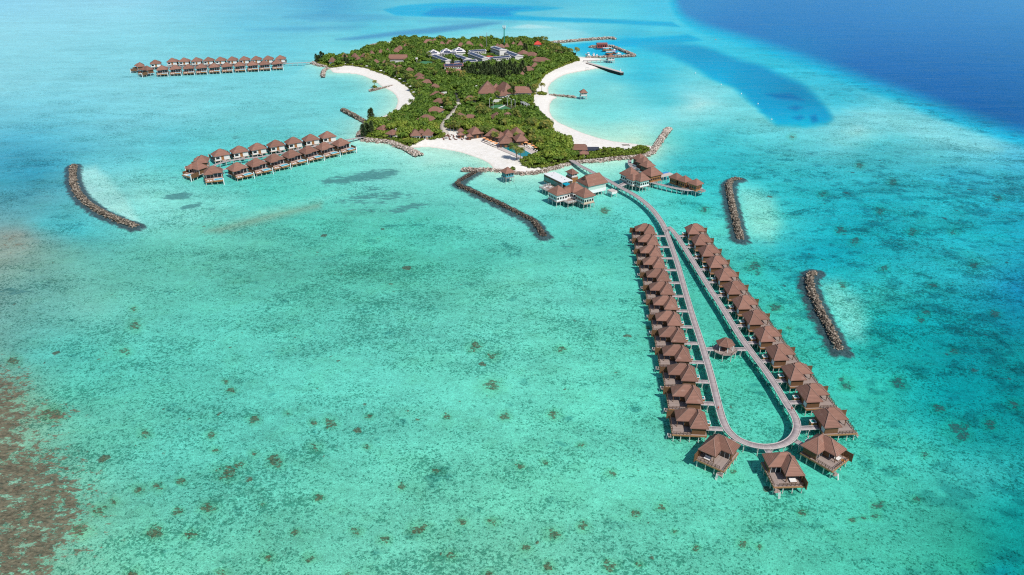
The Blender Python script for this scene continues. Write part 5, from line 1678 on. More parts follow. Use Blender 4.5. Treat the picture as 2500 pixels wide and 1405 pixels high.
def boat(label, px, py, Lh, beam, rot, kind, hullm=M_WHITE, z=0.0, cat='boat', name='motor_boat'):
    X, Y = G(px, py, 1.0)
    r = thing(name, label, cat, (X, Y, z), rot, 'boats in the harbour')
    vs, fs = hull_mesh(Lh, beam, 1.15 if Lh > 8 else .8)
    b = MB(); b.add(vs, fs); b.build('hull', hullm, r)
    sh = 1.15 if Lh > 8 else .8
    b = MB()
    pts = [(-Lh * .49, -beam * .40), (Lh * .1, -beam * .44), (Lh * .36, -beam * .22), (Lh * .47, 0), (Lh * .36, beam * .22), (Lh * .1, beam * .44), (-Lh * .49, beam * .40)]
    b.prism(pts, sh * .72, sh * .86); b.build('deck', M_DECKPINK, r)
    if kind == 'canopy':
        b = MB()
        ro = [(-Lh * .48, -beam * .46), (Lh * .18, -beam * .48), (Lh * .32, -beam * .25), (Lh * .36, 0), (Lh * .32, beam * .25), (Lh * .18, beam * .48), (-Lh * .48, beam * .46)]
        b.prism(ro, sh + 2.0, sh + 2.16); b.build('canopy', M_WHITE, r)
        b = MB()
        for x in (-.44, -.2, .05, .26):
            for y in (-.40, .40):
                b.box(Lh * x - .05, Lh * x + .05, beam * y * (.5 if x > .2 else 1) - .05, beam * y * (.5 if x > .2 else 1) + .05, sh * .86, sh + 2.0)
        b.each('canopy_post', M_WHITE, r)
        b = MB()
        for y in (-.3, .3):
            b.box(-Lh * .4, Lh * .1, beam * y - .22, beam * y + .22, sh * .863, sh * .86 + .45)
        b.each('bench', M_ORANGECLOTH, r)
        b = MB(); b.box(Lh * .1, Lh * .26, -beam * .28, beam * .28, sh * .862, sh + 1.4); b.build('wheelhouse', M_TIMBER, r)
    else:
        b = MB()
        w2 = beam * .34
        b.add([(-Lh * .25, -w2, sh * .86), (Lh * .22, -w2 * .75, sh * .86), (Lh * .22, w2 * .75, sh * .86), (-Lh * .25, w2, sh * .86), (-Lh * .2, -w2 * .85, sh + 1.3), (Lh * .05, -w2 * .7, sh + 1.3), (Lh * .05, w2 * .7, sh + 1.3), (-Lh * .2, w2 * .85, sh + 1.3)],
              [(3, 2, 1, 0), (4, 5, 6, 7), (0, 1, 5, 4), (1, 2, 6, 5), (2, 3, 7, 6), (3, 0, 4, 7)])
        b.build('cabin', M_WHITE, r)
        b = MB()
        b.add([(Lh * .19, -w2 * .62, sh * .86 + .3), (Lh * .19, w2 * .62, sh * .86 + .3), (Lh * .075, w2 * .6, sh + 1.15), (Lh * .075, -w2 * .6, sh + 1.15), (Lh * .205, -w2 * .62, sh * .86 + .36), (Lh * .205, w2 * .62, sh * .86 + .36), (Lh * .09, w2 * .6, sh + 1.21), (Lh * .09, -w2 * .6, sh + 1.21)],
              [(0, 1, 2, 3), (7, 6, 5, 4), (0, 4, 5, 1), (1, 5, 6, 2), (2, 6, 7, 3), (3, 7, 4, 0)])
        b.build('windscreen', M_GLASS, r)
        b = MB()
        b.box(-Lh * .52, -Lh * .46, -.35, .35, -.2, sh + .35); b.build('outboard_motor', M_GREYS, r)
        if kind == 'yacht':
            b = MB(); b.prism([(-Lh * .3, -w2 * .9), (Lh * .04, -w2 * .8), (Lh * .1, 0), (Lh * .04, w2 * .8), (-Lh * .3, w2 * .9)], sh + 2.2, sh + 2.35)
            for x in (-.26, .0):
                for y in (-.7, .7):
                    b.box(Lh * x - .05, Lh * x + .05, w2 * y - .05, w2 * y + .05, sh + 1.3, sh + 2.2)
            b.build('hard_top', M_WHITE, r)
    return r
boat('wooden excursion boat under a long white canopy, moored in the middle of the harbour', 1484.5, 122, 13, 4.2, R(6), 'canopy', M_ORANGE, name='excursion_boat')
boat('wooden excursion boat with white canopy and dark red hull, nearest the thatched pavilion', 1492.8, 130.5, 13.5, 4.4, R(4), 'canopy', simple('dark_red_hull', (.16, .04, .035), .5, .1, .6), name='excursion_boat')
boat('small blue speedboat moored right of the excursion boats', 1500.5, 122.5, 6.5, 2.3, R(20), 'cabin', simple('blue_hull', (.05, .16, .45), .4, .08, .6))
boat('small white speedboat at the right side of the harbour', 1510.5, 130.8, 7, 2.4, R(30), 'cabin')
boat('tall white motor yacht moored farthest left in the harbour', 1435, 134.5, 10, 3.6, R(115), 'yacht', name='motor_yacht')
boat('white cabin boat moored beside the tall white yacht', 1449, 134.8, 8, 2.8, R(100), 'yacht')
boat('smaller white speedboat second from the left along the harbour quay', 1457.5, 135.2, 6.5, 2.3, R(80), 'cabin')
bh = thing('boathouse', 'small red boathouse on the far harbour wall', 'boathouse', (*G(1469, 116, 1.0), .6), R(4))
b = MB(); b.box(-6, 6, -3, 3, 0, 4.2); b.build('wall', simple('red_wall', (.34, .055, .045), .7, .12, .6), bh)
b = MB(); b.hip(-6.4, 6.4, -3.4, 3.4, 4.3, 5.8, 'x', .1, .1); b.build('roof', simple('dull_red_roof', (.26, .10, .085), .7, .12, .6), bh)
me = MB().box(-.8, .8, -.06, 0, 0, 2.0).mesh('window'); me.materials.append(M_GLASS)
for x in (-4, -1.3, 1.3, 4):
    put('window', me, bh, (x, -3.003, 1.2))
def buoy(label, px, py, col):
    r = thing('buoy', label, 'buoy', (*G(px, py, .2), 0), 0, 'mooring buoys along the deep channel')
    b = MB(); b.tube([(0, 0, -.4), (0, 0, 0), (0, 0, .45), (0, 0, .75)], [.18, .45, .45, .15], 10); b.build('float', col, r)
    b = MB(); b.tube([(0, 0, .752), (0, 0, 1.3)], .05, 6); b.build('mast', M_WHITE, r)
M_OB = simple('orange_buoy', (.75, .16, .03), .5, .05, 1)
buoy('orange tipped buoy near the deep blue drop-off, farthest of the channel buoys', 1747.5, 97, M_OB)
for (x, y), lb in zip(((1698, 179), (1760.5, 207), (1810, 229.5), (1850.5, 254), (1884, 292)), ('farthest white buoy on the left edge of the deep channel', 'second white buoy from the far end of the channel edge', 'middle white buoy on the left edge of the deep channel', 'fourth white buoy from the far end of the channel edge', 'nearest white buoy at the lower corner of the deep channel')):
    buoy(lb, x, y, M_WHITE)

# ================================================================== ISLAND BUILDINGS
def occ(x, y, r, front=0.0):
    OCC.append((x, y, r, front))
def house(label, px, py, wpx, d, rot, zr=7.6, ze=4.3, name='beach_villa', cat='villa', group=None, wing=None, roof=M_ROOF, wall=M_WALLW, ridge=None, gz_=1.1, front=7.0):
    X, Y = G(px, py, zr - .6)
    w = wpx / ((py + 230) * CP / CAM_H)
    r = thing(name, label, cat, (X, Y, 0), R(rot), group)
    b = MB()
    hw, hd = w / 2, d / 2
    if w >= d:
        e = b.hip(-hw, hw, -hd, hd, ze, zr, 'x', ridge if ridge is not None else min(hd, hw * .8), ridge if ridge is not None else min(hd, hw * .8))
    else:
        e = b.hip(-hw, hw, -hd, hd, ze, zr, 'y', ridge if ridge is not None else min(hw, hd * .8), ridge if ridge is not None else min(hw, hd * .8))
    if wing:
        wx_, wy_, ww_, wd_, wz_ = wing
        e += b.hip(wx_ - ww_ / 2, wx_ + ww_ / 2, wy_ - wd_ / 2, wy_ + wd_ / 2, ze - .06, wz_, 'x' if ww_ > wd_ else 'y')
    rf = b.build('roof', roof, r)
    box_roof_caps(e, .2).build('ridge_cap', M_RIDGE if roof is M_ROOF else roof, rf)
    b = MB(); b.box(-hw + .9, hw - .9, -hd + .9, hd - .9, gz_ - .6, ze - .22)
    if wing:
        b.box(wx_ - ww_ / 2 + .9, wx_ + ww_ / 2 - .9, wy_ - wd_ / 2 + .93, wy_ + wd_ / 2 - .93, gz_ - .6, ze - .3)
    b.build('wall', wall, r)
    me = MB().box(-.8, .8, -.06, 0, 0, 1.6).mesh('window'); me.materials.append(M_GLASS)
    for k in (-1, 1):
        put('window', me, r, (k * hw * .45, -hd + .897, gz_ + .9))
    b = MB(); b.box(-.5, .5, -hd + .83, -hd + .897, gz_, gz_ + 2.1); b.build('door', M_ORANGE, r)
    occ(X, Y, max(hw, hd) + .6, front)
    if wing:
        occ(X + math.cos(R(rot)) * wx_ - math.sin(R(rot)) * wy_, Y + math.sin(R(rot)) * wx_ + math.cos(R(rot)) * wy_, max(ww_, wd_) / 2 + .6, front)
    return r
GW = 'beach villas along the western tree belt'
WEST = [(1040.7, 282, 38, 10, -22), (1062, 262, 36, 10, -20), (1072.5, 241.5, 28, 9, -30), (1066.5, 225, 30, 9, -18), (1061.5, 206.5, 22, 8, -18), (1043, 195.5, 27, 10, -20), (1026.6, 187.5, 22, 8, -24), (1023, 179.5, 20, 7, -20),
        (1003, 172, 16, 6, -15), (999, 166.5, 18, 7, -15), (975.5, 161, 20, 8, -18), (954, 156.5, 22, 8, -14), (940, 148.5, 14, 6, -10), (917, 146.5, 15, 7, -10), (899, 141, 12, 6, -5), (875, 139.5, 12, 6, -5)]
for k, (x, y, w, d, ro) in enumerate(WEST):
    house('brown roofed beach villa, %s from the near end of the western tree belt' % ORD[k] if k else 'brown roofed beach villa nearest the camera in the western tree belt', x, y, w, d, ro, 7.8, 4.6, group=GW)
GN = 'brown roofed houses on the far north shore'
NW = [(811, 141.5, 13, 7, 70, 9.4), (841, 132.5, 12, 6.5, 70, 9.2), (866, 131.5, 12, 7, 60, 9.0), (889, 131.5, 14, 7, 50, 8.6), (907, 125, 11, 6, 40, 8.6), (929, 122.5, 13, 6, 20, 8.6), (946, 119.5, 11, 6, 10, 8.6), (967, 118.5, 16, 8, -20, 9), (976, 113, 17, 7, -25, 8.8), (992, 107.5, 16, 7, 0, 8.6)]
for k, (x, y, w, d, ro, zr) in enumerate(NW):
    house('steep brown roof in the north-western trees, %s from the western tip' % ORD[k], x, y, w, d, ro, zr, 5.0, group='steep roofed villas of the north-western shore')
FAR = [(1046, 97.5, 26, 8, 5, 9), (1061, 95, 16, 9, 5, 9.6), (1079, 103, 16, 8, 0, 9), (1098.5, 99.6, 22, 10, 0, 10), (1125, 105.5, 18, 8, 0, 9), (1144.5, 102, 21, 10, 0, 10), (1173.5, 108, 13, 7, 0, 8.8), (1214.6, 107.5, 13, 7, 0, 9), (1224, 109.5, 18, 7, 0, 8.6), (1237, 106.5, 12, 7, 0, 9.2), (1253.5, 103, 14, 9, 0, 9.6), (1270.5, 101.5, 14, 9, 0, 9.6)]
for k, (x, y, w, d, ro, zr) in enumerate(FAR):
    house('brown hipped roof on the far shore, %s from the left among the backmost row' % ORD[k], x, y, w, d, ro, zr, 5.2, group=GN)
house('small bright red roofed house on the far right corner of the island', 1312.5, 101.5, 19, 10, -5, 9.6, 6.2, name='red_roofed_house', cat='house', roof=M_REDROOF, front=14)
house('long brown roofed staff building with a lower veranda roof in the western trees', 972, 135, 43, 10, 0, 8.6, 5.4, name='long_house', cat='building', wing=(0, -6.5, 17, 5, 6.0), ridge=.3, front=16)
# lobby cluster
GLB = 'roofs of the arrival lobby'
lo1 = house('tall lobby roof with a dark triangular gable facing the camera', 1190, 200, 42, 17, 0, 14.5, 5.5, name='lobby_building', cat='lobby', group=GLB, ridge=7.0, front=12)
b = MB(); b.add([(-2.4, -4.6, 9.2), (2.4, -4.6, 9.2), (0, -2.2, 13.0), (-2.4, -2.0, 9.4), (2.4, -2.0, 9.4), (0, -1.6, 13.0)], [(0, 1, 2), (0, 2, 5, 3), (1, 4, 5, 2), (0, 3, 4, 1)]); b.build('gable', M_RAIL, lo1)
house('second tall lobby roof with a long slope running toward the camera', 1233, 203, 34, 20, 28, 13.5, 5.5, name='lobby_building', cat='lobby', group=GLB, front=12)
house('middle lobby roof joining the two tall lobby roofs', 1211, 206, 24, 11, 0, 10.6, 5.4, name='lobby_building', cat='lobby', group=GLB, front=10)
house('small lobby roof projecting forward below the second tall lobby roof', 1221, 222, 20, 13, 25, 8.6, 5.0, name='lobby_building', cat='lobby', group=GLB, front=10)
house('long low brown lobby hall ending near the eastern beach', 1274, 213, 46, 13, 0, 9.4, 5.0, name='lobby_building', cat='lobby', group=GLB, ridge=3, front=10)
# middle of the island
GM2 = 'double roofed villas in the middle of the island'
house('double roofed villa just in front of the lobby, left of the tennis court', 1147.6, 236, 29, 8, -5, 7.8, 4.6, group=GM2)
house('double roofed villa left of the near sandy lane, with a taller left peak', 1122, 277.5, 30, 10, -6, 8.6, 4.8, group=GM2, wing=(8, .5, 11, 8, 7.4))
house('double roofed villa right of the middle, below the tennis court', 1213.5, 276.5, 28, 10, 15, 8.6, 4.8, group=GM2, wing=(8.5, .4, 9.5, 8, 8.0))
house('left half of the twin brown villa beside the dark casuarina trees', 935, 308, 24, 8, -35, 6.8, 4.2, group='twin villas by the near footbridge', front=9)
house('right half of the twin brown villa beside the dark casuarina trees', 957.5, 319, 24, 8, -32, 6.8, 4.2, group='twin villas by the near footbridge', front=9)
tw1 = house('left one of two peaked villas above the sandy bay, with a small pool', 1013, 318, 25, 9, 12, 8.2, 4.6, group='peaked villas above the sandy bay', front=14)
tw2 = house('right one of two peaked villas above the sandy bay, half behind shrubs', 1044, 317, 24, 9, -6, 8.2, 4.6, group='peaked villas above the sandy bay', front=14)
house('low connecting roof between the two peaked villas above the sandy bay', 1028.5, 318, 18, 6, 0, 6.4, 4.2, group='peaked villas above the sandy bay', front=9)
X, Y = G(1019, 334.5, 1.4)
pp = thing('villa_pool', 'small turquoise plunge pool in front of the left peaked villa', 'pool', (X, Y, 1.1), 0)
b = MB(); b.box(-3.6, 3.2, -2.2, 2.2, -.6, .15); b.build('pool_surround', M_STONE, pp)
b = MB(); b.box(-1.2, 2.8, -1.7, 1.6, .153, .2); b.build('pool_water', M_POOL, pp)
occ(X, Y, 4, 14)
GCB = 'small beach bar cabanas'
for (x, y), lb in zip(((1124.7, 315), (1124, 324), (1146, 328)), ('farthest small square cabana at the beach bar', 'middle small square cabana ringed by yellow planting', 'nearest right small square cabana ringed by yellow planting')):
    house(lb, x, y, 15, 4.6, 8, 5.4, 3.4, name='cabana', cat='cabana', group=GCB, wall=M_RAIL, front=8)
GRS = 'roofs of the poolside restaurant'
for x, y, w, d, ro, zr, lb in [(1160, 311.5, 31, 10, 25, 8.8, 'brown restaurant roof left of the pool terrace, behind two palms'), (1203, 316, 32, 11, -12, 9.0, 'leftmost peaked roof of the poolside restaurant cluster'), (1221, 325, 20, 9, -8, 7.8, 'low middle roof of the poolside restaurant cluster'),
                               (1240, 319, 26, 11, 10, 8.8, 'upper peaked roof of the poolside restaurant cluster'), (1262, 313, 30, 11, 22, 9.2, 'farthest right sloping roof of the poolside restaurant cluster'), (1271, 328.5, 30, 11, 14, 8.8, 'right hand peaked roof of the poolside restaurant next to yellow palms'), (1234, 333, 32, 11, 4, 9.0, 'front pyramid roof of the poolside restaurant facing the pool')]:
    house(lb, x, y, w, d, ro, zr, 4.8, name='restaurant_roof_house', cat='restaurant', group=GRS, wall=M_RAIL, front=10)
house('brown roofed water sports house beside the eastern beach', 1413, 354.5, 41, 9, -3, 6.6, 4.0, name='water_sports_house', cat='house', ridge=1.5, front=12)
house('small low brown roof just below the water sports house', 1425, 370.5, 25, 6, -4, 5.0, 3.4, name='water_sports_house', cat='house', front=9)
X, Y = G(1447, 362, 3.4)
fr_ = thing('flat_canopy', 'dark flat canopy on posts right of the water sports house', 'canopy', (X, Y, 0), 0)
b = MB(); b.box(-4.5, 4.5, -3, 3, 3.2, 3.4); b.build('roof', simple('slate_roof', (.05, .055, .075), .6, .15, .6), fr_)
b = MB()
for x in (-4.2, 4.2):
    for y in (-2.7, 2.7):
        b.box(x - .1, x + .1, y - .1, y + .1, 0.6, 3.198)
b.each('post', M_TIMBER, fr_)
occ(X, Y, 4.5, 10)
for x, y, w, d, ro, lb in [(1277, 124, 22, 12, -35, 'brown staff roof right of the white solar buildings, with a white end'), (1299, 128.5, 30, 10, -30, 'long brown roof sloping down right of the solar buildings'), (1320, 141.5, 44, 11, -18, 'wide brown roof near the harbour palms'), (1306.5, 154.5, 16, 7, -10, 'small brown roof just behind the eastern beach trees'),
                           (1289.5, 163.5, 28, 9, 0, 'brown roof half hidden left of the eastern beach trees'), (1363.5, 122.5, 22, 9, 10, 'brown roof among palms close to the boat harbour'), (1275, 176, 14, 7, 0, 'small brown roof at the right edge of the dark casuarinas')]:
    house(lb, x, y, w, d, ro, 8.6, 5.0, name='staff_house', cat='house', group='brown roofs near the harbour', front=9)

# white service buildings with solar roofs
GSV = 'white service buildings with solar roofs'
def block(label, p, q, width, ze, zr, roof=M_WHITEROOF, wall=M_WALLW, panels=(1, 1), zg=1.0, win=True, cat='building', name='solar_building', pl=.94):
    zc = (ze + zr) / 2
    a, c = Vector(G(*p, zc)), Vector(G(*q, zc))
    d = c - a
    ln = d.length
    m = (a + c) / 2
    r = thing(name, label, cat, (m.x, m.y, 0), math.atan2(d.y, d.x), GSV)
    hl, hw = ln / 2, width / 2
    b = MB(); e = b.hip(-hl, hl, -hw, hw, ze, zr, 'x', .05, .05, .25); b.build('roof', roof, r)
    b = MB(); b.box(-hl + .5, hl - .5, -hw + .7, hw - .7, zg - 1, ze - .27); b.build('wall', wall, r)
    n = max(3, int(ln / 2.2))
    if win:
        me = MB().box(-.55, .55, -.06, 0, 0, 1.3).mesh('window'); me.materials.append(M_GLASS)
        for k in range(n):
            for zz in ([ze - 2.2] if ze < 7.5 else [ze - 2.2, ze - 5.0]):
                put('window', me, r, (-hl + 1 + (ln - 2) * (k + .5) / n, -hw + .697, zz))
    sl = (zr - ze) / hw
    for sgn, on in ((-1, panels[0]), (1, panels[1])):
        if not on:
            continue
        b = MB()
        rows_ = 2
        for k in range(rows_):
            y0, y1 = .16 * hw + k * .40 * hw, .16 * hw + k * .40 * hw + .37 * hw
            npan = max(2, int(ln * pl / 4.2))
            for j in range(npan):
                x0 = -hl * pl + 2 * hl * pl * j / npan
                x1 = x0 + 2 * hl * pl / npan - .18
                z0, z1 = zr - sl * y0 + .06, zr - sl * y1 + .06
                ya, yb = sgn * y0, sgn * y1
                vs = [(x0, ya, z0), (x1, ya, z0), (x1, yb, z1), (x0, yb, z1), (x0, ya, z0 + .07), (x1, ya, z0 + .07), (x1, yb, z1 + .07), (x0, yb, z1 + .07)]
                fs = [(3, 2, 1, 0), (4, 5, 6, 7), (0, 1, 5, 4), (1, 2, 6, 5), (2, 3, 7, 6), (3, 0, 4, 7)]
                if sgn > 0:
                    fs = [tuple(reversed(f)) for f in fs]
                b.add(vs, fs)
        b.build('solar_array', M_SOLAR, r)
    for k in np.linspace(-1, 1, max(3, int(ln / width) + 2)):
        pt = a.lerp(c, (k + 1) / 2)
        occ(pt.x, pt.y, width / 2 + 1.0, 13)
    return r
for (x, y), lb in zip(((1057.8, 121), (1089.5, 118), (1119.6, 115.2)), ('leftmost of three white pyramid roofs with solar panels', 'middle of three white pyramid roofs with solar panels', 'rightmost of three white pyramid roofs with solar panels')):
    X, Y = G(x, y, 9.6)
    r = thing('solar_pyramid_house', lb, 'building', (X, Y, 0), R(12), GSV)
    b = MB(); b.hip(-7.2, 7.2, -7.2, 7.2, 5.4, 9.6, 'x', 7.15, 7.15); b.build('roof', M_WHITEROOF, r)
    b = MB(); b.box(-6.4, 6.4, -6.4, 6.4, 0, 5.15); b.build('wall', M_WALLW, r)
    b = MB()
    for rot_ in (0, -math.pi / 2):
        Mx = Matrix.Rotation(rot_, 3, 'Z')
        for y0, y1, hwid in ((2.2, 3.6, 1.4), (4.2, 6.0, 3.4)):
            vs = []
            for z_ in (.06, .14):
                vs += [(-hwid, -y0, 9.6 - y0 * .5835 + z_), (hwid, -y0, 9.6 - y0 * .5835 + z_), (hwid, -y1, 9.6 - y1 * .5835 + z_), (-hwid, -y1, 9.6 - y1 * .5835 + z_)]
            b.add([Mx @ Vector(v) for v in vs], [(0, 1, 2, 3), (7, 6, 5, 4), (1, 0, 4, 5), (2, 1, 5, 6), (3, 2, 6, 7), (0, 3, 7, 4)])
    b.build('solar_array', M_SOLAR, r)
    occ(X, Y, 9, 13)
block('long low solar roofed wing sloping right, left edge of the white service buildings', (1062, 134), (1096, 147), 9, 5.6, 6.8)
block('solar roofed wing right of the courtyard of the service buildings', (1114, 133.5), (1143, 143.5), 9, 5.6, 6.8)
block('solar roofed front wing of the service buildings facing the camera', (1101, 151.5), (1162, 146), 10, 5.2, 6.4)
block('narrow solar roofed wing behind the courtyard of the service buildings', (1081, 129.5), (1113, 127), 6, 5.6, 6.4)
block('tall solar roofed wing behind the thin aerial mast', (1151, 128), (1187, 141.5), 10, 7.2, 8.4)
block('solar roofed wing behind the red dome at the back of the service buildings', (1145, 124.5), (1185, 121.8), 9, 6.4, 7.6)
block('solar roofed wing with white window front, right foreground of the service buildings', (1189, 141.8), (1244, 137), 9, 6.4, 7.6)
block('tall two-storey white building with a tilted roof beside the green tower', (1206, 113.5), (1229, 121.5), 10, 8.8, 9.8, pl=.8)
block('low solar roofed wing at the right end of the service buildings', (1239, 125), (1268, 136), 11, 6.0, 7.4)
block('faded red workshop with a solar roof in front of the service buildings', (1083, 158.5), (1130, 156.8), 10, 6.2, 7.8, M_PINKROOF, M_WALLW)
block('lower red roofed workshop strip below the faded red solar workshop', (1088, 172.5), (1132, 170.5), 8, 4.6, 6.2, M_PINKROOF, simple('salmon_wall', (.55, .20, .15), .7, .1, .5), (0, 0))
X, Y = G(1193, 133.5, 6.5)
dm = thing('red_dome', 'round red domed roof in the yard of the service buildings', 'dome', (X, Y, 0), 0)
b = MB(); b.tube([(0, 0, 3.4), (0, 0, 3.7), (0, 0, 4.3), (0, 0, 4.9), (0, 0, 5.1)], [6.5, 6.3, 5.0, 2.6, .3], 20); b.build('roof', simple('red_dome_paint', (.55, .11, .075), .6, .1, .4), dm)
b = MB(); b.tube([(0, 0, 0.5), (0, 0, 3.398)], 5.4, 20); b.build('wall', M_WALLW, dm)
occ(X, Y, 9, 12)
# mast, tower
X, Y = G(1231, 118, 1.2)
tz = 26.5
tw = thing('communication_tower', 'tall green steel tower with antennas rising behind the white solar buildings', 'tower', (X, Y, 0), 0)
b = MB(); b.tube([(0, 0, 0), (0, 0, tz * .5), (0, 0, tz - 3)], [.8, .65, .5], 12); b.build('shaft', M_STEELG, tw)
b = MB(); b.tube([(0, 0, tz - 2.998), (0, 0, tz - 2.7)], 1.9, 14); b.build('platform', M_GREYS, tw)
me = MB().box(-.22, .22, -.14, .14, 0, 2.6).mesh('antenna_panel'); me.materials.append(M_WHITE)
for k in range(6):
    an = k * math.pi / 3
    put('antenna_panel', me, tw, (1.6 * math.cos(an), 1.6 * math.sin(an), tz - 2.69), an)
b = MB(); b.tube([(0, 0, tz - 2.69), (0, 0, tz + .8)], .12, 6); b.build('top_rod', M_WHITE, tw)
occ(X, Y, 3)
X, Y = G(1188.6, 131, 1.2)
ms = thing('radio_mast', 'thin grey radio mast in front of the red dome', 'mast', (X, Y, 0), 0)
b = MB(); b.tube([(0, 0, 0), (0, 0, 14), (0, 0, 24)], [.32, .22, .12], 8); b.build('pole', M_GREYS, ms)
b = MB(); b.box(-1.2, 1.2, -.08, .08, 20.5, 20.7); b.box(-.8, .8, -.08, .08, 22.3, 22.5); b.each('cross_arm', M_GREYS, ms)
# courts
def court(label, quad, zc, net):
    pts = [G(x, y, zc) for x, y in quad]
    b = MB(); b.prism(pts, zc - .5, zc)
    o = b.build('sports_court', M_COURT)
    tag(o, label, 'court')
    cx_, cy_ = np.mean([p[0] for p in pts]), np.mean([p[1] for p in pts])
    occ(cx_, cy_, 13, 20)
    return pts
pt = court('green tennis court in a clearing ringed by curved white lamp posts', [(1196, 262), (1219, 252), (1248, 266), (1226, 276)], 1.5, 1)
court('green basketball court in the western trees below the solar buildings', [(1016, 156), (1034, 148.5), (1056, 151.5), (1046, 162)], 1.5, 0)
b = MB()
pm = [(Vector((*pt[0], 0)) + Vector((*pt[1], 0))) / 2, (Vector((*pt[2], 0)) + Vector((*pt[3], 0))) / 2]
mid = [(Vector((*pt[1], 0)) + Vector((*pt[2], 0))) / 2, (Vector((*pt[0], 0)) + Vector((*pt[3], 0))) / 2]
nb = thing('tennis_net', 'low net across the green tennis court', 'net', (0, 0, 0))
b.bar(mid[0] + Vector((0, 0, 2.0)), mid[1] + Vector((0, 0, 2.0)), .08, .9); b.build('mesh_panel', M_WHITE, nb)
b = MB()
for m_ in mid:
    b.tube([m_ + Vector((0, 0, 1.5)), m_ + Vector((0, 0, 2.6))], .08, 6)
b.each('net_post', M_WHITE, nb)
def court_lamp(label, px, py, side):
    X, Y = G(px, py, 1.3)
    r = thing('court_lamp', label, 'lamp post', (X, Y, 1.2), 0, 'curved white lamp posts round the tennis court')
    b = MB(); b.tube([(0, 0, 0), (0, 0, 6.4), (.25 * side, 0, 7.2), (.9 * side, 0, 7.7), (1.7 * side, 0, 7.8)], [.13, .11, .1, .09, .09], 7); b.build('post', M_WHITE, r)
    b = MB(); b.box(1.5 * side - .4, 1.5 * side + .4, -.18, .18, 7.6, 7.74); b.build('lamp_head', M_WHITE, r)
for x, y, s_, lb in ((1195, 262, 1, 'white curved lamp post at the left corner of the tennis court'), (1204, 268, 1, 'white curved lamp post at the near left of the tennis court'), (1238.5, 259, -1, 'white curved lamp post farthest back on the right of the tennis court'), (1248, 263, -1, 'white curved lamp post in the middle of the right side of the tennis court'), (1257.5, 266, -1, 'white curved lamp post nearest on the right of the tennis court')):
    court_lamp(lb, x, y, s_)
X, Y = G(1018, 155, 1.5)
hp = thing('basketball_hoop', 'white basketball backboard on a post at the left of the western court', 'hoop', (X, Y, 1.3), 0)
b = MB(); b.tube([(0, 0, 0), (0, 0, 5.0)], .16, 7); b.build('post', M_WHITE, hp)
b = MB(); b.box(-1.2, 1.2, -.25, -.12, 4.2, 6.2); b.build('backboard', M_WHITE, hp)
b = MB(); b.box(-.5, .5, -.9, -.26, 4.5, 4.56); b.build('rim', M_REDROOF, hp)

# pool terrace
PZ = 1.75
pq = [G(x, y, PZ) for x, y in ((1225, 361), (1263, 356.3), (1297.3, 376), (1282.5, 387.5))]
pv = [G(x, y, PZ) for x, y in ((1213, 362.5), (1232, 353.5), (1268, 350.5), (1313, 372.5), (1296, 384), (1284, 391.5))]
pl = thing('swimming_pool', 'large angular teal swimming pool between the beach and the restaurant', 'pool', (0, 0, 0))
b = MB(); b.prism(pv[::-1] if False else pv, 0.2, PZ - .05); b.build('paving', M_STONE, pl)
me_b = MB()
for k in range(4):
    p, q = Vector((*pq[k], 0)), Vector((*pq[(k + 1) % 4], 0))
    me_b.bar(p + Vector((0, 0, PZ)), q + Vector((0, 0, PZ)), .5, .22)
me_b.build('coping', M_WALLW, pl)
b = MB(); b.prism(pq, PZ - .045, PZ + .03); b.build('pool_water', simple('teal_pool', (.005, .235, .25), .08, .12, .3, .5), pl)
for x, y in ((1240, 360), (1262, 365), (1280, 375), (1225, 360), (1290, 372), (1300, 374)):
    OCC.append((*G(x, y, PZ), 8, 16))

LOUNGE0 = None
def lounger(label, px, py, rz, z, frame_m, pad_m, grp):
    return sunbed('sun_lounger', label, (*G(px, py, z), z), rz, frame_m, pad_m, grp, 'lounger')
def umbrella(label, px, py, z, mat, grp, h=2.5, rad=1.7):
    r = thing('parasol', label, 'parasol', (*G(px, py, z), z), 0, grp)
    b = MB(); b.tube([(0, 0, 0), (0, 0, h + .1)], .05, 6); b.build('pole', M_TIMBER, r)
    b = MB()
    n = 8
    vs = [(rad * math.cos(2 * math.pi * k / n), rad * math.sin(2 * math.pi * k / n), h - .45) for k in range(n)] + [(0, 0, h + .15)] + [(rad * .97 * math.cos(2 * math.pi * k / n), rad * .97 * math.sin(2 * math.pi * k / n), h - .5) for k in range(n)] + [(0, 0, h + .09)]
    fs = [(k, (k + 1) % n, n) for k in range(n)] + [(n + 1 + (k + 1) % n, n + 1 + k, 2 * n + 1) for k in range(n)] + [(k, n + 1 + k, n + 1 + (k + 1) % n, (k + 1) % n) for k in range(n)]
    b.add(vs, fs); b.build('canopy', mat, r)
    return r
GB1 = 'brown loungers on the beach bar terrace'
k = 0
for row_, (y, xs) in enumerate(((331, (1084, 1095, 1104)), (334.5, (1083.5, 1096, 1107, 1115)), (338.5, (1083, 1097, 1108, 1121, 1132)), (342, (1082.5, 1098, 1112, 1127, 1140, 1145)))):
    for j, x in enumerate(xs):
        lb = 'brown lounger at the beach bar, %s from left, %s row from the back' % (ORD[j], ORD[row_])
        o = lounger(lb, x + (row_ % 2), y, R(20 + 25 * ((j * 7 + row_) % 3)), 1.3, M_LOUNGE, M_LOUNGE, GB1)
        o.scale = (1.25, 1.15, 1)
for j, (x, y) in enumerate(((1091, 339), (1131.5, 335.5))):
    umbrella('brown parasol %s of the beach bar terrace' % ('at the left' if j == 0 else 'in the middle'), x, y, 1.3, M_LOUNGE, 'brown parasols of the beach bar')
GB2 = 'loungers beside the beach edge of the pool terrace'
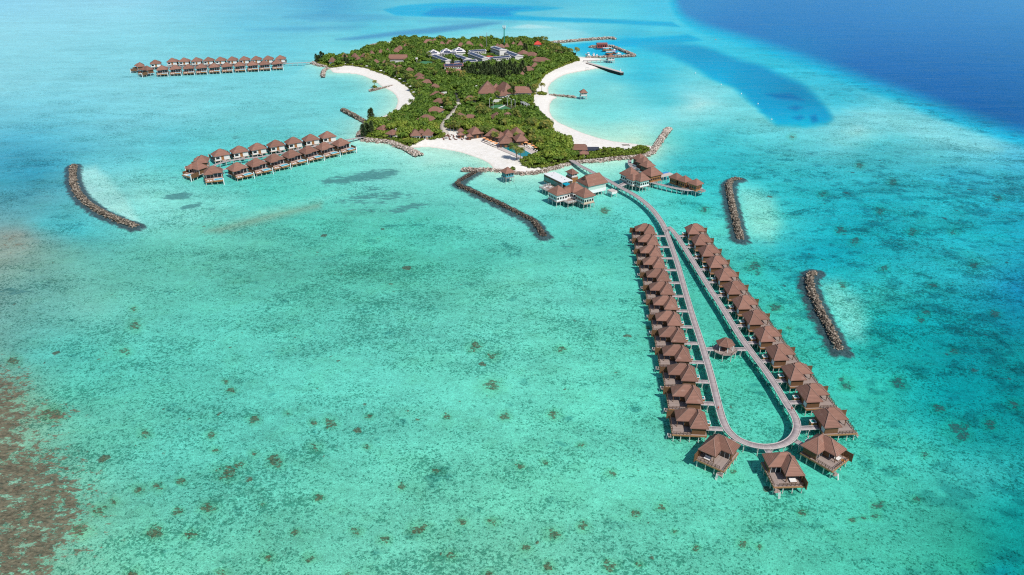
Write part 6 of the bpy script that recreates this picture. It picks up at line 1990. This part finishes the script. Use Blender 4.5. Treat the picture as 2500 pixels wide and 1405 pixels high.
for j in range(9):
    f = j / 8
    o = lounger('pink-white lounger by the orange parasols on the beach edge, %s from the left' % ORD[j], 1178 + 31 * f, 347 + 13 * f, R(60), 1.35, M_LOUNGE, M_CLOTH, GB2)
for j in range(5):
    f = j / 4
    umbrella('orange parasol on the beach edge of the terrace, %s from the left' % ORD[j], 1182 + 29 * f, 344.5 + 13 * f, 1.35, M_ORANGECLOTH, 'orange parasols on the beach edge', 2.6, 1.55)
for j in range(9):
    f = j / 8
    lounger('lounger on the right side of the teal pool, %s from the restaurant' % ORD[j], 1272.5 + 38 * f, 353.5 + 17 * f, R(-25), PZ, M_LOUNGE, M_CLOTH, 'loungers along the right side of the pool')
for j in range(5):
    f = j / 4
    umbrella('orange parasol right of the teal pool, %s from the restaurant' % ORD[j], 1275.5 + 33 * f, 351.5 + 15.5 * f, PZ, M_ORANGECLOTH, 'orange parasols beside the pool', 2.6, 1.55)
WB = [(845, 160), (864, 160.5), (881, 161.5), (897, 166.5), (907, 168.5), (931, 178), (942, 181), (955, 186), (967.5, 191.5), (978, 198), (989, 204.5), (998, 210.5), (1004, 216.5), (1008.5, 224), (1012, 231)]
for j, (x, y) in enumerate(WB):
    umbrella('white parasol at the tree edge of the western beach, %s from the far end' % ORD[j], x, y, 1.25, M_CLOTH, 'white parasols along the western beach', 2.5, 2.2)
    lounger('dark lounger in front of the %s white parasol from the far end, western beach' % ORD[j], x - 3.5, y + 1.6, R(-70), 1.25, M_RAIL, M_CLOTH, 'loungers along the western beach')
# wooden arch on the eastern beach
X, Y = G(1527, 366.5, 1.2)
ar = thing('wooden_arch', 'white legged wedding arch with a dark top on the eastern beach strip', 'arch', (X, Y, 1.0), R(10))
b = MB()
for x in (-2.2, 2.2):
    for y in (-1.2, 1.2):
        b.tube([(x, y, 0), (x * .92, y * .92, 3.6)], .12, 6)
b.each('leg', M_WHITE, ar)
b = MB()
for y in (-1.2, 1.2):
    b.bar((-2.6, y, 3.6), (2.6, y, 3.6), .2)
for x in np.linspace(-2.2, 2.2, 6):
    b.bar((x, -1.6, 3.78), (x, 1.6, 3.78), .14)
b.build('top_beams', M_TIMBER, ar)
OCC.append((X, Y, 4.0, 10))
# swing standing in the shallow water
X, Y = G(1433.5, 173, 0)
sw = thing('water_swing', 'thin white swing frame standing in the shallow eastern bay', 'swing', (X, Y, -.4), R(5))
b = MB()
for x in (-1.6, 1.6):
    b.tube([(x, 0, 0), (x, 0, 3.4)], .1, 6)
b.bar((-1.8, 0, 3.4), (1.8, 0, 3.4), .18); b.build('frame', M_GREYS, sw)
b = MB(); b.box(-.5, .5, -.2, .2, 1.2, 1.3)
for x in (-.45, .45):
    b.bar((x, 0, 1.3), (x, 0, 3.4), .05)
b.build('seat', M_TIMBER, sw)
# chess-like white lattice stairs beside the eastern beach
X, Y = G(1279, 257, 2.5)
ch = thing('garden_lattice', 'white lattice pergola with dark gaps between the trees above the eastern beach', 'pergola', (X, Y, 1.2), R(-62))
b = MB()
for i in range(7):
    b.bar((-7 + i * 2.3, -1.8, 3.4 - i * .1), (-7 + i * 2.3, 1.8, 3.4 - i * .1), .22)
for y in (-1.5, 0, 1.5):
    b.bar((-7.4, y, 3.62), (7.2, y, 3.05), .2)
b.build('slat', M_WHITE, ch)
b = MB()
for x in (-6.8, -2, 2.4, 6.6):
    for y in (-1.5, 1.5):
        b.box(x - .1, x + .1, y - .1, y + .1, 0, 3.2)
b.each('post', M_WHITE, ch)
OCC.append((X, Y, 6, 16))
# small white garden walls beside some villas
for i, (x, y, ln_, ro, lb) in enumerate([(1057, 289, 8, -50, 'white garden wall right of the nearest western beach villa'), (1081, 265, 6, -50, 'white garden wall right of the second western beach villa'), (1084, 228, 5, 30, 'white garden wall right of the fourth western beach villa'), (1162, 213, 9, 75, 'tall white wall at the left end of the lobby roof'),
                                        (1197, 229, 7, 10, 'white garden wall in front of the lobby beside yellow palms'), (1211, 246.5, 10, 5, 'white shelter wall behind the tennis court'), (970, 318, 6, -30, 'white garden wall behind the twin villa by the footbridge'), (1320, 103.5, 6, 0, 'white wall right of the red roofed house')]):
    X, Y = G(x, y, 3.5)
    b = MB(); b.box(-ln_ / 2, ln_ / 2, -.5, .5, 0, 3.6); b.box(-ln_ / 2 - .1, ln_ / 2 + .1, -.6, .6, 3.603, 3.75)
    tag(b.build('garden_wall', M_WALLW, None, (X, Y, .8), R(ro)), lb, 'wall')
    OCC.append((X, Y, 3.2, 12))
# sandy lanes between the trees
for lb, pts_, w in (('dark straight lane running between the trees in the middle of the island', [(1111, 222), (1114, 230), (1116.5, 240), (1118, 248)], 3.2), ('pale sandy lane curving down to the beach bar', [(1119, 250), (1117, 262), (1108, 274), (1100, 283), (1090, 294), (1083, 303), (1084, 318), (1090, 330)], 5.0),
                   ('sandy gap between the trees at the near western bay', [(944, 292), (946, 300), (948, 306), (960, 310)], 3.4), ('pale path from the tennis court to the left', [(1170, 262), (1162, 266), (1154, 268)], 3.5)):
    C, T, U = smooth_line([G(x, y, 1.3) for x, y in pts_], 1.0)
    dk, _, _ = along_deck('path', C, T, U, 1.62, w, M_PATH if 'dark' not in lb else simple('dark_path', (.10, .095, .10), .9, .15, .4), None, .5)
    tag(dk, lb, 'path', None, 'structure')
    for k in range(0, len(C), 2):
        OCC.append((C[k, 0], C[k, 1], w / 2 + 1.2, 7))
# ---- people (tiny in the picture)
def person(label, px, py, z, rz, top, arm=.25):
    r = thing('person', label, 'person', (*G(px, py, z), z), rz)
    V = [(0, 0, .95), (0, 0, 1.2), (0, 0, 1.42), (0, 0, 1.53), (0, .01, 1.64), (0, .01, 1.76), (-.1, 0, .86), (-.12, .02, .48), (-.13, -.02, .08), (-.13, .1, .03), (.1, 0, .86), (.13, .06, .48), (.14, .0, .08), (.14, .12, .03),
         (-.2, 0, 1.40), (-.26, -.02, 1.12), (-.27, .06, .86), (.2, 0, 1.40), (.27, .02, 1.12), (.27, .10, .86)]
    E_2 = [(0, 1), (1, 2), (2, 3), (3, 4), (4, 5), (0, 6), (6, 7), (7, 8), (8, 9), (0, 10), (10, 11), (11, 12), (12, 13), (2, 14), (14, 15), (15, 16), (2, 17), (17, 18), (18, 19)]
    rad = [.14, .13, .15, .055, .095, .075, .085, .062, .042, .035, .085, .062, .042, .035, .055, .042, .03, .055, .042, .03]
    me = bpy.data.meshes.new('body')
    me.from_pydata(V, E_2, [])
    o = bpy.data.objects.new('body', me)
    link(o, r)
    me.materials.append(simple('skin', (.36, .20, .13), .6, .05, 3))
    md_ = o.modifiers.new('skin', 'SKIN')
    for i, q in enumerate(me.skin_vertices[0].data):
        q.radius = (rad[i], rad[i])
    me.skin_vertices[0].data[0].use_root = True
    ss = o.modifiers.new('sub', 'SUBSURF'); ss.levels = 1; ss.render_levels = 1
    b = MB(); b.tube([(0, 0, .82), (0, 0, .98), (0, 0, 1.2), (0, 0, 1.40), (0, 0, 1.47)], [.19, .18, .17, .2, .1], 10); b.build('shirt', top, r)
    b = MB(); b.tube([(0, -.01, 1.68), (0, -.01, 1.74), (0, -.01, 1.80)], [.105, .10, .04], 8); b.build('hair', M_RAIL, r)
    return r
CR = simple('red_cloth', (.55, .05, .04), .9, .08, 2); CD = simple('navy_cloth', (.03, .04, .09), .9, .1, 2)
person('person in a red top walking on the left arm of the loop boardwalk', 1752.5, 1002, ZW, 0, CR)
person('person in a red top on the right arm of the loop boardwalk', 1932, 1003, ZW, 2.6, CR)
person('person in dark clothes standing at the left side of the boardwalk fork', 1626, 570, ZW, 1, CD)
person('person in white standing at the right side of the boardwalk fork', 1634, 563.5, ZW, 2, M_CLOTH)
person('left one of two people strolling on the western beach', 823, 170.5, 1.1, 0, CD)
person('right one of two people strolling on the western beach', 827.5, 170, 1.1, .5, CD)
person('person in white on the gangway to the lower right end villa', 1972, 1074, ZW - .05, .8, M_CLOTH)

# ================================================================== VEGETATION
def crown_arrays(n, rad, hgt, lobes, leaf, r_, flat=.75, up=.35):
    """leaf clumps on the shells of several lobes; returns quads (n,4,3) around the origin (crown base at z=0) and a tone per clump"""
    lc = []
    for k in range(lobes):
        a = 2 * math.pi * (k + r_.random()) / lobes
        d = rad * (.30 + .32 * r_.random()) if k else 0
        lc.append((d * math.cos(a), d * math.sin(a), hgt * (.38 + .30 * r_.random()), rad * (.42 + .22 * r_.random()), .25 + .75 * r_.random()))
    lc = np.array(lc)
    k = r_.integers(0, lobes, n)
    d = r_.normal(size=(n, 3))
    d[:, 2] = d[:, 2] * .9 + up
    d /= np.linalg.norm(d, axis=1)[:, None]
    rr = lc[k, 3] * (.62 + .42 * r_.random(n) ** .6)
    c = lc[k, :3] + d * rr[:, None] * np.array([1, 1, flat])
    nrm = d + r_.normal(size=(n, 3)) * .32
    nrm /= np.linalg.norm(nrm, axis=1)[:, None]
    t = np.cross(nrm, r_.normal(size=(n, 3)))
    t /= np.linalg.norm(t, axis=1)[:, None]
    b = np.cross(nrm, t)
    s = leaf * (.6 + .8 * r_.random(n))[:, None]
    q = np.stack([c - t * s * .5, c + b * s * .38, c + t * s * .5, c - b * s * .38], 1)
    tone = np.clip(lc[k, 4] * .55 + r_.random(n) * .45, 0, 1)
    return q, tone

def quads_mesh(name, q, tone, mat):
    n = len(q)
    f = np.arange(n * 4).reshape(n, 4)
    return np_mesh(name, q.reshape(-1, 3), f, mat, {'var': ('POINT', 'FLOAT', np.repeat(tone, 4))})

def trunk_mesh(name, h, r0, limbs, spread, seed, mat=None):
    rr = random.Random(seed)
    b = MB()
    b.tube([(0, 0, -.3), (rr.uniform(-.15, .15), rr.uniform(-.15, .15), h * .5), (rr.uniform(-.3, .3), rr.uniform(-.3, .3), h)], [r0, r0 * .7, r0 * .45], 7)
    for k in range(limbs):
        a = 2 * math.pi * (k + rr.random() * .6) / limbs
        z0 = h * (.45 + .35 * rr.random())
        b.tube([(0, 0, z0), (spread * .5 * math.cos(a), spread * .5 * math.sin(a), z0 + h * .25), (spread * math.cos(a), spread * math.sin(a), z0 + h * .55)], [r0 * .5, r0 * .32, r0 * .12], 5)
    me = b.mesh(name)
    me.materials.append(mat or M_TRUNK)
    return me

rv = np.random.default_rng(21)
BROAD = []
for k in range(5):
    q, tn = crown_arrays(420, 3.5, 4.2, 7, .95, rv)
    q[..., 2] += 2.0
    BROAD.append((trunk_mesh('trunk', 3.4, .24, 4, 1.9, k), quads_mesh('crown', q, tn, M_LEAF)))
SHRUB = []
for k in range(3):
    q, tn = crown_arrays(200, 1.7, 1.7, 5, .62, rv)
    q[..., 2] += .1
    SHRUB.append((trunk_mesh('stem', 1.0, .1, 3, .8, 30 + k), quads_mesh('foliage', q, tn, M_LEAFLIGHT)))
PINE = []
for k in range(3):
    n = 620
    z = rv.random(n) ** .8
    a = rv.random(n) * 6.283
    tier = .8 + .3 * np.sin(z * 17 + k + np.floor(a * 1.3) * 1.7)
    rr_ = (1 - z) ** .6 * z ** .3 * 3.6 * tier * (.45 + .6 * rv.random(n)) + .12
    c = np.stack([rr_ * np.cos(a), rr_ * np.sin(a), 1.6 + z * 11.0], 1)
    t = np.stack([np.cos(a), np.sin(a), .55 + .4 * rv.random(n)], 1)
    t /= np.linalg.norm(t, axis=1)[:, None]
    b_ = np.cross(t, rv.normal(size=(n, 3))); b_ /= np.linalg.norm(b_, axis=1)[:, None]
    s = (.75 + .6 * rv.random(n))[:, None]
    q = np.stack([c - t * s * .6, c + b_ * s * .22, c + t * s * .6, c - b_ * s * .22], 1)
    PINE.append((trunk_mesh('trunk', 11.5, .22, 0, 1, 60 + k), quads_mesh('crown', q, np.clip(rv.random(n) * .6 + z * .4, 0, 1), M_PINE)))
PALM = []
for k in range(4):
    rr = random.Random(90 + k)
    h = (6.2, 7.2, 5.4, 8.0)[k]
    lean = (.4, 1.6, .2, 1.0)[k]
    b = MB()
    pts = [(lean * (t ** 1.8), .1 * math.sin(3 * t), h * t) for t in (0, .2, .4, .6, .8, 1.0)]
    pts[0] = (0, 0, -.4)
    b.tube(pts, [.26, .2, .17, .15, .14, .15], 8)
    tm = b.mesh('trunk'); tm.materials.append(M_PTRUNK)
    qs, ts = [], []
    for f in range(17):
        a = 2 * math.pi * f / 17 + rr.uniform(-.15, .15)
        el = rr.uniform(.1, 1.05) if f % 3 else rr.uniform(-.3, .2)
        ln = rr.uniform(2.5, 3.3)
        tone = rr.random()
        if el < 0:
            tone = min(1, tone * .5 + .6)
        spine, x, z, e_ = [], 0, 0, el
        for s in range(8):
            spine.append((x, z))
            x += ln / 7 * math.cos(e_); z += ln / 7 * math.sin(e_)
            e_ -= .26
        for s in range(7):
            (x0, z0), (x1, z1) = spine[s], spine[s + 1]
            for sd in (-1, 1):
                for half in (0, .5):
                    w = (.95 if s < 5 else .6) * (.55 if s == 0 else 1)
                    xa, za = x0 + (x1 - x0) * half, z0 + (z1 - z0) * half
                    xb, zb = x0 + (x1 - x0) * (half + .36), z0 + (z1 - z0) * (half + .36)
                    P4 = [(xa, 0, za), (xb, 0, zb), (xb + .35, sd * w, zb - .30), (xa + .32, sd * w, za - .28)]
                    ca, sa = math.cos(a), math.sin(a)
                    qs.append([(p[0] * ca - p[1] * sa + pts[-1][0], p[0] * sa + p[1] * ca + pts[-1][1], p[2] + h) for p in P4])
                    ts.append(tone)
    PALM.append((tm, quads_mesh('fronds', np.array(qs), np.array(ts), M_FROND)))

def plant(name, label, cat, kindl, x, y, z, s, rz, group, parts, sz=None):
    tm, cm = parts
    r = thing(name, label, cat, (x, y, z), rz, group)
    r.scale = (s, s, sz or s)
    put('trunk' if name != 'shrub' else 'stem', tm, r)
    put({'palm_tree': 'fronds', 'shrub': 'foliage'}.get(name, 'crown'), cm, r)
    return r

# --- where plants may stand
OX = np.array([(o[0], o[1], o[2]) for o in OCC])
def free(x, y, pad):
    return (np.hypot(OX[:, 0] - x, OX[:, 1] - y) - OX[:, 2]).min() > pad
def low_factor(x, y):
    """things the photo shows past the trees keep a lower canopy in front of them"""
    f = 1.0
    for ox, oy, orad, fr in OCC:
        if fr and abs(x - ox) < orad + 1 and -(orad + fr) < y - oy < 0:
            f = min(f, .62 if fr < 12 else .45)
    return f
vp = np.array(VEG)
bx0, by0, bx1, by1 = vp[:, 0].min(), vp[:, 1].min(), vp[:, 0].max(), vp[:, 1].max()
SPC = 4.3
gx, gy = np.meshgrid(np.arange(bx0, bx1, SPC), np.arange(by0, by1, SPC * .87))
gx = gx + (np.arange(gx.shape[0]) % 2)[:, None] * SPC / 2
gx = gx + rv.uniform(-1.3, 1.3, gx.shape); gy = gy + rv.uniform(-1.3, 1.3, gy.shape)
sd = poly_sd(gx, gy, VEG)
cand = [(x, y, d) for x, y, d in zip(gx.ravel(), gy.ravel(), sd.ravel()) if d > 1.6]
PINEREG = [G(*p, 1.2) for p in ((1128, 186), (1150, 180), (1185, 176), (1215, 174), (1250, 175), (1275, 179), (1288, 184), (1282, 194), (1255, 200), (1215, 205), (1170, 203), (1135, 197))]
SPIT = [G(*p, 1.2) for p in ((1462, 362), (1590, 352), (1600, 385), (1395, 402), (1392, 388), (1450, 376))]
trees, pines, shrubs = [], [], []
for x, y, d in cand:
    if not free(x, y, .2):
        continue
    pp_ = np.array([x]), np.array([y])
    if poly_sd(*pp_, PINEREG)[0] > 0 and rv.random() < .55:
        pines.append((x, y)); continue
    if poly_sd(*pp_, SPIT)[0] > 0:
        shrubs.append((x, y, 1.0 + .5 * rv.random())); continue
    trees.append((x, y, d))
# more casuarinas in small dark groups
for x, y, n_, sp in ((902, 331, 7, 4.0), (908, 301, 2, 2.0), (783, 150, 6, 4.5), (841, 158, 4, 5.0), (1283, 137, 3, 2.5), (1247, 240, 2, 2.0), (1268, 176, 6, 6.0), (1115, 165, 3, 5.0), (1292, 235, 3, 2.5)):
    X, Y = G(x, y, 1.2)
    for k in range(n_):
        pines.append((X + rv.normal() * sp * .7, Y + rv.normal() * sp * .7))
# shrub belt along the edge of the green
C, T, U = smooth_line([*VEG, VEG[0]], 2.3)
for k in range(len(C)):
    x, y = C[k, 0] + rv.normal() * .5, C[k, 1] + rv.normal() * .5
    if free(x, y, -.6):
        shrubs.append((x, y, .75 + .7 * rv.random()))
for x, y, n_, sp in ((1323, 231, 14, 2.2), (914.5, 213.5, 4, .9), (1251, 413.5, 2, .4), (1130, 333, 6, 2.0), (1148, 336, 5, 2.0)):
    X, Y = G(x, y, 1.0)
    for k in range(n_):
        shrubs.append((X + rv.normal() * sp, Y + rv.normal() * sp, .9 + .5 * rv.random()))

# palms: the ones that stand out first, then others scattered in the green
PALMS = [(1262, 391.5, 1, R(180), 1.25, 'palm leaning left on the open white sand below the pool'), (1271, 394.6, 0, R(160), 1.2, 'upright palm on the open white sand below the pool'),
         (1178, 336, 0, 0, 1.1, 'yellowish palm at the left end of the pool terrace'), (1190, 337, 2, 1, 1.0, 'second palm from the left on the pool terrace'), (1209.5, 348, 2, 2, 1.1, 'palm in front of the low middle restaurant roof'), (1260, 346.5, 2, 1, .95, 'palm standing right before the front pyramid roof by the pool'),
         (1296, 344, 0, .5, 1.15, 'tall yellow palm right of the restaurant roofs'), (1299, 355, 2, 2, 1.1, 'yellow palm behind the pool loungers'), (1317, 362, 2, 1, 1.1, 'palm among the trees right of the pool'), (1227, 322, 0, 1, 1.3, 'big palm between the two upper restaurant roofs'), (1108, 322, 0, 2, 1.0, 'left palm behind the beach bar terrace'), (1116, 322, 2, 0, 1.05, 'right palm behind the beach bar terrace'), (1100, 321, 2, 1, .9, 'short palm at the left of the beach bar'),
         (1322, 229, 3, 1, 1.0, 'palm growing from the round bush on the eastern beach'), (1300, 233, 1, 0, 1.15, 'palm leaning over the eastern beach next to the lobby hall'), (1305, 232, 1, .5, 1.0, 'second leaning palm next to the lobby hall'), (1213, 245, 2, 1, 1.1, 'yellow palm in front of the lobby'), (1246, 241, 0, 2, 1.1, 'dark palm in front of the lobby'),
         (1389.5, 145, 3, .4, 1.2, 'left one of two tall palms by the harbour sand'), (1404.8, 144, 3, 0, 1.25, 'right one of two tall palms by the harbour sand'), (914.5, 211, 0, 0, .85, 'single palm on the sandy groyne in the western bay'), (991, 276, 2, 1, 1.0, 'dark palm at the near end of the western beach'), (1004.5, 262, 2, 2, .95, 'palm at the tree edge of the western beach'), (985, 303, 0, 0, 1.0, 'orange tinted palm near the peaked villas'), (950, 304, 2, 1, .9, 'yellow palm near the sandy gap'),
         (1172, 109, 3, 0, 1.0, 'palm standing above the far shore roofs'), (930, 116, 0, 0, .8, 'palm on the far white beach corner')]
for x, y, k, rz, s, lb in PALMS:
    X, Y = G(x, y, 1.1)
    plant('palm_tree', lb, 'palm tree', k, X, Y, max(.3, ground_z(X, Y) - .1), s * 1.12, rz, 'palm trees', PALM[k])
n_p = 0
PZONE = [(1016, 243, 10), (1012, 225, 8), (1000, 205, 10), (975, 193, 10), (940, 176, 10), (905, 160, 8), (1350, 135, 14), (1368, 138, 14), (1335, 128, 14), (1320, 115, 12), (1270, 118, 16), (1250, 225, 16), (1160, 260, 16), (1130, 300, 16), (1085, 270, 12), (1180, 290, 16), (1290, 320, 14), (1050, 150, 18), (1000, 125, 18), (1100, 110, 18), (1330, 330, 10), (1240, 300, 14), (1075, 190, 16), (1120, 195, 14)]
for zx, zy, sp in PZONE:
    for k in range(7):
        X, Y = G(zx + rv.normal() * sp * .8, zy + rv.normal() * sp * .25, 1.2)
        if poly_sd(np.array([X]), np.array([Y]), VEG)[0] < 1 or not free(X, Y, .3):
            continue
        m = int(rv.integers(0, 4))
        plant('palm_tree', 'palm crown rising out of the dense green island canopy', 'palm tree', m, X, Y, 1.0, 1.0 + .35 * rv.random(), rv.random() * 6.28, 'palm trees in the canopy', PALM[m])
        n_p += 1

trees.sort(key=lambda t: t[1])
pines.sort(key=lambda t: t[1])
shrubs.sort(key=lambda t: t[1])
def tree_pars(x, y, d):
    lf = low_factor(x, y)
    edge = min(1.0, .68 + d * .05)
    s = (.82 + .45 * rv.random()) * edge
    return s, s * lf * (.78 + .55 * rv.random() ** 1.5)
for i, (x, y, d) in enumerate(trees[:295]):
    s, sz = tree_pars(x, y, d)
    m = int(rv.integers(0, len(BROAD)))
    plant('broadleaf_tree', 'leafy green broadleaf tree in the dense canopy at the near end of the island', 'tree', m, x, y, 1.0, s, rv.random() * 6.28, 'broadleaf trees of the near canopy', BROAD[m], sz)
for i, (x, y) in enumerate(pines[:290]):
    m = int(rv.integers(0, len(PINE)))
    s = (.85 + .35 * rv.random()) * (.62 if y > 640 and False else 1.0)
    plant('casuarina_tree', 'tall dark feathery casuarina tree standing out of the island canopy', 'tree', m, x, y, 1.0, s, rv.random() * 6.28, 'dark casuarina trees', PINE[m], s * (.55 + .4 * rv.random()))
for i, (x, y, s) in enumerate(shrubs[:290]):
    m = int(rv.integers(0, len(SHRUB)))
    z = max(.2, min(1.2, ground_z(x, y)) - .1)
    plant('shrub', 'yellow-green shrub in the low belt along the green edge of the island', 'shrub', m, x, y, z, s, rv.random() * 6.28, 'shrubs along the green edge', SHRUB[m], s * (.8 + .4 * rv.random()))
def stuff(name, items, mk, mat, label, cat):
    Q, Tn = [], []
    for it in items:
        q, t = mk(it)
        Q.append(q); Tn.append(t)
    if not Q:
        return
    o = link(bpy.data.objects.new(name, quads_mesh(name, np.concatenate(Q), np.concatenate(Tn), mat)))
    tag(o, label, cat, None, 'stuff')
BANK = []
for k in range(14):
    q, tn = crown_arrays(170, 3.5, 4.2, 6, 1.6, rv)
    q[..., 2] += 1.6
    BANK.append((q, tn))
def mk_tree(it):
    x, y, d = it
    s, sz = tree_pars(x, y, d)
    q, tn = BANK[int(rv.integers(0, len(BANK)))]
    a = rv.random() * 6.28
    ca, sa = math.cos(a), math.sin(a)
    X = (q[..., 0] * ca - q[..., 1] * sa) * s + x
    Y = (q[..., 0] * sa + q[..., 1] * ca) * s + y
    return np.stack([X, Y, q[..., 2] * sz + .8], -1), np.clip(tn * .6 + rv.random() * .42, 0, 1)
stuff('tree_canopy', trees[295:], mk_tree, M_LEAF, 'dense green canopy of broadleaf trees over the middle and far parts of the island', 'trees')
SB = []
for k in range(8):
    q, tn = crown_arrays(80, 1.7, 1.7, 4, .9, rv)
    SB.append((q, tn))
def mk_shrub(it):
    x, y, s = it
    q, tn = SB[int(rv.integers(0, len(SB)))]
    z = max(.2, min(1.2, ground_z(x, y)) - .1)
    return q * s + np.array([x, y, z]), np.clip(tn * .6 + rv.random() * .4, 0, 1)
stuff('shrub_belt', shrubs[290:], mk_shrub, M_LEAFLIGHT, 'yellow-green shrub belt along the far edges of the island', 'shrubs')
# low growth between the trees
n = 5200
ux, uy = rv.uniform(bx0, bx1, n * 3), rv.uniform(by0, by1, n * 3)
ok_ = poly_sd(ux, uy, VEG) > .3
gi = [(x, y) for x, y in zip(ux[ok_], uy[ok_]) if free(x, y, -.8)][:n]
def mk_low(it):
    x, y = it
    q, tn = SB[int(rv.integers(0, len(SB)))]
    s = .8 + .7 * rv.random()
    return q[::2] * s + np.array([x, y, .9]), np.clip(tn[::2] * .6 + rv.random() * .2, 0, 1)
stuff('undergrowth', gi, mk_low, M_LEAF, 'low green undergrowth covering the ground between the island trees', 'undergrowth')
print('TREES', len(trees), 'PINES', len(pines), 'SHRUBS', len(shrubs), 'PALMS', n_p)
